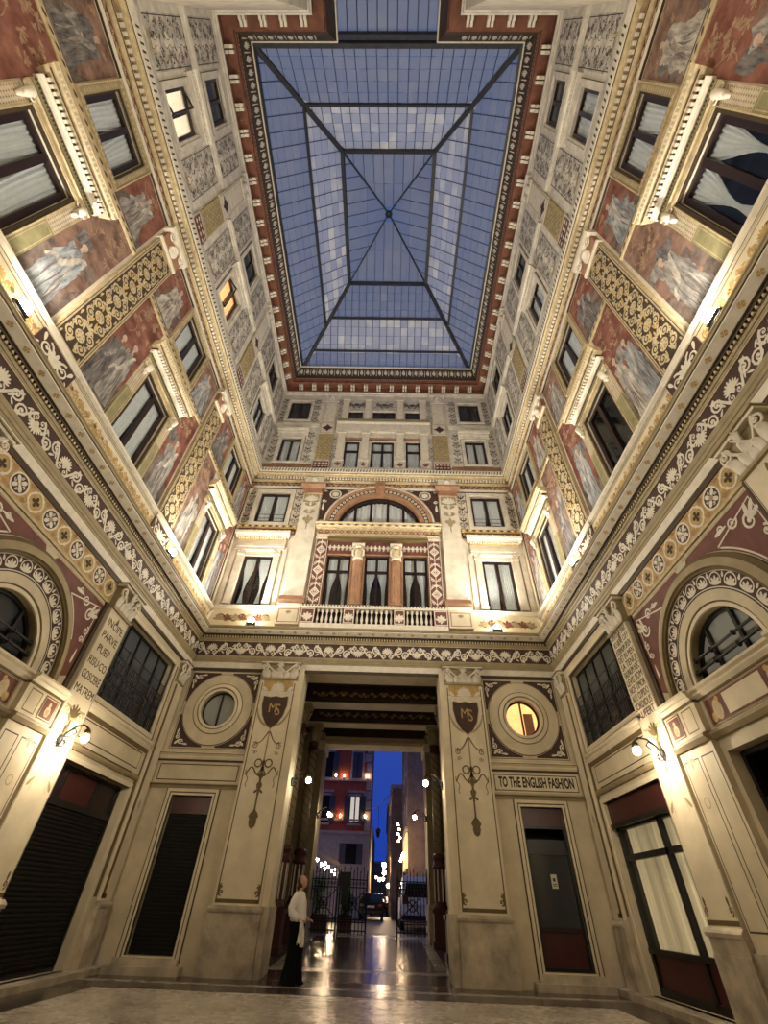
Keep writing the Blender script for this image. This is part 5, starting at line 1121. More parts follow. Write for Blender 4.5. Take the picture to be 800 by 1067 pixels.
# narrow corner pilasters with capital on the side walls
for w, wd in ((LEFT, 'left'), (RIGHT, 'right')):
    r = empty('corner_pilaster'); D = 0.07; k = MB(); k.box(-0.24, 0.24, 0, D, 1.14, 5.95, 'cream_light'); k.build('shaft', r)
    k = MB(); base_block(k, 0.48, D); k.build('base', r); k = MB(); capital(k, 0.46, 6.0, 6.60, D); k.build('capital', r)
    k = MB(); s = w.sg; k.quad(*sorted((-0.24 * s, -0.12 * s)), 1.2, 5.9, D + 0.002, 'olive'); k.quad(*sorted((-0.24 * s, -0.02 * s)), 1.18, 1.26, D + 0.002, 'olive')
    k.annulus(0.06 * s, 2.95, 0.05, 0.07, D + 0.003, 'olive_pale'); k.leaf(0.06 * s, 2.8, pi / 2, 0.3, 0.05, D + 0.003, 'olive_pale'); k.build('painted_ornament', r)
    w.put(r, 6.58 * w.sg); tag(r, f'narrow cream pilaster in the far corner of the {wd} wall beside the back wall', 'pilaster')
# bay with tall window over a shop front
def iron_balcony(w):
    r = empty('iron_railing'); k = MB()
    for v in (0.04, 0.16, 0.86, 0.98, 1.22): k.tube([(-w / 2, 0.0, v), (w / 2, 0.0, v)], 0.014, 'iron', 4)
    k.build('rails', r); k = MB(); n = 30
    for i in range(n + 1): x = -w / 2 + w * i / n; k.tube([(x, 0, 0.02), (x, 0, 0.98)], 0.013, 'iron', 4)
    for i in range(5): x = -w / 2 + w * i / 4; k.tube([(x, 0, 0.0), (x, 0, 1.26)], 0.018, 'iron', 5)
    k.build('bars', r); k = MB()
    for i in range(14):
        x = -w / 2 + w * (i + .5) / 14
        for q in (-1, 1):
            for cv, rr in ((0.36, 0.09), (0.62, 0.08)):
                k.tube([(x + q * (0.05 + rr * (1 - .8 * t) * cos(6 * t + (0 if q > 0 else pi))), 0.012, cv + rr * (1 - .8 * t) * sin(6 * t) * (1 if q > 0 else 1)) for t in [j / 9 for j in range(10)]], 0.015, 'iron', 4)
    k.build('scrolls', r); return r
for w, wd in ((LEFT, 'left'), (RIGHT, 'right')):
    s = w.sg; uc = 4.485 * s
    r = empty(nxt('window')); w.put(r, uc, 4.42); tag(r, f'wide dark upper window of five tall panes behind an iron railing, {wd} wall', 'window', kind='structure')
    k = MB(); k.framep(-1.46, 1.46, 0.06, 1.82, 0.06, -0.26, -0.18, 'black_paint')
    for i in range(1, 5): x = -1.515 + 3.03 * i / 5; k.box(x - 0.025, x + 0.025, -0.26, -0.17, 0, 1.88, 'black_paint')
    k.build('window_frame', r)
    for i in range(5): x = -1.515 + 3.03 * i / 5; k = MB(); k.box(x + 0.02, x + 0.586, -0.225, -0.215, 0.03, 1.85, 'pane_slate' if w is LEFT else 'pane_grey'); k.build('pane', r)
    k = MB(); k.recess(-1.53, 1.53, -0.02, 1.9, -1.2, -0.22, 'room_dark')
    if w is RIGHT: 
        for i in range(9): k.box(-1.5, 1.5, -0.62, -0.58, 0.1 + 0.2 * i, 0.13 + 0.2 * i, 'shutter_grey')
    k.build('room_recess', r)
    o = iron_balcony(3.0); w.put(o, uc, 4.42, -0.04); tag(o, f'black wrought iron railing across the wide upper window of the {wd} wall', 'railing', 'wrought iron railings')
    t = empty(nxt('trim')); w.put(t, uc, 0); tag(t, f'cream mouldings and framed panel between shop front and upper window of the {wd} wall', 'moulding', kind='structure')
    k = MB(); k.framep(-1.515, 1.515, 4.42, 6.3, 0.10, -0.05, 0.05, 'cream_light'); k.framep(-1.615, 1.615, 4.32, 6.4, 0.02, 0, 0.03, 'olive'); k.build('window_frame_moulding', t)
    k = MB(); k.prof([(0, 4.08), (0.06, 4.08), (0.09, 4.14), (0.09, 4.17), (0.13, 4.20), (0.13, 4.26), (0, 4.30)], -1.6, 1.66, 'cream_light'); k.prof([(0, 3.99), (0.05, 3.99), (0.05, 4.08), (0, 4.08)], -1.6, 1.66, 'olive'); k.build('upper_ledge', t)
    k = MB(); k.box(-1.58, 1.64, 0, 0.03, 3.5, 4.02, 'cream'); k.lines(-1.40, 1.45, 3.60, 3.96, 0.022, 0.032, 'line_brown'); k.build('framed_panel', t)
    k = MB(); k.prof([(0, 3.38), (0.05, 3.38), (0.08, 3.42), (0.08, 3.47), (0, 3.5)], -1.6, 1.66, 'olive_pale'); k.quad(-1.6 if False else -1.19, 1.15, 3.462, 3.485, 0.0925, 'dark_brown'); k.build('lower_ledge', t)
    k = MB(); k.framep(-1.5, 1.47, 0.10, 3.2, 0.09, -0.08, 0.04, 'cream_light'); k.build('shop_surround', t)
    a = sorted((1.60 * s, 1.78 * s)); k = MB(); k.quad(a[0], a[1], 1.2, 6.35, 0.004, 'olive'); k.build('olive_stripe', t)
# left: black roller shutter with top lights ; right: lit shop front
sh = empty(nxt('door')); LEFT.put(sh, 4.46, 0.10); tag(sh, 'wide black roller shutter with dark top lights in the left wall', 'shutter', kind='structure')
k = MB(); k.box(-1.49, 1.49, -0.30, -0.2, 2.42, 2.52, 'black_paint'); k.framep(-1.44, 1.44, 0.05, 3.04, 0.05, -0.3, -0.18, 'black_paint')
for x in (-0.75, 0.55): k.box(x - 0.03, x + 0.03, -0.3, -0.2, 2.52, 3.08, 'black_paint')
k.build('door_frame', sh); k = MB(); k.box(-1.44, 1.44, -0.26, -0.25, 2.5, 3.08, 'dark_wood'); k.box(-0.7, 0.5, -0.25, -0.245, 2.54, 3.04, 'shop_red'); k.build('top_light', sh)  # reddish reflection in the middle pane painted as a red panel
k = MB(); pr = []
for i in range(34): v = 2.42 * i / 34; pr += [(-0.24, v + 0.005), (-0.222, v + 0.02), (-0.222, v + 0.05), (-0.24, v + 0.066)]
k.prof(pr, -1.46, 1.46, 'shutter_metal', caps=False); k.build('shutter_curtain', sh)
k = MB(); k.recess(-1.5, 1.5, -0.01, 3.11, -0.5, -0.21, 'room_dark'); k.build('room_recess', sh)
sf = empty(nxt('window')); RIGHT.put(sf, -4.46, 0.10); tag(sf, 'lit shop window with black frame, maroon fascia and maroon base panel in the right wall', 'shop window', kind='structure')
k = MB(); k.box(-1.49, 1.49, -0.22, -0.06, 2.66, 3.1, 'shop_red'); k.box(-1.49, 1.49, -0.2, -0.02, 2.60, 2.68, 'black_paint'); k.build('fascia', sf)
k = MB()
for x0, x1 in ((-1.49, -1.40), (0.42, 0.52), (1.40, 1.49)): k.box(x0, x1, -0.24, -0.14, 0.05, 2.64, 'black_paint')
k.box(-1.49, 1.49, -0.24, -0.14, 2.02, 2.12, 'black_paint'); k.box(-1.49, 1.49, -0.24, -0.12, 0.58, 0.66, 'black_paint'); k.box(-1.49, 1.49, -0.24, -0.14, 2.56, 2.62, 'black_paint'); k.box(-1.49, 1.49, -0.24, -0.14, 0.0, 0.12, 'black_paint'); k.build('window_frame', sf)
k = MB(); k.box(-1.42, 0.44, -0.2, -0.18, 0.12, 0.58, 'shop_red'); k.box(0.5, 1.42, -0.2, -0.18, 0.12, 0.58, 'shop_red'); k.build('base_panel', sf)
for x0, x1, v0, v1 in ((-1.40, 0.42, 0.66, 2.02), (0.52, 1.40, 0.66, 2.02), (-1.40, 0.42, 2.12, 2.56), (0.52, 1.40, 2.12, 2.56)):
    k = MB(); k.box(x0, x1, -0.2, -0.192, v0, v1, 'pane'); k.build('pane', sf)
k = MB(); k.recess(-1.5, 1.5, 0, 3.12, -0.95, -0.22, 'room_dark'); k.build('room_recess', sf)
k = MB(); n = 130; pts = []
rnd = random.Random(3)
for i in range(n + 1):
    x = -1.42 + 2.84 * i / n; d = -0.36 + 0.028 * sin(i * 0.95 + 1.2 * sin(i * 0.21)); pts += [(x, d, 0.6), (x, d, 2.62)]
k.add(pts, [(2 * i, 2 * i + 2, 2 * i + 3, 2 * i + 1) for i in range(n)], 'shop_curtain', True); c = k.build('curtain'); RIGHT.put(c, -4.46, 0.1); tag(c, 'long cream curtain glowing behind the lit shop window of the right wall', 'curtain')
# arched bay of both side walls
def arch_bay(w, wd, glass):
    t = empty(nxt('trim')); w.put(t, 0, 4.1); tag(t, f'wide arch of the {wd} wall with a ring of white palmettes on maroon', 'arch moulding', kind='structure')
    k = MB(); k.ring(0, 0, 0.90, 0.96, 0, 0.035, 'cream_light', 0, pi); k.ring(0, 0, 0.96, 0.99, 0, 0.025, 'olive', 0, pi); k.ring(0, 0, 0.99, 1.16, 0, 0.05, 'cream', 0, pi, 48); k.ring(0, 0, 1.16, 1.18, 0, 0.055, 'line_brown', 0, pi); k.build('inner_ring', t)
    k = MB(); k.ring(0, 0, 1.18, 1.46, 0, 0.045, 'maroon', 0, pi, 48); k.build('maroon_ring', t)
    k = MB(); n = 13; k.annulus(0, 0, 1.18, 1.20, 0.049, 'white', 0, pi, 40); k.annulus(0, 0, 1.445, 1.47, 0.049, 'white', 0, pi, 48)
    for i in range(n):
        a = pi * (i + .5) / n; k.fan(1.225 * cos(a), 1.225 * sin(a), 0.155, 5, a, 2.4, 0.05, 0.050, 'white')
        cx, cy = 1.31 * cos(a), 1.31 * sin(a); st = pi / n * 1.3
        k.ribbon([(cx + 0.118 * cos(a + x), cy + 0.118 * sin(a + x)) for x in [-1.9 + 3.8 * j / 12 for j in range(13)]], 0.022, 0.051, 'white')
    for i in range(n + 1): a = pi * i / n; k.leaf(1.44 * cos(a), 1.44 * sin(a), a + pi, 0.10, 0.05, 0.0505, 'white')
    k.build('palmettes', t)
    k = MB(); k.ring(0, 0, 1.46, 1.52, 0, 0.10, 'olive', 0, pi, 48, 0.09); k.ring(0, 0, 1.52, 1.66, 0, 0.13, 'olive_pale', 0, pi, 48, 0.10); k.ring(0, 0, 1.66, 1.74, 0, 0.08, 'olive', 0, pi, 48, 0.05); k.build('outer_moulding', t)
    k = MB()
    for q in (-1, 1):
        P = [(q * 1.76 * cos(a), 1.76 * sin(a)) for a in [0.12 + 1.38 * i / 16 for i in range(17)]] + [(q * 0.2, 1.85), (q * 1.98, 1.85), (q * 1.98, 0.3)]
        k.poly(P, 0.006, 'maroon_red'); Q = [(q * 1.80 * cos(a), 1.80 * sin(a)) for a in [0.5 + 0.52 * i / 12 for i in range(13)]] + [(q * 1.90, 1.76), (q * 1.9, 0.95)]
        k.ribbon(Q, 0.03, 0.010, 'white'); k.spiral(q * 1.70, 1.46, 0.15, 1.6, 0, q, 0.05, 0.013, 'white', 20); k.spiral(q * 1.84, 1.18, 0.09, 1.4, pi / 2, -q, 0.04, 0.013, 'white', 16); k.fan(q * 1.70, 1.46, 0.34, 3, atan2(1, q * 0.9), 1.0, 0.08, 0.0125, 'white'); k.spiral(q * 1.42, 1.66, 0.11, 1.5, 0, -q, 0.042, 0.013, 'white', 16); k.spiral(q * 1.16, 1.72, 0.07, 1.4, 0, q, 0.03, 0.013, 'white', 14); k.spiral(q * 1.82, 0.98, 0.07, 1.4, 0, q, 0.03, 0.012, 'white', 14); k.leaf(q * 1.3, 1.7, 0 if q < 0 else pi, 0.3, 0.07, 0.012, 'white'); k.leaf(q * 1.86, 0.8, -pi / 2, 0.3, 0.06, 0.012, 'white')
        k.ribbon([(q * 2.0, 0.25), (q * 2.0, 1.87), (q * 0.1, 1.87)], 0.035, 0.010, 'gold_pale')
    k.build('spandrels', t)
    k = MB()
    for q in (-1, 1): a = sorted((q * 1.98, q * 2.08)); k.box(a[0], a[1], 0, 0.05, -4.0, 1.95, 'dark_brown')
    k.build('side_stripes', t)
    r = empty(nxt('window')); w.put(r, 0, 4.1); tag(r, f'half-round barred window in the palmette arch of the {wd} wall', 'window', kind='structure')
    k = MB(); k.ring(0, 0, 0.84, 0.91, -0.20, -0.12, 'black_paint', 0, pi, 36); k.box(-0.9, 0.9, -0.20, -0.12, 0, 0.05, 'black_paint')
    for x in (-0.34, 0.34): k.box(x - 0.03, x + 0.03, -0.20, -0.11, 0.03, sqrt(0.87 ** 2 - x * x), 'black_paint')
    k.build('window_frame', r); k = MB(); k.add([(0.88 * cos(pi * i / 30), -0.17, 0.88 * sin(pi * i / 30)) for i in range(31)], [tuple(range(31))], glass); k.build('pane', r)
    k = MB(); k.recess(-0.95, 0.95, -0.02, 0.95, -1.0, -0.18, 'room_dark'); k.build('room_recess', r)
    g = empty('window_bars'); w.put(g, 0, 4.1, -0.03); tag(g, f'pair of black iron bars with knobs across the half-round window of the {wd} wall', 'window bars')
    for v in (0.22, 0.40):
        k = MB(); hw = sqrt(0.92 ** 2 - v * v); k.tube([(-hw, 0, v), (hw, 0, v)], 0.024, 'iron', 6)
        for x in (-hw + 0.06, -0.3, 0.3, hw - 0.06): k.sphere((x, 0, v), 0.05, 'iron', 8, (0.8, 1, 1))
        k.build('bar', g)
    t = empty(nxt('trim')); w.put(t, 0, 0); tag(t, f'cream impost with small maroon picture panels under the arch of the {wd} wall', 'moulding', kind='structure')
    k = MB(); pr = [(0, 3.96), (0.06, 3.96), (0.10, 4.0), (0.10, 4.03), (0.15, 4.06), (0.15, 4.10), (0, 4.12)]; pr2 = [(0, 3.34), (0.05, 3.34), (0.1, 3.40), (0.10, 3.44), (0, 3.47)]
    for d, a, b in ((0.10, -2.05, -1.05), (0.0, -1.05, 1.05), (0.10, 1.05, 2.05)):
        k.prof([(0, 3.9)] + [(x + d, y) for x, y in pr[1:-1]] + [(0, 4.12)], a, b, 'cream_light'); k.prof([(0, 3.34)] + [(x + d, y) for x, y in pr2[1:-1]] + [(0, 3.47)], a, b, 'olive_pale'); k.box(a, b, 0, 0.03 + d, 3.47, 3.92, 'cream'); k.prof([(0, 3.92), (0.05 + d, 3.92), (0.05 + d, 3.96), (0, 3.96)], a, b, 'olive')
    k.build('impost_moulding', t)
    for q in (-1, 1):
        k = MB(); c = q * 1.78; k.box(c - 0.2, c + 0.2, 0.12, 0.14, 3.51, 3.89, 'cream_light'); k.box(c - 0.165, c + 0.165, 0.12, 0.143, 3.545, 3.855, 'maroon_red'); k.lines(c - 0.2, c + 0.2, 3.51, 3.89, 0.02, 0.142, 'olive')
        k.disc(c, 3.66, 0.075, 0.146, 'gold_pale', 10, 0.09); k.disc(c, 3.77, 0.04, 0.147, 'gold_pale', 10); k.leaf(c - 0.05, 3.58, 0.9, 0.14, 0.07, 0.1475, 'olive_pale'); k.leaf(c + 0.05, 3.58, 2.2, 0.14, 0.07, 0.1475, 'olive_pale'); k.build('picture_panel', t)
        k = MB(); c = q * 1.33; k.lines(c - 0.16, c + 0.16, 3.52, 3.88, 0.018, 0.134, 'olive'); k.build('blank_panel', t)
        k = MB(); a = sorted((q * 1.06, q * 2.04)); k.box(a[0], a[1], 0, 0.10, 0.1, 3.34, 'cream'); k.box(a[0] - 0.02, a[1] + 0.02, 0, 0.14, 0.0, 0.9, 'travertine')
        for c, hw in ((q * 1.78, 0.22), (q * 1.3, 0.18)): k.lines(c - hw, c + hw, 1.1, 3.2, 0.02, 0.102, 'line_brown'); 
        k.fan(q * 1.78, 3.22, 0.14, 3, -pi / 2, 2.2, 0.06, 0.103, 'olive_pale'); k.annulus(q * 1.78, 2.6, 0.06, 0.08, 0.104, 'olive_pale'); k.build('pier', t)
    k = MB(); k.box(-0.92, 0.92, 0.02, 0.045, 3.52, 3.88, 'maroon_red'); k.lines(-0.95, 0.95, 3.49, 3.91, 0.025, 0.046, 'olive_pale'); k.box(-0.45, 0.45, 0.04, 0.05, 3.55, 3.85, 'cream_light')
    for q in (-1, 1): k.disc(q * 0.66, 3.68, 0.11, 0.049, 'gold_pale', 12, 0.15); k.disc(q * 0.8, 3.6, 0.07, 0.05, 'gold', 10); k.disc(q * 0.6, 3.82, 0.045, 0.0505, 'gold', 10)
    k.build('centre_picture_panel', t)
    d = empty(nxt('door')); w.put(d, 0, 0.05); tag(d, f'dark glazed doorway under the arch of the {wd} wall', 'door', kind='structure')
    k = MB(); k.framep(-0.88, 0.88, 0.06, 3.02, 0.07, -0.3, -0.18, 'black_paint'); k.box(-0.04, 0.04, -0.3, -0.19, 0.05, 2.4, 'black_paint'); k.box(-0.9, 0.9, -0.3, -0.19, 2.4, 2.5, 'black_paint'); k.build('door_frame', d)
    for a, b in ((-0.87, -0.03), (0.03, 0.87)): k = MB(); k.box(a, b, -0.26, -0.25, 0.5, 2.42, 'pane_dark'); k.box(a, b, -0.28, -0.24, 0.06, 0.5, 'shop_red'); k.build('door_leaf', d)
    k = MB(); k.ring(0, 2.35, 0.5, 0.56, -0.28, -0.2, 'white', 0.35, pi - 0.35, 20); k.build('fanlight_ring', d); k = MB(); k.recess(-0.96, 0.96, -0.01, 3.11, -0.9, -0.215, 'room_dark'); k.build('room_recess', d)
    t = empty(nxt('trim')); w.put(t, 0, 6.33); tag(t, f'gold band of white ringed roundels over the arch of the {wd} wall', 'frieze', kind='structure')
    k = MB(); k.box(-2.06, 2.06, 0, 0.02, -0.24, 0.22, 'gold'); k.box(-2.06, 2.06, 0, 0.035, -0.29, -0.24, 'gold_pale'); k.box(-2.06, 2.06, 0, 0.04, 0.22, 0.25, 'dark_brown'); k.build('gold_band', t)
    k = MB(); n = 9
    for i in range(n):
        x = -1.84 + 3.68 * i / (n - 1)
        if i % 2:
            k.disc(x, 0, 0.205, 0.022, 'maroon', 24); k.annulus(x, 0, 0.17, 0.205, 0.025, 'white'); k.disc(x, 0, 0.05, 0.026, 'olive_pale', 10)
            for j in range(4): a = pi / 4 + pi / 2 * j; k.leaf(x, 0, a, 0.16, 0.08, 0.0255, 'white'); k.spiral(x + 0.1 * cos(a + .8), 0.1 * sin(a + .8), 0.035, 1.1, a, 1, 0.018, 0.026, 'white', 8)
        else:
            for j in range(4): a = pi / 2 * j; k.annulus(x + 0.06 * cos(a), 0.06 * sin(a), 0.105, 0.14, 0.024, 'white', a - 1.25, a + 1.25, 14)
            for j in range(4): a = pi / 4 + pi / 2 * j; k.disc(x + 0.17 * cos(a), 0.17 * sin(a), 0.032, 0.026, 'white', 8); k.leaf(x, 0, a - pi / 4, 0.1, 0.07, 0.0255, 'line_brown')
        if i < n - 1:
            x2 = x + 0.23
            for q in (-1, 1): k.fan(x2, q * 0.21, 0.1, 3, -q * pi / 2, 1.4, 0.045, 0.023, 'terracotta')
    k.build('roundels', t)
arch_bay(LEFT, 'left', 'pane_dark'); arch_bay(RIGHT, 'right', 'pane_frost')

# back wall: shield pilasters either side of the passage
for q, wd in ((-1, 'left'), (1, 'right')):
    r = empty('shield_pilaster'); D = 0.15; W = 0.56
    k = MB(); k.box(-W, W, 0, D, 1.14, 6.32, 'cream_light'); sh_ = k.build('shaft', r)
    k = MB(); base_block(k, 1.12, D); k.build('base', r); k = MB(); capital(k, 1.12, 6.34, 6.86, D); k.build('capital', r)
    k = MB(); e = D + 0.002; k.quad(-W + .05, -W + .08, 1.2, 6.2, e, 'olive'); k.quad(W - .08, W - .05, 1.2, 6.2, e, 'olive'); k.quad(-W + .05, W - .05, 1.18, 1.25, e, 'olive')
    for s in (-1, 1): k.spiral(s * (W - 0.15), 1.36, 0.06, 1.2, -pi / 2, s, 0.03, e, 'olive', 12); k.spiral(s * (W - 0.13), 1.47, 0.045, 1.2, pi / 2, -s, 0.025, e, 'olive', 12); k.leaf(s * (W - 0.09), 1.3, pi / 2, 0.22, 0.06, e, 'olive')
    k.box(-0.46, 0.46, D, D + .004, 5.92, 6.28, 'gold'); k.lines(-0.48, 0.48, 5.92, 6.30, 0.025, D + .006, 'white'); k.build('painted_border', sh_)
    k = MB(); e = D + 0.008; k.fan(0, 5.98, 0.26, 9, pi / 2, 3.0, 0.07, e, 'white'); k.disc(0, 6.0, 0.05, e, 'white')
    for s in (-1, 1):
        k.spiral(s * 0.15, 5.88, 0.12, 1.5, pi / 2, s, 0.055, e, 'white', 18); k.spiral(s * 0.38, 5.88, 0.09, 1.4, pi / 2, -s, 0.045, e, 'white', 16); k.ribbon([(s * (0.46 - 0.02 * sin(3 * t)), 5.95 - 0.55 * t) for t in [i / 8 for i in range(9)]], [0.07 * (1 - .5 * i / 8) for i in range(9)], e, 'white'); k.leaf(s * 0.3, 5.96, pi / 2 - s * .9, 0.2, 0.09, e, 'white')
        k.ribbon([(s * (0.47 - 0.47 * t ** 1.6), 5.45 - 0.5 * sin(t * pi / 2)) for t in [i / 10 for i in range(11)]], [0.02 + 0.04 * sin(pi * i / 10) for i in range(11)], e, 'olive_pale')
    k.build('scroll_crest', sh_)
    k = MB(); P = [(-0.36, 5.80), (-0.18, 5.77), (0, 5.80), (0.18, 5.77), (0.36, 5.80), (0.37, 5.55), (0.30, 5.25), (0.16, 5.02), (0, 4.9), (-0.16, 5.02), (-0.30, 5.25), (-0.37, 5.55)]
    k.poly([(a * 1.07, 5.4 + (b - 5.4) * 1.05) for a, b in P], D + 0.009, 'gold_pale'); k.poly(P, D + 0.011, 'maroon'); sd_ = k.build('shield', r)
    for ch, sz, x, v in (('M', 0.40, -0.04, 5.46), ('S', 0.46, 0.12, 5.40)): o = text_mesh(ch, sz, 'gold', 0.8, 'monogram'); o.parent = sd_; o.location = (x, -D - 0.016, v)
    k = MB(); e = D + 0.006; m = 'olive'
    k.quad(-0.02, 0.02, 4.0, 4.9, e, 'olive_pale'); k.quad(-0.03, 0.03, 3.3, 4.1, e, m)
    for s in (-1, 1):
        k.ribbon([(s * (0.02 + 0.38 * t), 4.82 - 0.28 * t - 0.14 * sin(pi * t)) for t in [i / 10 for i in range(11)]], [0.035 * (1.1 - .6 * i / 10) for i in range(11)], e, m); k.spiral(s * 0.34, 4.46, 0.09, 1.4, pi / 2, s, 0.028, e, m, 14); k.spiral(s * 0.3, 4.28, 0.06, 1.3, 0, -s, 0.02, e, m, 12)
        k.annulus(s * 0.14, 4.02, 0.075, 0.11, e, m, 0, 2 * pi, 16); k.ribbon([(s * (0.03 + 0.4 * t), 3.88 - 0.10 * sin(7 * t) - 0.08 * t) for t in [i / 12 for i in range(13)]], 0.035, e, m); k.ribbon([(s * (0.42 - 0.08 * t + 0.03 * sin(9 * t)), 3.86 - 0.4 * t) for t in [i / 10 for i in range(11)]], 0.02, e, m); k.leaf(0, 3.7, pi / 2 - s * 1.1, 0.16, 0.07, e, m); k.leaf(0, 3.42, -pi / 2 + s * 0.9, 0.15, 0.06, e, m)
    k.disc(0, 3.9, 0.05, e, m, 10); k.leaf(0, 3.62, pi / 2, 0.2, 0.14, e, m); k.leaf(0, 3.38, pi / 2, 0.2, 0.16, e, m); k.ribbon([(0, 3.35), (0, 2.95)], 0.045, e, m); k.leaf(0, 2.98, -pi / 2, 0.42, 0.2, e, m); k.leaf(0, 2.95, -pi / 2, 0.2, 0.26, e, m); k.build('painted_pendant', sh_)
    # inner return of the pier into the passage
    k = MB(); a = sorted((-q * W, -q * (W - 0.02))); k.box(*sorted((-q * W, -q * (W + 0.17))), -0.72, D - 0.02, 1.14, 6.70, 'cream_light'); k.box(*sorted((-q * W, -q * (W + 0.21))), -0.76, D + 0.02, 0, 1.14, 'travertine'); k.box(*sorted((-q * (W + 0.17), -q * (W + 0.175))), -0.62, -0.56, 1.2, 6.3, 'olive'); k.build('inner_return', r)
    BACK.put(r, q * 2.83); tag(r, f'tall cream pilaster with maroon MS shield and painted pendant, {wd} of the passage', 'pilaster', 'shield pilasters')

# back wall doors, ledges, sign
for q, wd in ((-1, 'left'), (1, 'right')):
    t = empty(nxt('trim')); BACK.put(t, q * 4.58, 0); tag(t, f'cream ledges and moulded frame around the {wd} door of the back wall', 'moulding', kind='structure')
    k = MB(); k.prof([(0, 4.08), (0.05, 4.08), (0.08, 4.13), (0.08, 4.16), (0.12, 4.20), (0.12, 4.24), (0, 4.27)], -1.2, 1.16, 'cream_light'); k.prof([(0, 4.03), (0.04, 4.03), (0.04, 4.085), (0, 4.085)], -1.2, 1.16, 'dark_brown'); k.quad(-1.2, 1.16, 4.205, 4.225, 0.1215, 'olive'); k.build('upper_ledge', t)
    k = MB(); k.prof([(0, 3.40), (0.04, 3.40), (0.06, 3.44), (0.09, 3.46), (0.09, 3.50), (0, 3.52)], -1.2, 1.16, 'olive_pale'); k.quad(-1.6 if False else -1.19, 1.15, 3.462, 3.485, 0.0925, 'dark_brown'); k.build('lower_ledge', t)
    k = MB(); k.box(-1.2, 1.16, 0, 0.025, 3.52, 4.03, 'cream'); 
    if q < 0: k.lines(-1.1, 1.08, 3.58, 3.97, 0.024, 0.028, 'line_brown')
    k.build('blank_panel', t)
    k = MB(); k.framep(-0.54, 0.54, 0.28, 3.25, 0.05, -0.1, 0.02, 'cream_light'); k.framep(-0.59, 0.59, 0.23, 3.30, 0.025, 0, 0.024, 'dark_brown'); k.framep(-0.615, 0.615, 0.2, 3.325, 0.07, 0, 0.035, 'cream_light'); k.framep(-0.685, 0.685, 0.2, 3.395, 0.03, 0, 0.012, 'dark_brown'); k.build('door_frame_moulding', t)
    k = MB(); k.box(-0.82, 0.82, 0, 0.30, 0, 0.13, 'travertine'); k.box(-0.7, 0.7, 0, 0.16, 0.13, 0.25, 'travertine'); k.build('door_step', t)
    d = empty(nxt('door')); BACK.put(d, q * 4.58, 0.28); tag(d, ('narrow black roller shutter door in the left bay of the back wall' if q < 0 else 'narrow dark glazed door with maroon panels in the right bay of the back wall'), 'door', kind='structure')
    k = MB(); k.box(-0.52, 0.52, -0.18, -0.13, 2.58, 2.95, 'shop_red'); k.build('fascia', d)
    if q < 0:
        pr = []
        for i in range(36): v = 2.58 * i / 36; pr += [(-0.18, v + 0.005), (-0.165, v + 0.02), (-0.165, v + 0.05), (-0.18, v + 0.065)]
        k = MB(); k.prof(pr, -0.53, 0.53, 'shutter_metal', caps=False); k.build('shutter_curtain', d); k = MB(); k.recess(-0.545, 0.545, -0.01, 2.98, -0.4, -0.19, 'room_dark'); k.build('room_recess', d)
    else:
        k = MB(); k.framep(-0.48, 0.48, 0.06, 2.52, 0.06, -0.18, -0.12, 'black_paint'); k.box(-0.5, 0.5, -0.18, -0.12, 2.0, 2.3, 'black_paint'); k.box(-0.5, 0.5, -0.18, -0.11, 0.62, 0.70, 'dark_wood'); k.build('door_frame', d)
        k = MB(); k.box(-0.48, 0.48, -0.17, -0.14, 0.06, 0.62, 'shop_red'); k.build('base_panel', d); k = MB(); k.box(-0.48, 0.48, -0.16, -0.15, 0.7, 2.02, 'pane_dark'); k.build('pane', d); k = MB(); k.recess(-0.545, 0.545, -0.01, 2.98, -0.8, -0.19, 'room_dark'); k.build('room_recess', d)
sg = empty('shop_sign'); BACK.put(sg, 4.56, 3.775, 0.02); tag(sg, 'cream sign reading TO THE ENGLISH FASHION over the right door', 'sign')
k = MB(); k.box(-1.16, 1.14, 0.006, 0.03, -0.22, 0.22, 'cream_light'); bd_ = k.build('sign_board', sg); k = MB(); k.lines(-1.12, 1.10, -0.19, 0.19, 0.022, 0.032, 'line_brown'); k.build('painted_border', bd_)
o = text_mesh('TO THE ENGLISH FASHION', 0.32, 'ink', bold=0.011); o.parent = bd_; o.scale = (2.0 / o.dimensions.x, 1, 1); o.location = (0, -0.034, 0)
nt = empty('door_notice'); BACK.put(nt, 4.62, 1.78, -0.13); tag(nt, 'small pale notice stuck on the glass of the right door', 'notice')
k = MB(); k.box(-0.07, 0.07, 0, 0.008, -0.13, 0.13, 'paper'); st_ = k.build('sheet', nt); k = MB(); k.box(-0.03, 0.03, 0.008, 0.010, 0.0, 0.06, 'ink'); k.box(-0.045, 0.045, 0.008, 0.010, -0.09, -0.075, 'ink'); k.box(-0.045, 0.045, 0.008, 0.010, -0.06, -0.045, 'ink'); k.build('printed_mark', st_)

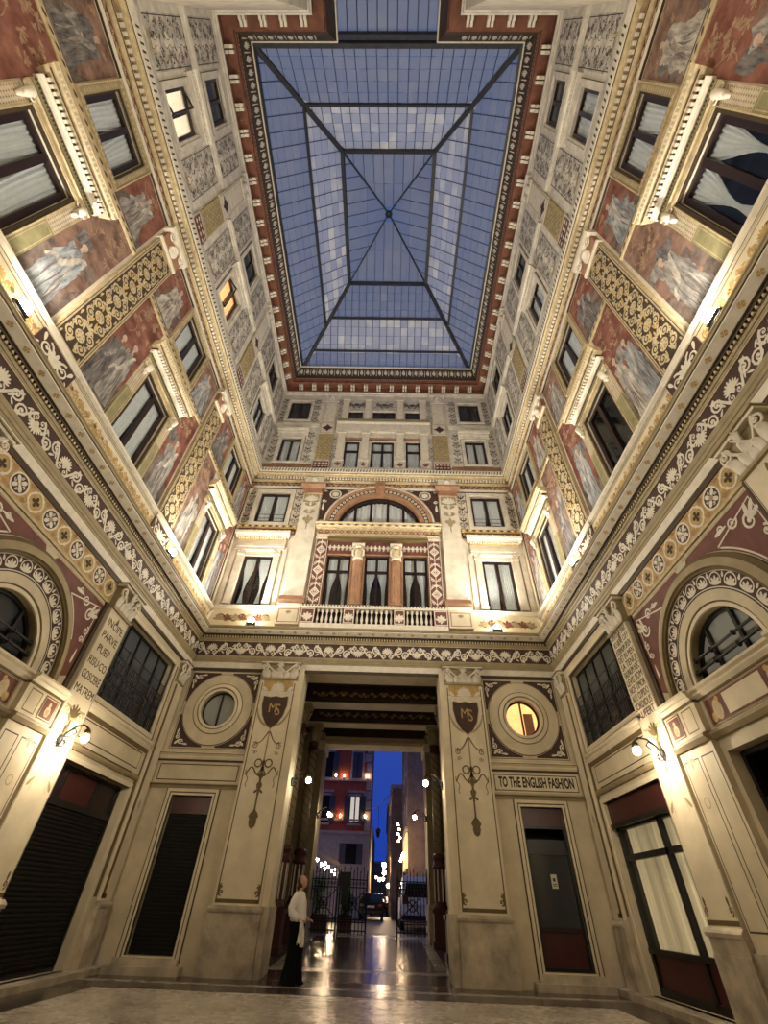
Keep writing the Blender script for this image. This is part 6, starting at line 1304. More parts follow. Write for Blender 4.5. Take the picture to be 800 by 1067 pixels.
# lamps
def wall_lamp():
    r = empty('wall_lamp'); k = MB(); k.tube([(0, 0.0, -0.12), (0, 0.03, 0.0), (0, 0.10, 0.12), (0, 0.24, 0.24), (0, 0.38, 0.26), (0, 0.48, 0.20)], [0.03, 0.028, 0.022, 0.018, 0.016, 0.016], 'iron', 6)
    k.tube([(0, 0.08, 0.05), (0, 0.2, 0.06), (0, 0.28, 0.13), (0, 0.22, 0.19), (0, 0.15, 0.15)], 0.012, 'iron', 5); k.tube([(0, 0.03, -0.1), (0, 0.12, -0.12), (0, 0.16, -0.05), (0, 0.1, -0.02)], 0.012, 'iron', 5)
    for s in (-1, 1): k.tube([(0, 0.04, -0.02), (s * 0.1, 0.06, 0.02), (s * 0.13, 0.05, -0.08), (s * 0.07, 0.05, -0.1)], 0.012, 'iron', 5)
    k.sphere((0, 0.03, 0), 0.07, 'iron', 8, (1, 0.6, 1.3)); k.build('scroll_arm', r)
    k = MB(); k.lathe(0, 0.48, [(0.03, 0.2), (0.06, 0.16), (0.07, 0.1)], 'brass_lamp', 10); so_ = k.build('socket', r)
    k = MB(); k.sphere((0, 0.48, 0.03), 0.072, 'bulb', 14); k.build('globe', so_); return r
wl = wall_lamp()
LAMPS = []
def lamp(w, u, v, d, first, label, group='globe wall lamps'):
    o = wl if first else clone(wl); w.put(o, u, v, d); tag(o, label, 'wall lamp', group); LAMPS.append(o); return o
lamp(LEFT, 2.45, 3.38, 0.13, True, 'glowing globe lamp on a black scroll bracket on the INCIPE pilaster of the left wall')
lamp(RIGHT, -2.45, 3.46, 0.13, False, 'glowing globe lamp on a black scroll bracket on the lettered pilaster of the right wall')
PL = Wall(-2.11, 14.0, 90, 1, 'p'); PR = Wall(2.11, 14.0, -90, 1, 'p')
lamp(PL, -0.1, 3.72, 0.0, False, 'glowing globe lamp on the inner side of the left shield pilaster in the passage')
lamp(PR, 0.1, 3.74, 0.0, False, 'glowing globe lamp on the inner side of the right shield pilaster in the passage')
GL = Wall(-2.16, 20.6, 90, 1, 'g'); GR = Wall(2.16, 20.6, -90, 1, 'g')
lamp(GL, 0, 3.80, 0.0, False, 'glowing globe lamp on the left pier beside the far gate'); lamp(GR, 0, 3.80, 0.0, False, 'glowing globe lamp on the right pier beside the far gate')
soft = None
for o in LAMPS[2:]:
    for so in o.children:
        for gl in so.children:
            if soft is None: soft = gl.data.copy(); soft.materials.clear(); soft.materials.append(MAT['bulb_soft'])
            gl.data = soft
def flood():
    r = empty('floodlight'); k = MB(); k.box(-0.16, 0.16, -0.07, 0.07, 0.0, 0.03, 'iron'); k.tube([(-0.15, 0, 0.02), (-0.15, 0, 0.16)], 0.012, 'iron', 5); k.tube([(0.15, 0, 0.02), (0.15, 0, 0.16)], 0.012, 'iron', 5); k.build('bracket', r)
    k = MB(); P = [(-0.13, -0.05, 0.07), (0.13, -0.05, 0.07), (0.13, 0.06, 0.07), (-0.13, 0.06, 0.07), (-0.14, -0.08, 0.20), (0.14, -0.08, 0.20), (0.14, 0.08, 0.10), (-0.14, 0.08, 0.10)]
    k.add(P, [(0, 1, 2, 3), (0, 4, 5, 1), (1, 5, 6, 2), (2, 6, 7, 3), (3, 7, 4, 0)], 'iron'); ho_ = k.build('housing', r)
    k = MB(); k.sphere((0, 0.05, 0.19), 0.10, 'flood_bulb', 12, (1.2, 1.0, 0.9)); k.build('lens', ho_); return r
fl = flood(); fr = True
def spot(loc, aim, power, size=3.05, blend=1.0, rad=0.1, col=(1.0, 0.92, 0.79)):
    l = bpy.data.lights.new('flood_beam', 'SPOT'); l.energy = power; l.spot_size = size; l.spot_blend = blend; l.shadow_soft_size = rad; l.color = col
    o = bpy.data.objects.new('flood_beam', l); COL.objects.link(o); o.location = loc; o.rotation_euler = (Vector(aim) - Vector(loc)).to_track_quat('-Z', 'Y').to_euler(); return o
FP = 850
for w, wd in ((LEFT, 'left'), (RIGHT, 'right')):
    for y, nm in ((2.9, 'nearer'), (9.4, 'farther')):
        u = (y - YC) * w.sg; o = fl if fr else clone(fl); w.put(o, u, 7.97, 0.33); tag(o, f'{nm} floodlight on the main cornice of the {wd} wall', 'floodlight', 'cornice floodlights'); fr = False
        p = w.o + Matrix.Rotation(w.r, 3, 'Z') @ Vector((u, -0.40, 8.30)); s = 1 if p.x < 0 else -1
        spot(p, (p.x + s * 6.2, p.y, 13.2), FP)
for q, wd in ((-1, 'left'), (1, 'right')):
    o = clone(fl); BACK.put(o, q * 4.1, 7.97, 0.33); tag(o, f'floodlight on the main cornice in the {wd} bay of the back wall', 'floodlight', 'cornice floodlights')
    spot((q * 4.1, YB - 0.40, 8.30), (q * 3.4, YB - 5.0, 13.2), FP * 0.85)

# ------------------------------------------------------------------ passage under the back wall
mb = MB()
for q in (-1, 1):
    a = sorted((q * 3.45, q * 3.7)); mb.box(a[0], a[1], -13.55, -21.9, -0.2, 7.4, 'passage_dark')
o = mb.build('wall_passage'); tag(o, 'dark side walls of the passage', 'wall', kind='structure')
mb = MB(); mb.box(-3.7, 3.7, -13.62, -22.0, 7.32, 7.5, 'passage_dark')
o = mb.build('ceiling_passage'); tag(o, 'dark brown coffered ceiling of the passage', 'ceiling', kind='structure')
for i, (y0, y1) in enumerate(((13.6, 14.75), (16.7, 17.4), (19.1, 19.8))):
    r = empty(nxt('trim')); tag(r, f'{ORD[i]} cream beam across the passage ceiling with dark carved sides', 'ceiling beam', kind='structure')
    k = MB(); k.box(-3.4, 3.4, -y0 - 0.0, -y1, 6.76, 7.3, 'cream'); k.build('beam', r)
    if i > 0:
        k = MB(); k.box(-3.4, 3.4, -y0 + 0.02, -y0, 6.80, 7.3, 'passage_dark'); k.prof([(-y0 + 0.02, 6.86), (-y0 + 0.05, 6.86), (-y0 + 0.06, 6.90), (-y0 + 0.02, 6.92)], -2.4, 2.4, 'dark_brown'); k.build('dark_side_board', r)
        k = MB(); rinceau(k, -2.3, 2.3, 7.08, 0.24, -y0 + 0.024, 'gold', 0.8); k.build('gold_scroll', r)
for i in range(2):
    y = (15.2, 15.9)[i]
    b = MB(); b.box(-3.3, 3.3, -y, -y - 0.1, 7.18, 7.32, 'dark_brown'); o = b.build(nxt('trim')); tag(o, f'dark rib in the {("nearest","next")[i]} ceiling coffer of the passage', 'ceiling rib', kind='structure')
# end wall of the passage with the gate opening
r = empty(nxt('trim')); tag(r, 'cream piers and lintel framing the far end of the passage', 'pier', kind='structure')
k = MB()
for q in (-1, 1):
    a = sorted((q * 2.16, q * 3.45)); k.box(a[0], a[1], -20.5, -21.9, 0.2, 6.74, 'olive_pale'); a = sorted((q * 2.12, q * 3.45)); k.box(a[0], a[1], -20.45, -21.9, 0.2, 1.3, 'travertine')
    k.box(*sorted((q * 2.10, q * 2.5)), -20.42, -21.9, 6.1, 6.42, 'cream_light')
k.build('pier', r); k = MB(); k.box(-3.4, 3.4, -20.95, -21.0, 6.74, 7.32, 'passage_dark'); k.build('dark_board', r); k = MB(); k.box(-2.16, 2.16, -20.9, -21.9, 6.42, 6.72, 'cream'); k.box(-2.16, 2.16, -21.0, -21.9, 6.72, 7.3, 'passage_dark'); k.box(-2.3, 2.3, -20.86, -20.9, 6.5, 6.6, 'gold_pale'); k.build('lintel', r)
# iron and marble columns
def pcol():
    r = empty('passage_column'); k = MB(); k.box(-0.27, 0.27, -0.27, 0.27, 0, 0.85, 'cast_purple', 0.01); k.box(-0.31, 0.31, -0.31, 0.31, 0, 0.14, 'cast_purple'); k.box(-0.31, 0.31, -0.31, 0.31, 0.82, 0.92, 'cast_purple'); k.build('pedestal', r)
    k = MB(); k.lathe(0, 0, [(0.26, 0.92), (0.25, 1.0), (0.2, 1.04), (0.2, 1.10)], 'cast_purple', 20); n = 32
    k.loft([[((0.20 - (0.02 if i % 4 < 2 else 0)) * cos(2 * pi * i / n), (0.20 - (0.02 if i % 4 < 2 else 0)) * sin(2 * pi * i / n), v) for i in range(n)] for v in (1.10, 1.98)], 'cast_purple', True, False); k.build('fluted_drum', r)
    k = MB()
    for i in range(8): a = 2 * pi * (i + 0.62) / 8; k.box(0.195 * cos(a) - 0.022, 0.195 * cos(a) + 0.022, 0.195 * sin(a) - 0.022, 0.195 * sin(a) + 0.022, 1.12, 1.96, 'white')
    k.build('white_flutes', r)
    k = MB(); k.lathe(0, 0, [(0.2, 1.98), (0.25, 2.0), (0.25, 2.07), (0.2, 2.1), (0.19, 2.22), (0.24, 2.26), (0.24, 2.34), (0.19, 2.4)], 'cast_purple', 20); k.build('ring_band', r)
    k = MB(); k.lathe(0, 0, [(0.17, 2.4), (0.155, 5.6)], 'olive_pale', 20); k.build('shaft', r)
    k = MB()
    for s in range(3): k.tube([(0.168 * cos(t * 4 + s * 2.09), 0.168 * sin(t * 4 + s * 2.09), 2.45 + 3.1 * t / 6) for t in [i / 5 for i in range(31)]], 0.014, 'line_brown', 4)
    k.build('spiral_stripe', r)
    k = MB(); k.lathe(0, 0, [(0.17, 5.6), (0.21, 5.63), (0.21, 5.7), (0.17, 5.74), (0.17, 5.86), (0.2, 5.9), (0.17, 5.95)], 'cast_purple', 20); k.build('neck_band', r)
    k = MB(); k.lathe(0, 0, [(0.17, 5.95), (0.19, 6.2), (0.27, 6.5)], 'olive_pale', 16); k.box(-0.3, 0.3, -0.3, 0.3, 6.5, 6.62, 'olive_pale')
    for j in range(4):
        b = MB(); a = pi / 2 * j
        acanthus(b, 0, 0.17, 5.97, 0.45, 0.26, 0.12, 'olive_pale')
        k.add([(x * cos(a) + y * sin(a), x * sin(a) - y * cos(a) if False else -x * sin(a) - (-y) * cos(a), z) for x, y, z in [(p[0], -p[1], p[2]) for p in b.v]], b.f, 'olive_pale', True)
    k.build('capital', r); return r
pc = pcol()
for i, (x, y) in enumerate(((-2.6, 17.05), (2.6, 17.05), (-2.45, 19.45), (2.45, 19.45))):
    o = pc if i == 0 else clone(pc); o.location = (x, y, pz(y)); o.scale = (1, 1, (6.76 - pz(y)) / 6.62)
    tag(o, f'{("nearer", "farther")[i // 2]} column with maroon fluted base on the {("left", "right")[i % 2]} side of the passage', 'column', 'passage columns')
for q, wd in ((-1, 'left'), (1, 'right')):
    s = empty(nxt('window')); s.location = (q * 3.44, 16.2, 0); s.rotation_euler = (0, 0, radians(90 if q < 0 else -90)); tag(s, f'dark shop window in the {wd} side of the passage', 'shop window', kind='structure')
    k = MB(); k.framep(-1.1, 1.1, 0.5, 3.4, 0.09, 0.0, 0.06, 'dark_wood'); k.box(-0.04, 0.04, 0, 0.06, 0.5, 3.4, 'dark_wood'); k.box(-1.1, 1.1, 0, 0.06, 2.6, 2.7, 'dark_wood'); k.build('window_frame', s); k = MB(); k.box(-1.1, 1.1, 0.01, 0.02, 0.5, 3.4, 'pane_dark'); k.build('pane', s)

# ------------------------------------------------------------------ iron gate
def gate(w, name, lab, spikes=True, panel=False):
    r = empty(name); z0 = 0.06; k = MB(); n = int(w / 0.115)
    for i in range(n + 1):
        x = w * i / n; t = 0.016 if 0 < i < n else 0.03
        k.tube([(x, 0, z0 if 0 < i < n else 0), (x, 0, 1.72 + (0.1 if i % 2 else 0))], t, 'iron', 4)
    k.build('bars', r); k = MB()
    for v in (0.14, 0.36, 0.42, 1.30, 1.52): k.box(0, w, -0.02, 0.02, v, v + 0.035, 'iron')
    k.build('rails', r); k = MB()
    for i in range(n + 1): x = w * i / n; h = 1.72 + (0.1 if i % 2 else 0); k.lathe(x, 0, [(0.012, h), (0.028, h + 0.03), (0.016, h + 0.07), (0.003, h + 0.13)], 'iron', 6)
    k.build('spikes', r); k = MB(); c = w / 2
    k.tube([(0.03, 0.01, 0.45), (w - 0.03, 0.01, 1.28)], 0.016, 'iron', 4); k.tube([(w - 0.03, 0.01, 0.45), (0.03, 0.01, 1.28)], 0.016, 'iron', 4)
    k.tube([(c + 0.16 * cos(2 * pi * i / 16), 0.015, 0.87 + 0.16 * sin(2 * pi * i / 16)) for i in range(17)], 0.016, 'iron', 4)
    for j in range(8): a = pi / 4 * j; k.tube([(c, 0.015, 0.87), (c + 0.15 * cos(a), 0.015, 0.87 + 0.15 * sin(a))], 0.01, 'iron', 4)
    k.build('ring_ornament', r); k = MB()
    for i in range(n): x = w * (i + .5) / n; k.tube([(x + 0.042 * cos(2 * pi * j / 10), 0, 1.43 + 0.042 * sin(2 * pi * j / 10)) for j in range(11)], 0.009, 'iron', 4)
    k.build('ring_course', r); tag(r, lab, 'gate', 'iron gate leaves'); return r
gy = 21.35; gz = pz(gy)
g1 = gate(0.98, 'iron_gate', 'fixed black iron gate leaf against the left pier at the far end of the passage'); g1.location = (-2.16, gy, gz)
g2 = gate(1.0, 'iron_gate', 'closed black iron gate leaf left of the gap at the far end of the passage'); g2.location = (-1.10, gy, gz)
g3 = gate(1.10, 'iron_gate', 'black iron gate leaf right of the gap, against the right pier'); g3.location = (1.04, gy, gz)
k = MB(); k.box(-0.22, 0.22, 0.03, 0.06, 0, 0.40, 'black_paint'); k.box(-0.12, 0.12, 0.03, 0.06, -0.5, 0.0, 'black_paint'); o = k.build('gate_box'); o.location = (-0.92, gy, gz + 1.35); tag(o, 'black box fixed to the closed leaf of the iron gate', 'box')

# ------------------------------------------------------------------ street beyond the gate
GZ = PZ1
mb = MB(); mb.box(-30, 30, -22.2, -110, GZ - 0.4, GZ, 'asphalt'); o = mb.build('ground_street'); tag(o, 'dark asphalt street beyond the gate', 'street', kind='structure')
fb = empty('building'); tag(fb, 'red plastered building with pale ground floor and lit shuttered window seen through the gate', 'building'); fb.location = (0, 46, GZ)
x1 = -0.83; k = MB(); k.box(-14, x1, -8, 0, 0, 5.35, 'facade_pale'); k.build('ground_floor_wall', fb); k = MB(); k.box(-14, x1, -8, 0, 5.35, 16, 'facade_red'); k.build('wall', fb)
k = MB(); k.box(-14, x1 + 0.05, 0, 0.12, 5.25, 5.45, 'facade_pale'); k.box(-14, x1 + 0.05, 0, 0.10, 6.15, 6.3, 'facade_pale'); k.box(-14, x1 + 0.05, 0, 0.10, 9.15, 9.35, 'facade_pale'); k.build('string_course', fb)
k = MB()
for j in range(14): k.box(x1 - (0.65 if j % 2 else 0.45), x1 + 0.04, 0, 0.06, 5.5 + 0.75 * j, 6.15 + 0.75 * j, 'facade_pale')
k.build('corner_quoins', fb)
for i, (x, z, w_, h_, lit) in enumerate(((-2.2, 6.0 - 0.1 + 0.1, 0.9, 2.0, True), (-2.15, 9.4, 0.9, 2.1, False), (-4.9, 6.0, 0.9, 2.0, False), (-4.9, 9.4, 0.9, 2.1, False), (-2.3, 3.25, 0.95, 1.35, False))):
    k = MB(); k.framep(x - w_ / 2, x + w_ / 2, z, z + h_, 0.16, 0, 0.08, 'facade_pale'); 
    if i != 4: k.box(x - w_ / 2 - 0.3, x + w_ / 2 + 0.3, 0, 0.2, z + h_ + 0.25, z + h_ + 0.42, 'facade_pale')
    wf = k.build('window_surround', fb); k = MB(); k.quad(x - w_ / 2, x + w_ / 2, z, z + h_, 0.01, 'room_dark'); k.build('pane', wf)
    if lit:
        k = MB(); k.box(x - 0.38, x - 0.05, 0.012, 0.02, z + 0.1, z + h_ - 0.05, 'room_lit_pale'); k.box(x + 0.07, x + 0.38, 0.012, 0.02, z + 0.1, z + h_ - 0.05, 'room_lit_pale'); k.build('lit_curtain', wf)
    for q in (-1, 1): k = MB(); a = sorted((x + q * (w_ / 2 - (0.0 if i != 1 else 0.42)), x + q * (w_ / 2 + (0.5 if i != 1 else -0.02)))); k.box(a[0], a[1], 0.03, 0.12, z, z + h_, 'shutter_grey'); [k.box(a[0] + .03, a[1] - .03, 0.12, 0.135, z + 0.1 * j + 0.05, z + 0.1 * j + 0.09, 'shutter_grey') for j in range(int(h_ / 0.1) - 1)]; k.build('shutter', wf)
sb_ = None
for i, (x, z) in enumerate(((-4.2, 6.5), (-3.4, 6.5), (-1.25, 6.5), (-4.1, 9.55), (-3.35, 9.55), (-1.2, 9.55))):
    if sb_ is None:
        k = MB(); k.sphere((0, 0.2, 0), 0.075, 'small_bulb', 8, (0.8, 0.8, 1.7)); k.box(-0.04, 0.04, 0.0, 0.2, -0.16, -0.1, 'iron'); sb_ = o = k.build('wall_lamp')
    else: o = sb_.copy(); COL.objects.link(o)
    o.location = (x, 46, GZ + z); tag(o, f'small flame-like lamp on the {"lower" if i < 3 else "upper"} red storey of the far building, {("leftmost", "second", "right of the window")[i % 3]}', 'facade lamp', 'small lamps on the red facade')
def block(name, label, x0, x1, y0, y1, h, m, rows):
    r = empty(name); r.location = (0, 0, GZ); k = MB(); k.box(x0, x1, -y0, -y1, 0, h, m); k.box(x0 - 0.18, x1, -y0 + 0.1, -y1 - 0.1, h - 0.3, h, 'facade_pale'); k.build('wall', r)
    for j, z in enumerate(rows):
        for i in range(int((y1 - y0) / 3)):
            k = MB(); y = y0 + 1.2 + 3 * i; k.box(x0 - 0.06, x0, -y, -y - 1.1, z, z + 1.8, 'facade_pale'); k.box(x0 - 0.075, x0 - 0.055, -y - 0.12, -y - 0.98, z + 0.12, z + 1.7, 'shutter_grey'); k.build('window', r)
    tag(r, label, 'building'); return r
b1 = block('building', 'tall tan building at the right side of the street beyond the gate', 1.95, 14, 33, 44, 15, 'facade_tan', (1.0, 4.4, 7.6, 10.8))
block('building', 'lower dark building farther along the right side of the street', 1.15, 12, 46, 62, 9.0, 'facade_tan', (1.0, 4.4))
block('building', 'distant dark building closing the right side of the street', 0.9, 12, 66, 95, 10.5, 'facade_tan', (1.2, 4.8))
block('building', 'distant pale building on the left side of the street behind the red one', -14, -0.9, 56, 80, 7.5, 'facade_pale', ())
block('building', 'dark building closing the far end of the street', -4, 4, 98, 104, 6.5, 'facade_tan', ())
# lit shop on the right, awning restaurant on the left
for i in range(4): k = MB(); k.box(1.84, 1.94, -33.3 - 1.5 * i, -34.5 - 1.5 * i, 2.5, 4.2, 'room_lit'); k.build('lit_shop_window', b1)
k = MB(); k.box(1.78, 1.95, -33.1, -39.4, 4.3, 4.5, 'facade_pale'); k.box(1.80, 1.95, -33.1, -39.4, 2.3, 2.45, 'facade_pale'); k.build('shop_moulding', b1)
def bulb(x, y, z, r_, label, grp, m='street_bulb'):
    k = MB(); k.sphere((0, 0, 0), r_, m, 8); k.lathe(0, 0, [(r_ * 0.4, r_ * 0.8), (r_ * 0.3, r_ * 1.5)], 'iron', 6); o = k.build('light_bulb'); o.location = (x, y, z); tag(o, label, 'light bulb', grp)
for i in range(10): bulb(1.62 + 0.015 * (i % 3), 31.6 + 0.7 * i, 3.45 + 0.08 * (i % 2), 0.055, 'glowing bulb of the light string along the shop fronts on the right of the street', 'string bulbs on the right')
for i, (x, z) in enumerate(((1.28, 4.75), (1.36, 4.55), (1.30, 4.35), (1.42, 4.2), (1.35, 4.05))): bulb(x, 31.0 + 0.2 * i, z, 0.06, 'glowing bulb in the small cluster hanging on the right of the street', 'cluster of bulbs on the right')
for i, (x, y, z, r_) in enumerate(((0.52, 58, 4.3, 0.24), (0.55, 58, 3.7, 0.2), (0.45, 58, 3.2, 0.15), (0.1, 58, 3.15, 0.16), (0.95, 58, 2.7, 0.17), (-0.25, 58, 3.3, 0.1))): bulb(x, y, z, r_, ['topmost large street light glowing at the far end of the street', 'second large street light below the topmost at the far end of the street', 'small street light under the two large ones', 'street light left of the bright column of lights', 'street light right of the bright column, low over the cars', 'faint leftmost street light at the far end'][i], None)
aw = empty('awning'); tag(aw, 'pale sloping awning of the restaurant on the left beyond the gate', 'awning'); k = MB()
k.add([(-6.0, -25.0, 4.5), (-3.2, -25.0, 3.35), (-2.35, -36, 3.2), (-5.2, -36, 4.4), (-6.0, -25.0, 4.46), (-3.2, -25.0, 3.31), (-2.35, -36, 3.16), (-5.2, -36, 4.36)], [(0, 1, 2, 3), (4, 7, 6, 5), (0, 4, 5, 1), (1, 5, 6, 2), (2, 6, 7, 3), (3, 7, 4, 0)], 'awning'); k.build('canopy', aw)
k = MB(); k.add([(-3.2, -25.0, 3.35), (-2.35, -36, 3.2), (-2.35, -36, 2.95), (-3.2, -25.0, 3.1)], [(0, 1, 2, 3)], 'awning'); k.build('valance', aw)
k = MB(); [k.tube([p, (p[0], p[1], GZ)], 0.03, 'iron', 5) for p in ((-3.25, -25.1, 3.3), (-2.4, -35.8, 3.1))]; k.build('post', aw)
for i in range(18): t = i / 17; bulb(-3.25 + 0.8 * t - 0.12 * (i % 2), 25.4 + 10 * t, 2.98 - 0.30 * t + 0.10 * sin(i * 2.1), 0.065, 'warm glowing bulb of the light string under the pale awning', 'string bulbs under the awning', 'awning_bulb')
def hedge(x, y, w, h, label, seed):
    rn = random.Random(seed); r = empty('potted_hedge'); r.location = (x, y, GZ); k = MB(); k.box(-w / 2, w / 2, -0.2, 0.2, 0, 0.5, 'pot', -0.02); k.build('planter', r); k = MB()
    for i in range(1100):
        a, b, c = rn.gauss(0, w * 0.24), rn.gauss(0, 0.16), 0.5 + h * rn.random() * (1 - 0.3 * rn.random()); an = rn.uniform(0, 6.28); s = rn.uniform(0.08, 0.15); ti = rn.uniform(-0.6, 0.9)
        dx, dy = cos(an), sin(an); P = [(a, b, c), (a + s * .5 * dx - s * .3 * dy, b + s * .5 * dy + s * .3 * dx, c + s * ti * .6), (a + s * dx * 1.3, b + s * dy * 1.3, c + s * ti), (a + s * .5 * dx + s * .3 * dy, b + s * .5 * dy - s * .3 * dx, c + s * ti * .6)]
        k.add(P, [(0, 1, 2, 3)], 'leaf')
    k.build('foliage', r); k = MB(); [k.tube([(rn.uniform(-.3, .3) * w, 0, 0.45), (rn.uniform(-.4, .4) * w, 0, 0.5 + h * 0.7)], 0.015, 'pot', 4) for _ in range(5)]; k.build('stem', r); tag(r, label, 'potted plant', 'planters at the gate')
hedge(-2.05, 22.6, 0.9, 1.25, 'leafy planter left of the gate beneath the awning', 1); hedge(-0.95, 22.95, 0.5, 0.9, 'smaller leafy planter behind the closed gate leaf', 2)

# cars
def car(name, label, loc, prof_, glassprof, W, m, rear):
    r = empty(name); r.location = loc; tag(r, label, 'car'); k = MB(); H2 = W / 2
    # prof_: (y, z) outline from rear to front, extruded across with tumblehome
    def ringat(x, s): return [(x * (1 - 0.10 * max(0, z - 0.85) * 1.4), -y, z) for y, z in prof_]
    xs = [-H2, -H2 * 0.96, H2 * 0.96, H2]; rings = []
    for j, x in enumerate(xs):
        sh = 0.04 if j in (0, 3) else 0
        cy = sum(p[0] for p in prof_) / len(prof_)
        rings.append([(x * (1 - 0.13 * max(0, z - 0.9)), -(y + (cy - y) * sh), z - (0.03 if j in (0, 3) else 0) * (1 if z > 0.5 else -1)) for y, z in prof_])
    k.loft(rings, m, True, False); k.build('body', r)
    k = MB(); z0, z1, y0, y1 = glassprof['rear']; k.add([(-H2 * 0.80, -y0 + 0.012, z0), (H2 * 0.80, -y0 + 0.012, z0), (H2 * 0.70, -y1 + 0.012, z1), (-H2 * 0.70, -y1 + 0.012, z1)], [(0, 1, 2, 3)], 'car_glass'); k.build('rear_window', r)
    for q in (-1, 1):
        k = MB(); a, b, c, d, z0, z1 = glassprof['side']; xx = lambda z: q * (H2 * (1 - 0.13 * max(0, z - 0.9)) + 0.006)
        k.add([(xx(z0), -a, z0), (xx(z0), -b, z0), (xx(z1), -c, z1), (xx(z1), -d, z1)], [(0, 1, 2, 3)], 'car_glass'); k.build('side_window', r)
        k = MB(); zt = glassprof['tail']; k.box(q * H2 * 0.74 - 0.13, q * H2 * 0.74 + 0.13, -prof_[1][0] - 0.02 - glassprof.get('ty', 0), -prof_[1][0] + 0.03 - glassprof.get('ty', 0), zt, zt + glassprof.get('th', 0.13), 'tail_red'); k.build('tail_light', r)
        for yw in glassprof['wheels']:
            k = MB(); R = 0.32; rings = [[(q * (H2 - 0.2 + t), -(yw + rr * cos(2 * pi * i / 20)), R + rr * sin(2 * pi * i / 20)) for i in range(20)] for t, rr in ((0, R * .9), (0.02, R), (0.18, R), (0.205, R * .9))]
            k.loft(rings, 'rubber', True, False); k.loft([[(q * (H2 + t), -(yw + rr * cos(2 * pi * i / 12)), R + rr * sin(2 * pi * i / 12)) for i in range(12)] for t, rr in ((0.0, R * .62), (0.012, R * .55))], 'chrome', True, False); k.build('wheel', r)
    k = MB(); k.box(-0.26, 0.26, -prof_[1][0], -prof_[1][0] + 0.03, glassprof['plate'], glassprof['plate'] + 0.11, 'plate_white'); k.build('number_plate', r)
    k = MB(); k.box(-H2 * 0.92, H2 * 0.92, -prof_[1][0] - 0.03, -prof_[1][0] + 0.06, 0.36, 0.52, m if m != 'car_white' else 'rubber'); k.build('bumper', r)
sedan = [(0.0, 0.30), (-0.05, 0.62), (0.04, 0.98), (0.55, 1.05), (1.15, 1.42), (2.45, 1.45), (3.3, 1.02), (4.2, 0.86), (4.35, 0.5), (4.3, 0.28)]
car('car', 'black car seen from behind in the street beyond the gate gap', (-0.35, 41.5, GZ), sedan, dict(rear=(1.07, 1.40, 0.57, 1.12), side=(0.95, 3.05, 2.45, 1.25, 1.06, 1.38), tail=0.72, wheels=(0.8, 3.5), plate=0.66), 1.76, 'car_black', True)
van = [(0.0, 0.32), (-0.06, 0.65), (-0.03, 1.05), (0.12, 1.70), (0.4, 1.86), (2.9, 1.84), (3.5, 1.12), (4.4, 1.0), (4.55, 0.55), (4.5, 0.3)]
car('car', 'white off-road car seen from behind at the right beyond the gate', (2.22, 26.5, GZ), van, dict(rear=(1.12, 1.62, -0.04, 0.08), side=(0.45, 3.15, 2.85, 0.6, 1.12, 1.70), tail=0.88, th=0.3, wheels=(0.85, 3.6), plate=0.78), 1.85, 'car_white', True)
car('car', 'dark small car parked farther up the street beside the black one', (0.14, 56.5, GZ), sedan, dict(rear=(1.07, 1.40, 0.57, 1.12), side=(0.95, 3.05, 2.45, 1.25, 1.06, 1.38), tail=0.72, wheels=(0.8, 3.5), plate=0.66), 1.76, 'car_black', True)
# hanging street lantern
r = empty('street_lantern'); r.location = (0.02, 40, GZ); tag(r, 'dark lantern hung on a wire over the street', 'street lantern'); k = MB(); k.lathe(0, 0, [(0.02, 5.1), (0.16, 5.0), (0.2, 4.9), (0.15, 4.88), (0.1, 4.55), (0.02, 4.5)], 'iron', 6); k.build('lantern', r); k = MB(); k.tube([(-1.2, -5.9, 6.9), (0, 0, 6.5), (1.2, 4, 6.9)], 0.02, 'iron', 4); k.tube([(0, 0, 6.5), (0, 0, 5.1)], 0.015, 'iron', 4); k.build('wire', r)

# ------------------------------------------------------------------ the woman
def skinned(nodes, edges, sub=2):
    me = bpy.data.meshes.new('sk'); me.from_pydata([n[:3] for n in nodes], edges, []); o = bpy.data.objects.new('sk', me); COL.objects.link(o)
    o.modifiers.new('s', 'SKIN').use_smooth_shade = True; 
    for i, n in enumerate(nodes): v = me.skin_vertices[0].data[i]; v.radius = (n[3], n[4] if len(n) > 4 else n[3]); v.use_root = (i == 0)
    o.modifiers.new('u', 'SUBSURF').levels = sub; o.modifiers['u'].render_levels = sub
    dg = bpy.context.evaluated_depsgraph_get(); m2 = bpy.data.meshes.new_from_object(o.evaluated_get(dg)); bpy.data.objects.remove(o); return m2
pr = empty('person'); pr.location = (-1.29, 12.72, 0.006); pr.rotation_euler = (0, 0, radians(-14)); tag(pr, 'woman in a white blouse and black trousers looking up beside the left shield pilaster', 'person')
# forward = +x, her right side faces the viewer (-y)
nodes = [(0.0, 0, 0.92, 0.125, 0.15), (0.0, 0, 1.06, 0.10, 0.125), (0.0, 0, 1.22, 0.115, 0.145), (-0.02, 0, 1.35, 0.08, 0.11), (-0.005, 0, 1.43, 0.048), (0.01, 0, 1.49, 0.046)]
E_ = [(0, 1), (1, 2), (2, 3), (3, 4), (4, 5)]
def chain(par, pts):
    p = par
    for q in pts: nodes.append(q); E_.append((p, len(nodes) - 1)); p = len(nodes) - 1
    return p
hr = chain(3, [(-0.02, -0.165, 1.34, 0.052), (-0.09, -0.21, 1.10, 0.040), (0.07, -0.23, 0.97, 0.030), (0.13, -0.22, 0.955, 0.022), (0.19, -0.21, 0.945, 0.026)])
hl = chain(3, [(-0.02, 0.165, 1.34, 0.052), (-0.03, 0.22, 1.09, 0.040), (0.12, 0.17, 0.97, 0.030), (0.17, 0.14, 0.96, 0.022), (0.22, 0.11, 0.955, 0.026)])
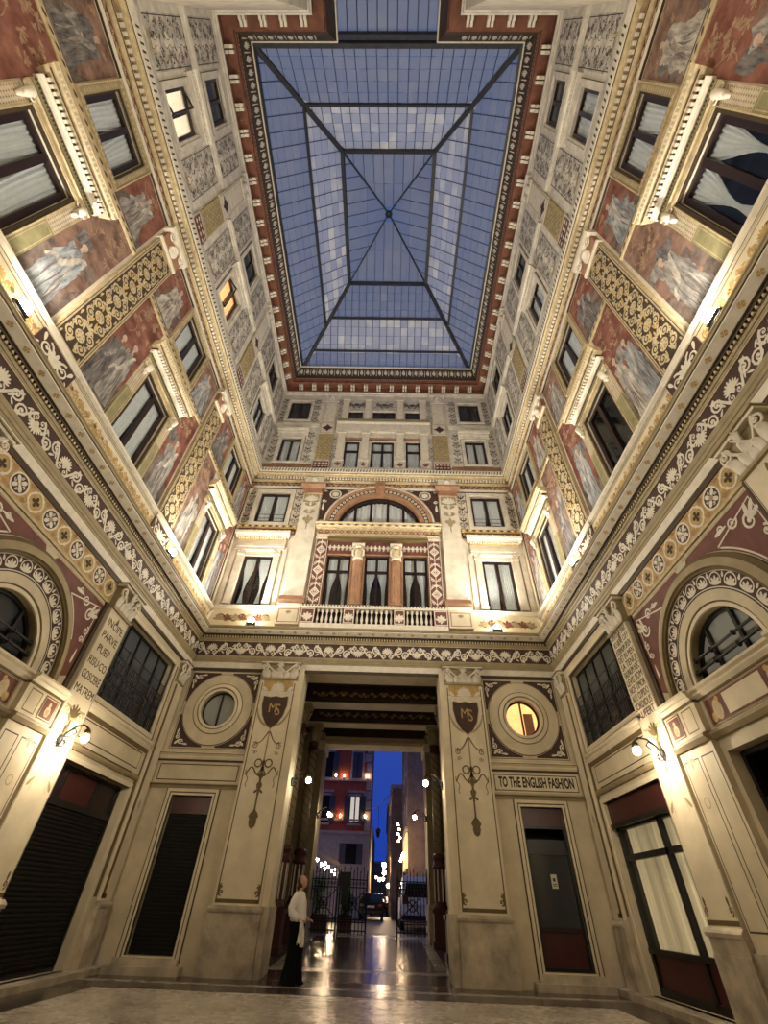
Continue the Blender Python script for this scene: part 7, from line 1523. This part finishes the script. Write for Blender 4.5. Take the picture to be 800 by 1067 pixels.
for hnd, s in ((hr, -1), (hl, 1)):
    b = nodes[hnd]
    for j, (dy, L) in enumerate(((-0.028, 0.062), (-0.009, 0.072), (0.010, 0.068), (0.028, 0.052))): chain(hnd, [(b[0] + 0.03, b[1] + dy, b[2] + 0.005, 0.0095), (b[0] + 0.03 + L * 0.5, b[1] + dy * 1.05, b[2] - 0.004, 0.0085), (b[0] + 0.03 + L * 0.7, b[1] + dy, b[2] - 0.035, 0.008)])
    chain(hnd, [(b[0] - 0.005, b[1] - s * 0.03, b[2] + 0.012, 0.0105), (b[0] + 0.03, b[1] - s * 0.05, b[2] + 0.01, 0.009), (b[0] + 0.055, b[1] - s * 0.045, b[2] - 0.01, 0.008)])
for s in (-1, 1): chain(0, [(0.0, s * 0.085, 0.86, 0.085), (0.02 + 0.03 * s, s * 0.09, 0.47, 0.055), (-0.03 + 0.05 * s, s * 0.095, 0.09, 0.038), (0.05 + 0.05 * s, s * 0.10, 0.04, 0.033), (0.12 + 0.05 * s, s * 0.105, 0.03, 0.026)])
bme = skinned(nodes, E_)
# head, tilted up
hd = MB(); rings = []; tilt = radians(28)
for i in range(17):
    t = i / 16; z = -0.118 + 0.235 * t; w = sqrt(max(0.0, 1 - ((t - 0.56) / 0.56) ** 2)) if t < 0.56 else sqrt(max(0.0, 1 - ((t - 0.56) / 0.44) ** 2))
    w = max(w, 0.06); rx, ry = 0.098 * w * (0.94 if t < 0.3 else 1), 0.075 * w * (0.88 if t < 0.25 else 1)
    ring = []
    for k in range(20):
        a = 2 * pi * k / 20; x, y = rx * cos(a), ry * sin(a); x += 0.010 if (t < 0.22 and cos(a) > 0.5) else 0
        if cos(a) > 0.94: x += {5: 0.004, 6: 0.018, 7: 0.024, 8: 0.015, 9: 0.007}.get(i, 0)          # nose
        if 0.6 < cos(a) < 0.94 and i in (9, 10): x -= 0.008                                           # eye sockets
        if cos(a) > 0.8 and i in (3, 4): x += 0.006                                                   # lips
        ring.append((x, y, z))
    rings.append(ring)
hd.loft(rings, 'skin')
for s in (-1, 1): hd.sphere((-0.008, s * 0.075, 0.0), 0.026, 'skin', 8, (0.7, 0.35, 1.15))
def tiltv(v): x, y, z = v; return (x * cos(tilt) - z * sin(tilt) + 0.012 + 0.0, y, x * sin(tilt) + z * cos(tilt) + 1.57)
hv = [tiltv((p[0], -p[1], p[2])) for p in hd.v]
hm = bpy.data.meshes.new('h'); hm.from_pydata(hv, [], hd.f)
bm = bmesh.new(); bm.from_mesh(bme); bm.from_mesh(hm); bme2 = bpy.data.meshes.new('body'); 
for f in bm.faces: f.smooth = True
bm.to_mesh(bme2); bm.free(); bme2.materials.append(MAT['skin']); body = bpy.data.objects.new('body', bme2); COL.objects.link(body); body.parent = pr
def headpart(name, mbx): mbx.v = [tiltv((p[0], p[1], p[2])) for p in mbx.v]; return mbx.build(name, pr)
k = MB(); rings = []
for i in range(10):
    t = i / 9; z = -0.10 + 0.232 * t; w = sqrt(max(0.02, 1 - ((t - 0.5) / 0.52) ** 2)); rings.append([(-0.024 + 0.095 * w * cos(a) * (1 if cos(a) < 0 else 0.42 + 0.5 * max(0, t - 0.62)), 0.085 * w * sin(a), z) for a in [2 * pi * j / 20 for j in range(20)]])
k.loft(rings, 'hair'); k.sphere((-0.115, 0, -0.045), 0.05, 'hair', 12, (1, 1, 1.1)); headpart('hair', k)
k = MB(); [k.sphere((0.083, s * 0.030, 0.012), 0.0095, 'eye_dark', 8, (0.6, 1.2, 0.8)) for s in (-1, 1)]; [k.box(0.086, 0.092, s * 0.030 - 0.016, s * 0.030 + 0.016, 0.030, 0.036, 'hair') for s in (-1, 1)]; headpart('eyes', k)
k = MB(); k.sphere((0.098, 0, -0.064), 0.014, 'lips', 8, (0.5, 1.5, 0.6)); headpart('mouth', k)
# blouse: loose rings over the torso plus sleeves
k = MB(); rings = []
for z, rx, ry, cx in ((0.93, 0.165, 0.185, 0.005), (0.97, 0.17, 0.19, 0.005), (1.05, 0.155, 0.175, 0.0), (1.15, 0.150, 0.170, 0.005), (1.25, 0.145, 0.175, 0.0), (1.33, 0.115, 0.18, -0.015), (1.39, 0.075, 0.13, -0.015), (1.415, 0.058, 0.075, -0.008)):
    rings.append([(cx + rx * cos(a) * (1 + 0.035 * sin(5 * a + z * 20)), ry * sin(a) * (1 + 0.03 * sin(6 * a + z * 13)), z) for a in [2 * pi * j / 28 for j in range(28)]])
k.loft(rings, 'blouse', False); k.build('blouse', pr)
for s in (-1, 1):
    P = [(-0.02, s * 0.13, 1.36), (-0.03, s * 0.20, 1.29), (-0.085 if s < 0 else -0.04, s * 0.235, 1.14), (-0.06 if s < 0 else 0.0, s * 0.24, 1.07), (0.03, s * 0.235 if s < 0 else 0.205, 1.0), (0.09 if s < 0 else 0.11, s * 0.225 if s < 0 else 0.175, 0.965)]
    k = MB(); k.tube([(p[0], p[1], p[2]) for p in P], [0.07, 0.078, 0.075, 0.078, 0.072, 0.046], 'blouse', 12); o = k.build('sleeve', pr); o.location = (0, 0, 0); 
    o.data.transform(Matrix.Diagonal((1, -1, 1, 1)))
for s in (-1, 1):
    k = MB(); rings = []
    for z, rx, ry, cx, cy in ((0.96, 0.145, 0.10, 0, 0.065), (0.88, 0.15, 0.105, 0, 0.075), (0.78, 0.125, 0.10, 0.0, 0.085), (0.55, 0.105, 0.10, 0.02 + 0.02 * s, 0.09), (0.3, 0.115, 0.105, 0.03 * s, 0.095), (0.10, 0.14, 0.115, 0.045 * s, 0.10), (0.02, 0.155, 0.12, 0.05 * s, 0.10)):
        rings.append([(cx + rx * cos(a) * (1 + 0.04 * sin(7 * a) * (0.96 - z)), -(s * cy) - ry * sin(a), z) for a in [2 * pi * j / 24 for j in range(24)]])
    k.loft(rings, 'trousers', False); k.build('trouser_leg', pr)
    k = MB(); k.sphere((0.10 + 0.05 * s, -s * 0.10, 0.034), 0.045, 'trousers', 10, (2.2, 0.9, 0.75)); k.build('shoe', pr)
# white jacket over her hand
k = MB(); pts = []
for i in range(15):
    t = i / 14
    for j in range(13):
        s = j / 12; w = 0.05 + 0.055 * t; pts.append((0.185 + 0.02 * sin(s * 12 + t * 3) + (s - .5) * w * 1.5, 0.235 + 0.02 * cos(s * 9 + 2 * t) - 0.01 * t, 0.965 - 0.38 * t + 0.03 * sin(s * 6) * t))
k.add(pts, [(i * 13 + j, i * 13 + j + 1, (i + 1) * 13 + j + 1, (i + 1) * 13 + j) for i in range(14) for j in range(12)], 'blouse', True); o = k.build('jacket'); sd = o.modifiers.new('thick', 'SOLIDIFY'); sd.thickness = 0.02
o.location = pr.location; o.rotation_euler = pr.rotation_euler; tag(o, 'white jacket hanging from the hand of the woman in the passage', 'jacket')

# ------------------------------------------------------------------ sky, camera, colour management
w = bpy.data.worlds.new('dusk'); S.world = w; w.use_nodes = True; nt = w.node_tree; bg = nt.nodes['Background']
tc = nt.nodes.new('ShaderNodeTexCoord'); sx = nt.nodes.new('ShaderNodeSeparateXYZ'); rp = nt.nodes.new('ShaderNodeValToRGB')
nt.links.new(tc.outputs['Generated'], sx.inputs[0]); nt.links.new(sx.outputs['Z'], rp.inputs['Fac'])
rp.color_ramp.elements[0].position = 0.05; rp.color_ramp.elements[0].color = (0.006, 0.022, 0.175, 1); rp.color_ramp.elements[1].position = 0.9; rp.color_ramp.elements[1].color = (0.031, 0.055, 0.120, 1)
nt.links.new(rp.outputs['Color'], bg.inputs['Color']); bg.inputs['Strength'].default_value = 1.15
cam = bpy.data.cameras.new('camera'); co = bpy.data.objects.new('camera', cam); COL.objects.link(co); S.camera = co
F, P_, R_, Y_ = 449.7165, 0.738075546, 0.0382987186, -0.0247155306
cam.sensor_fit = 'HORIZONTAL'; cam.sensor_width = 36; cam.lens = F / 800 * 36; cam.clip_start = 0.02; cam.clip_end = 400
cy_, sy_, cp_, sp_, cr_, sr_ = cos(Y_), sin(Y_), cos(P_), sin(P_), cos(R_), sin(R_)
right = Vector((cy_, -sy_, 0)); f0 = Vector((sy_, cy_, 0)); u0 = Vector((0, 0, 1)); fwd = cp_ * f0 + sp_ * u0; up = cp_ * u0 - sp_ * f0
r2 = cr_ * right + sr_ * up; u2 = cr_ * up - sr_ * right
m3 = Matrix((r2, u2, -fwd)).transposed(); co.matrix_world = Matrix.Translation((0.53, 0, 1.25)) @ m3.to_4x4()
vs = S.view_settings; vs.view_transform = 'Standard'; vs.look = 'None'; vs.gamma = 1; vs.use_curve_mapping = False; vs.exposure = 0.88
c = S.cycles; c.use_denoising = True; c.max_bounces = 8; c.diffuse_bounces = 4; c.glossy_bounces = 3; c.transparent_max_bounces = 12; c.transmission_bounces = 2; c.sample_clamp_indirect = 4; c.caustics_reflective = False; c.caustics_refractive = False
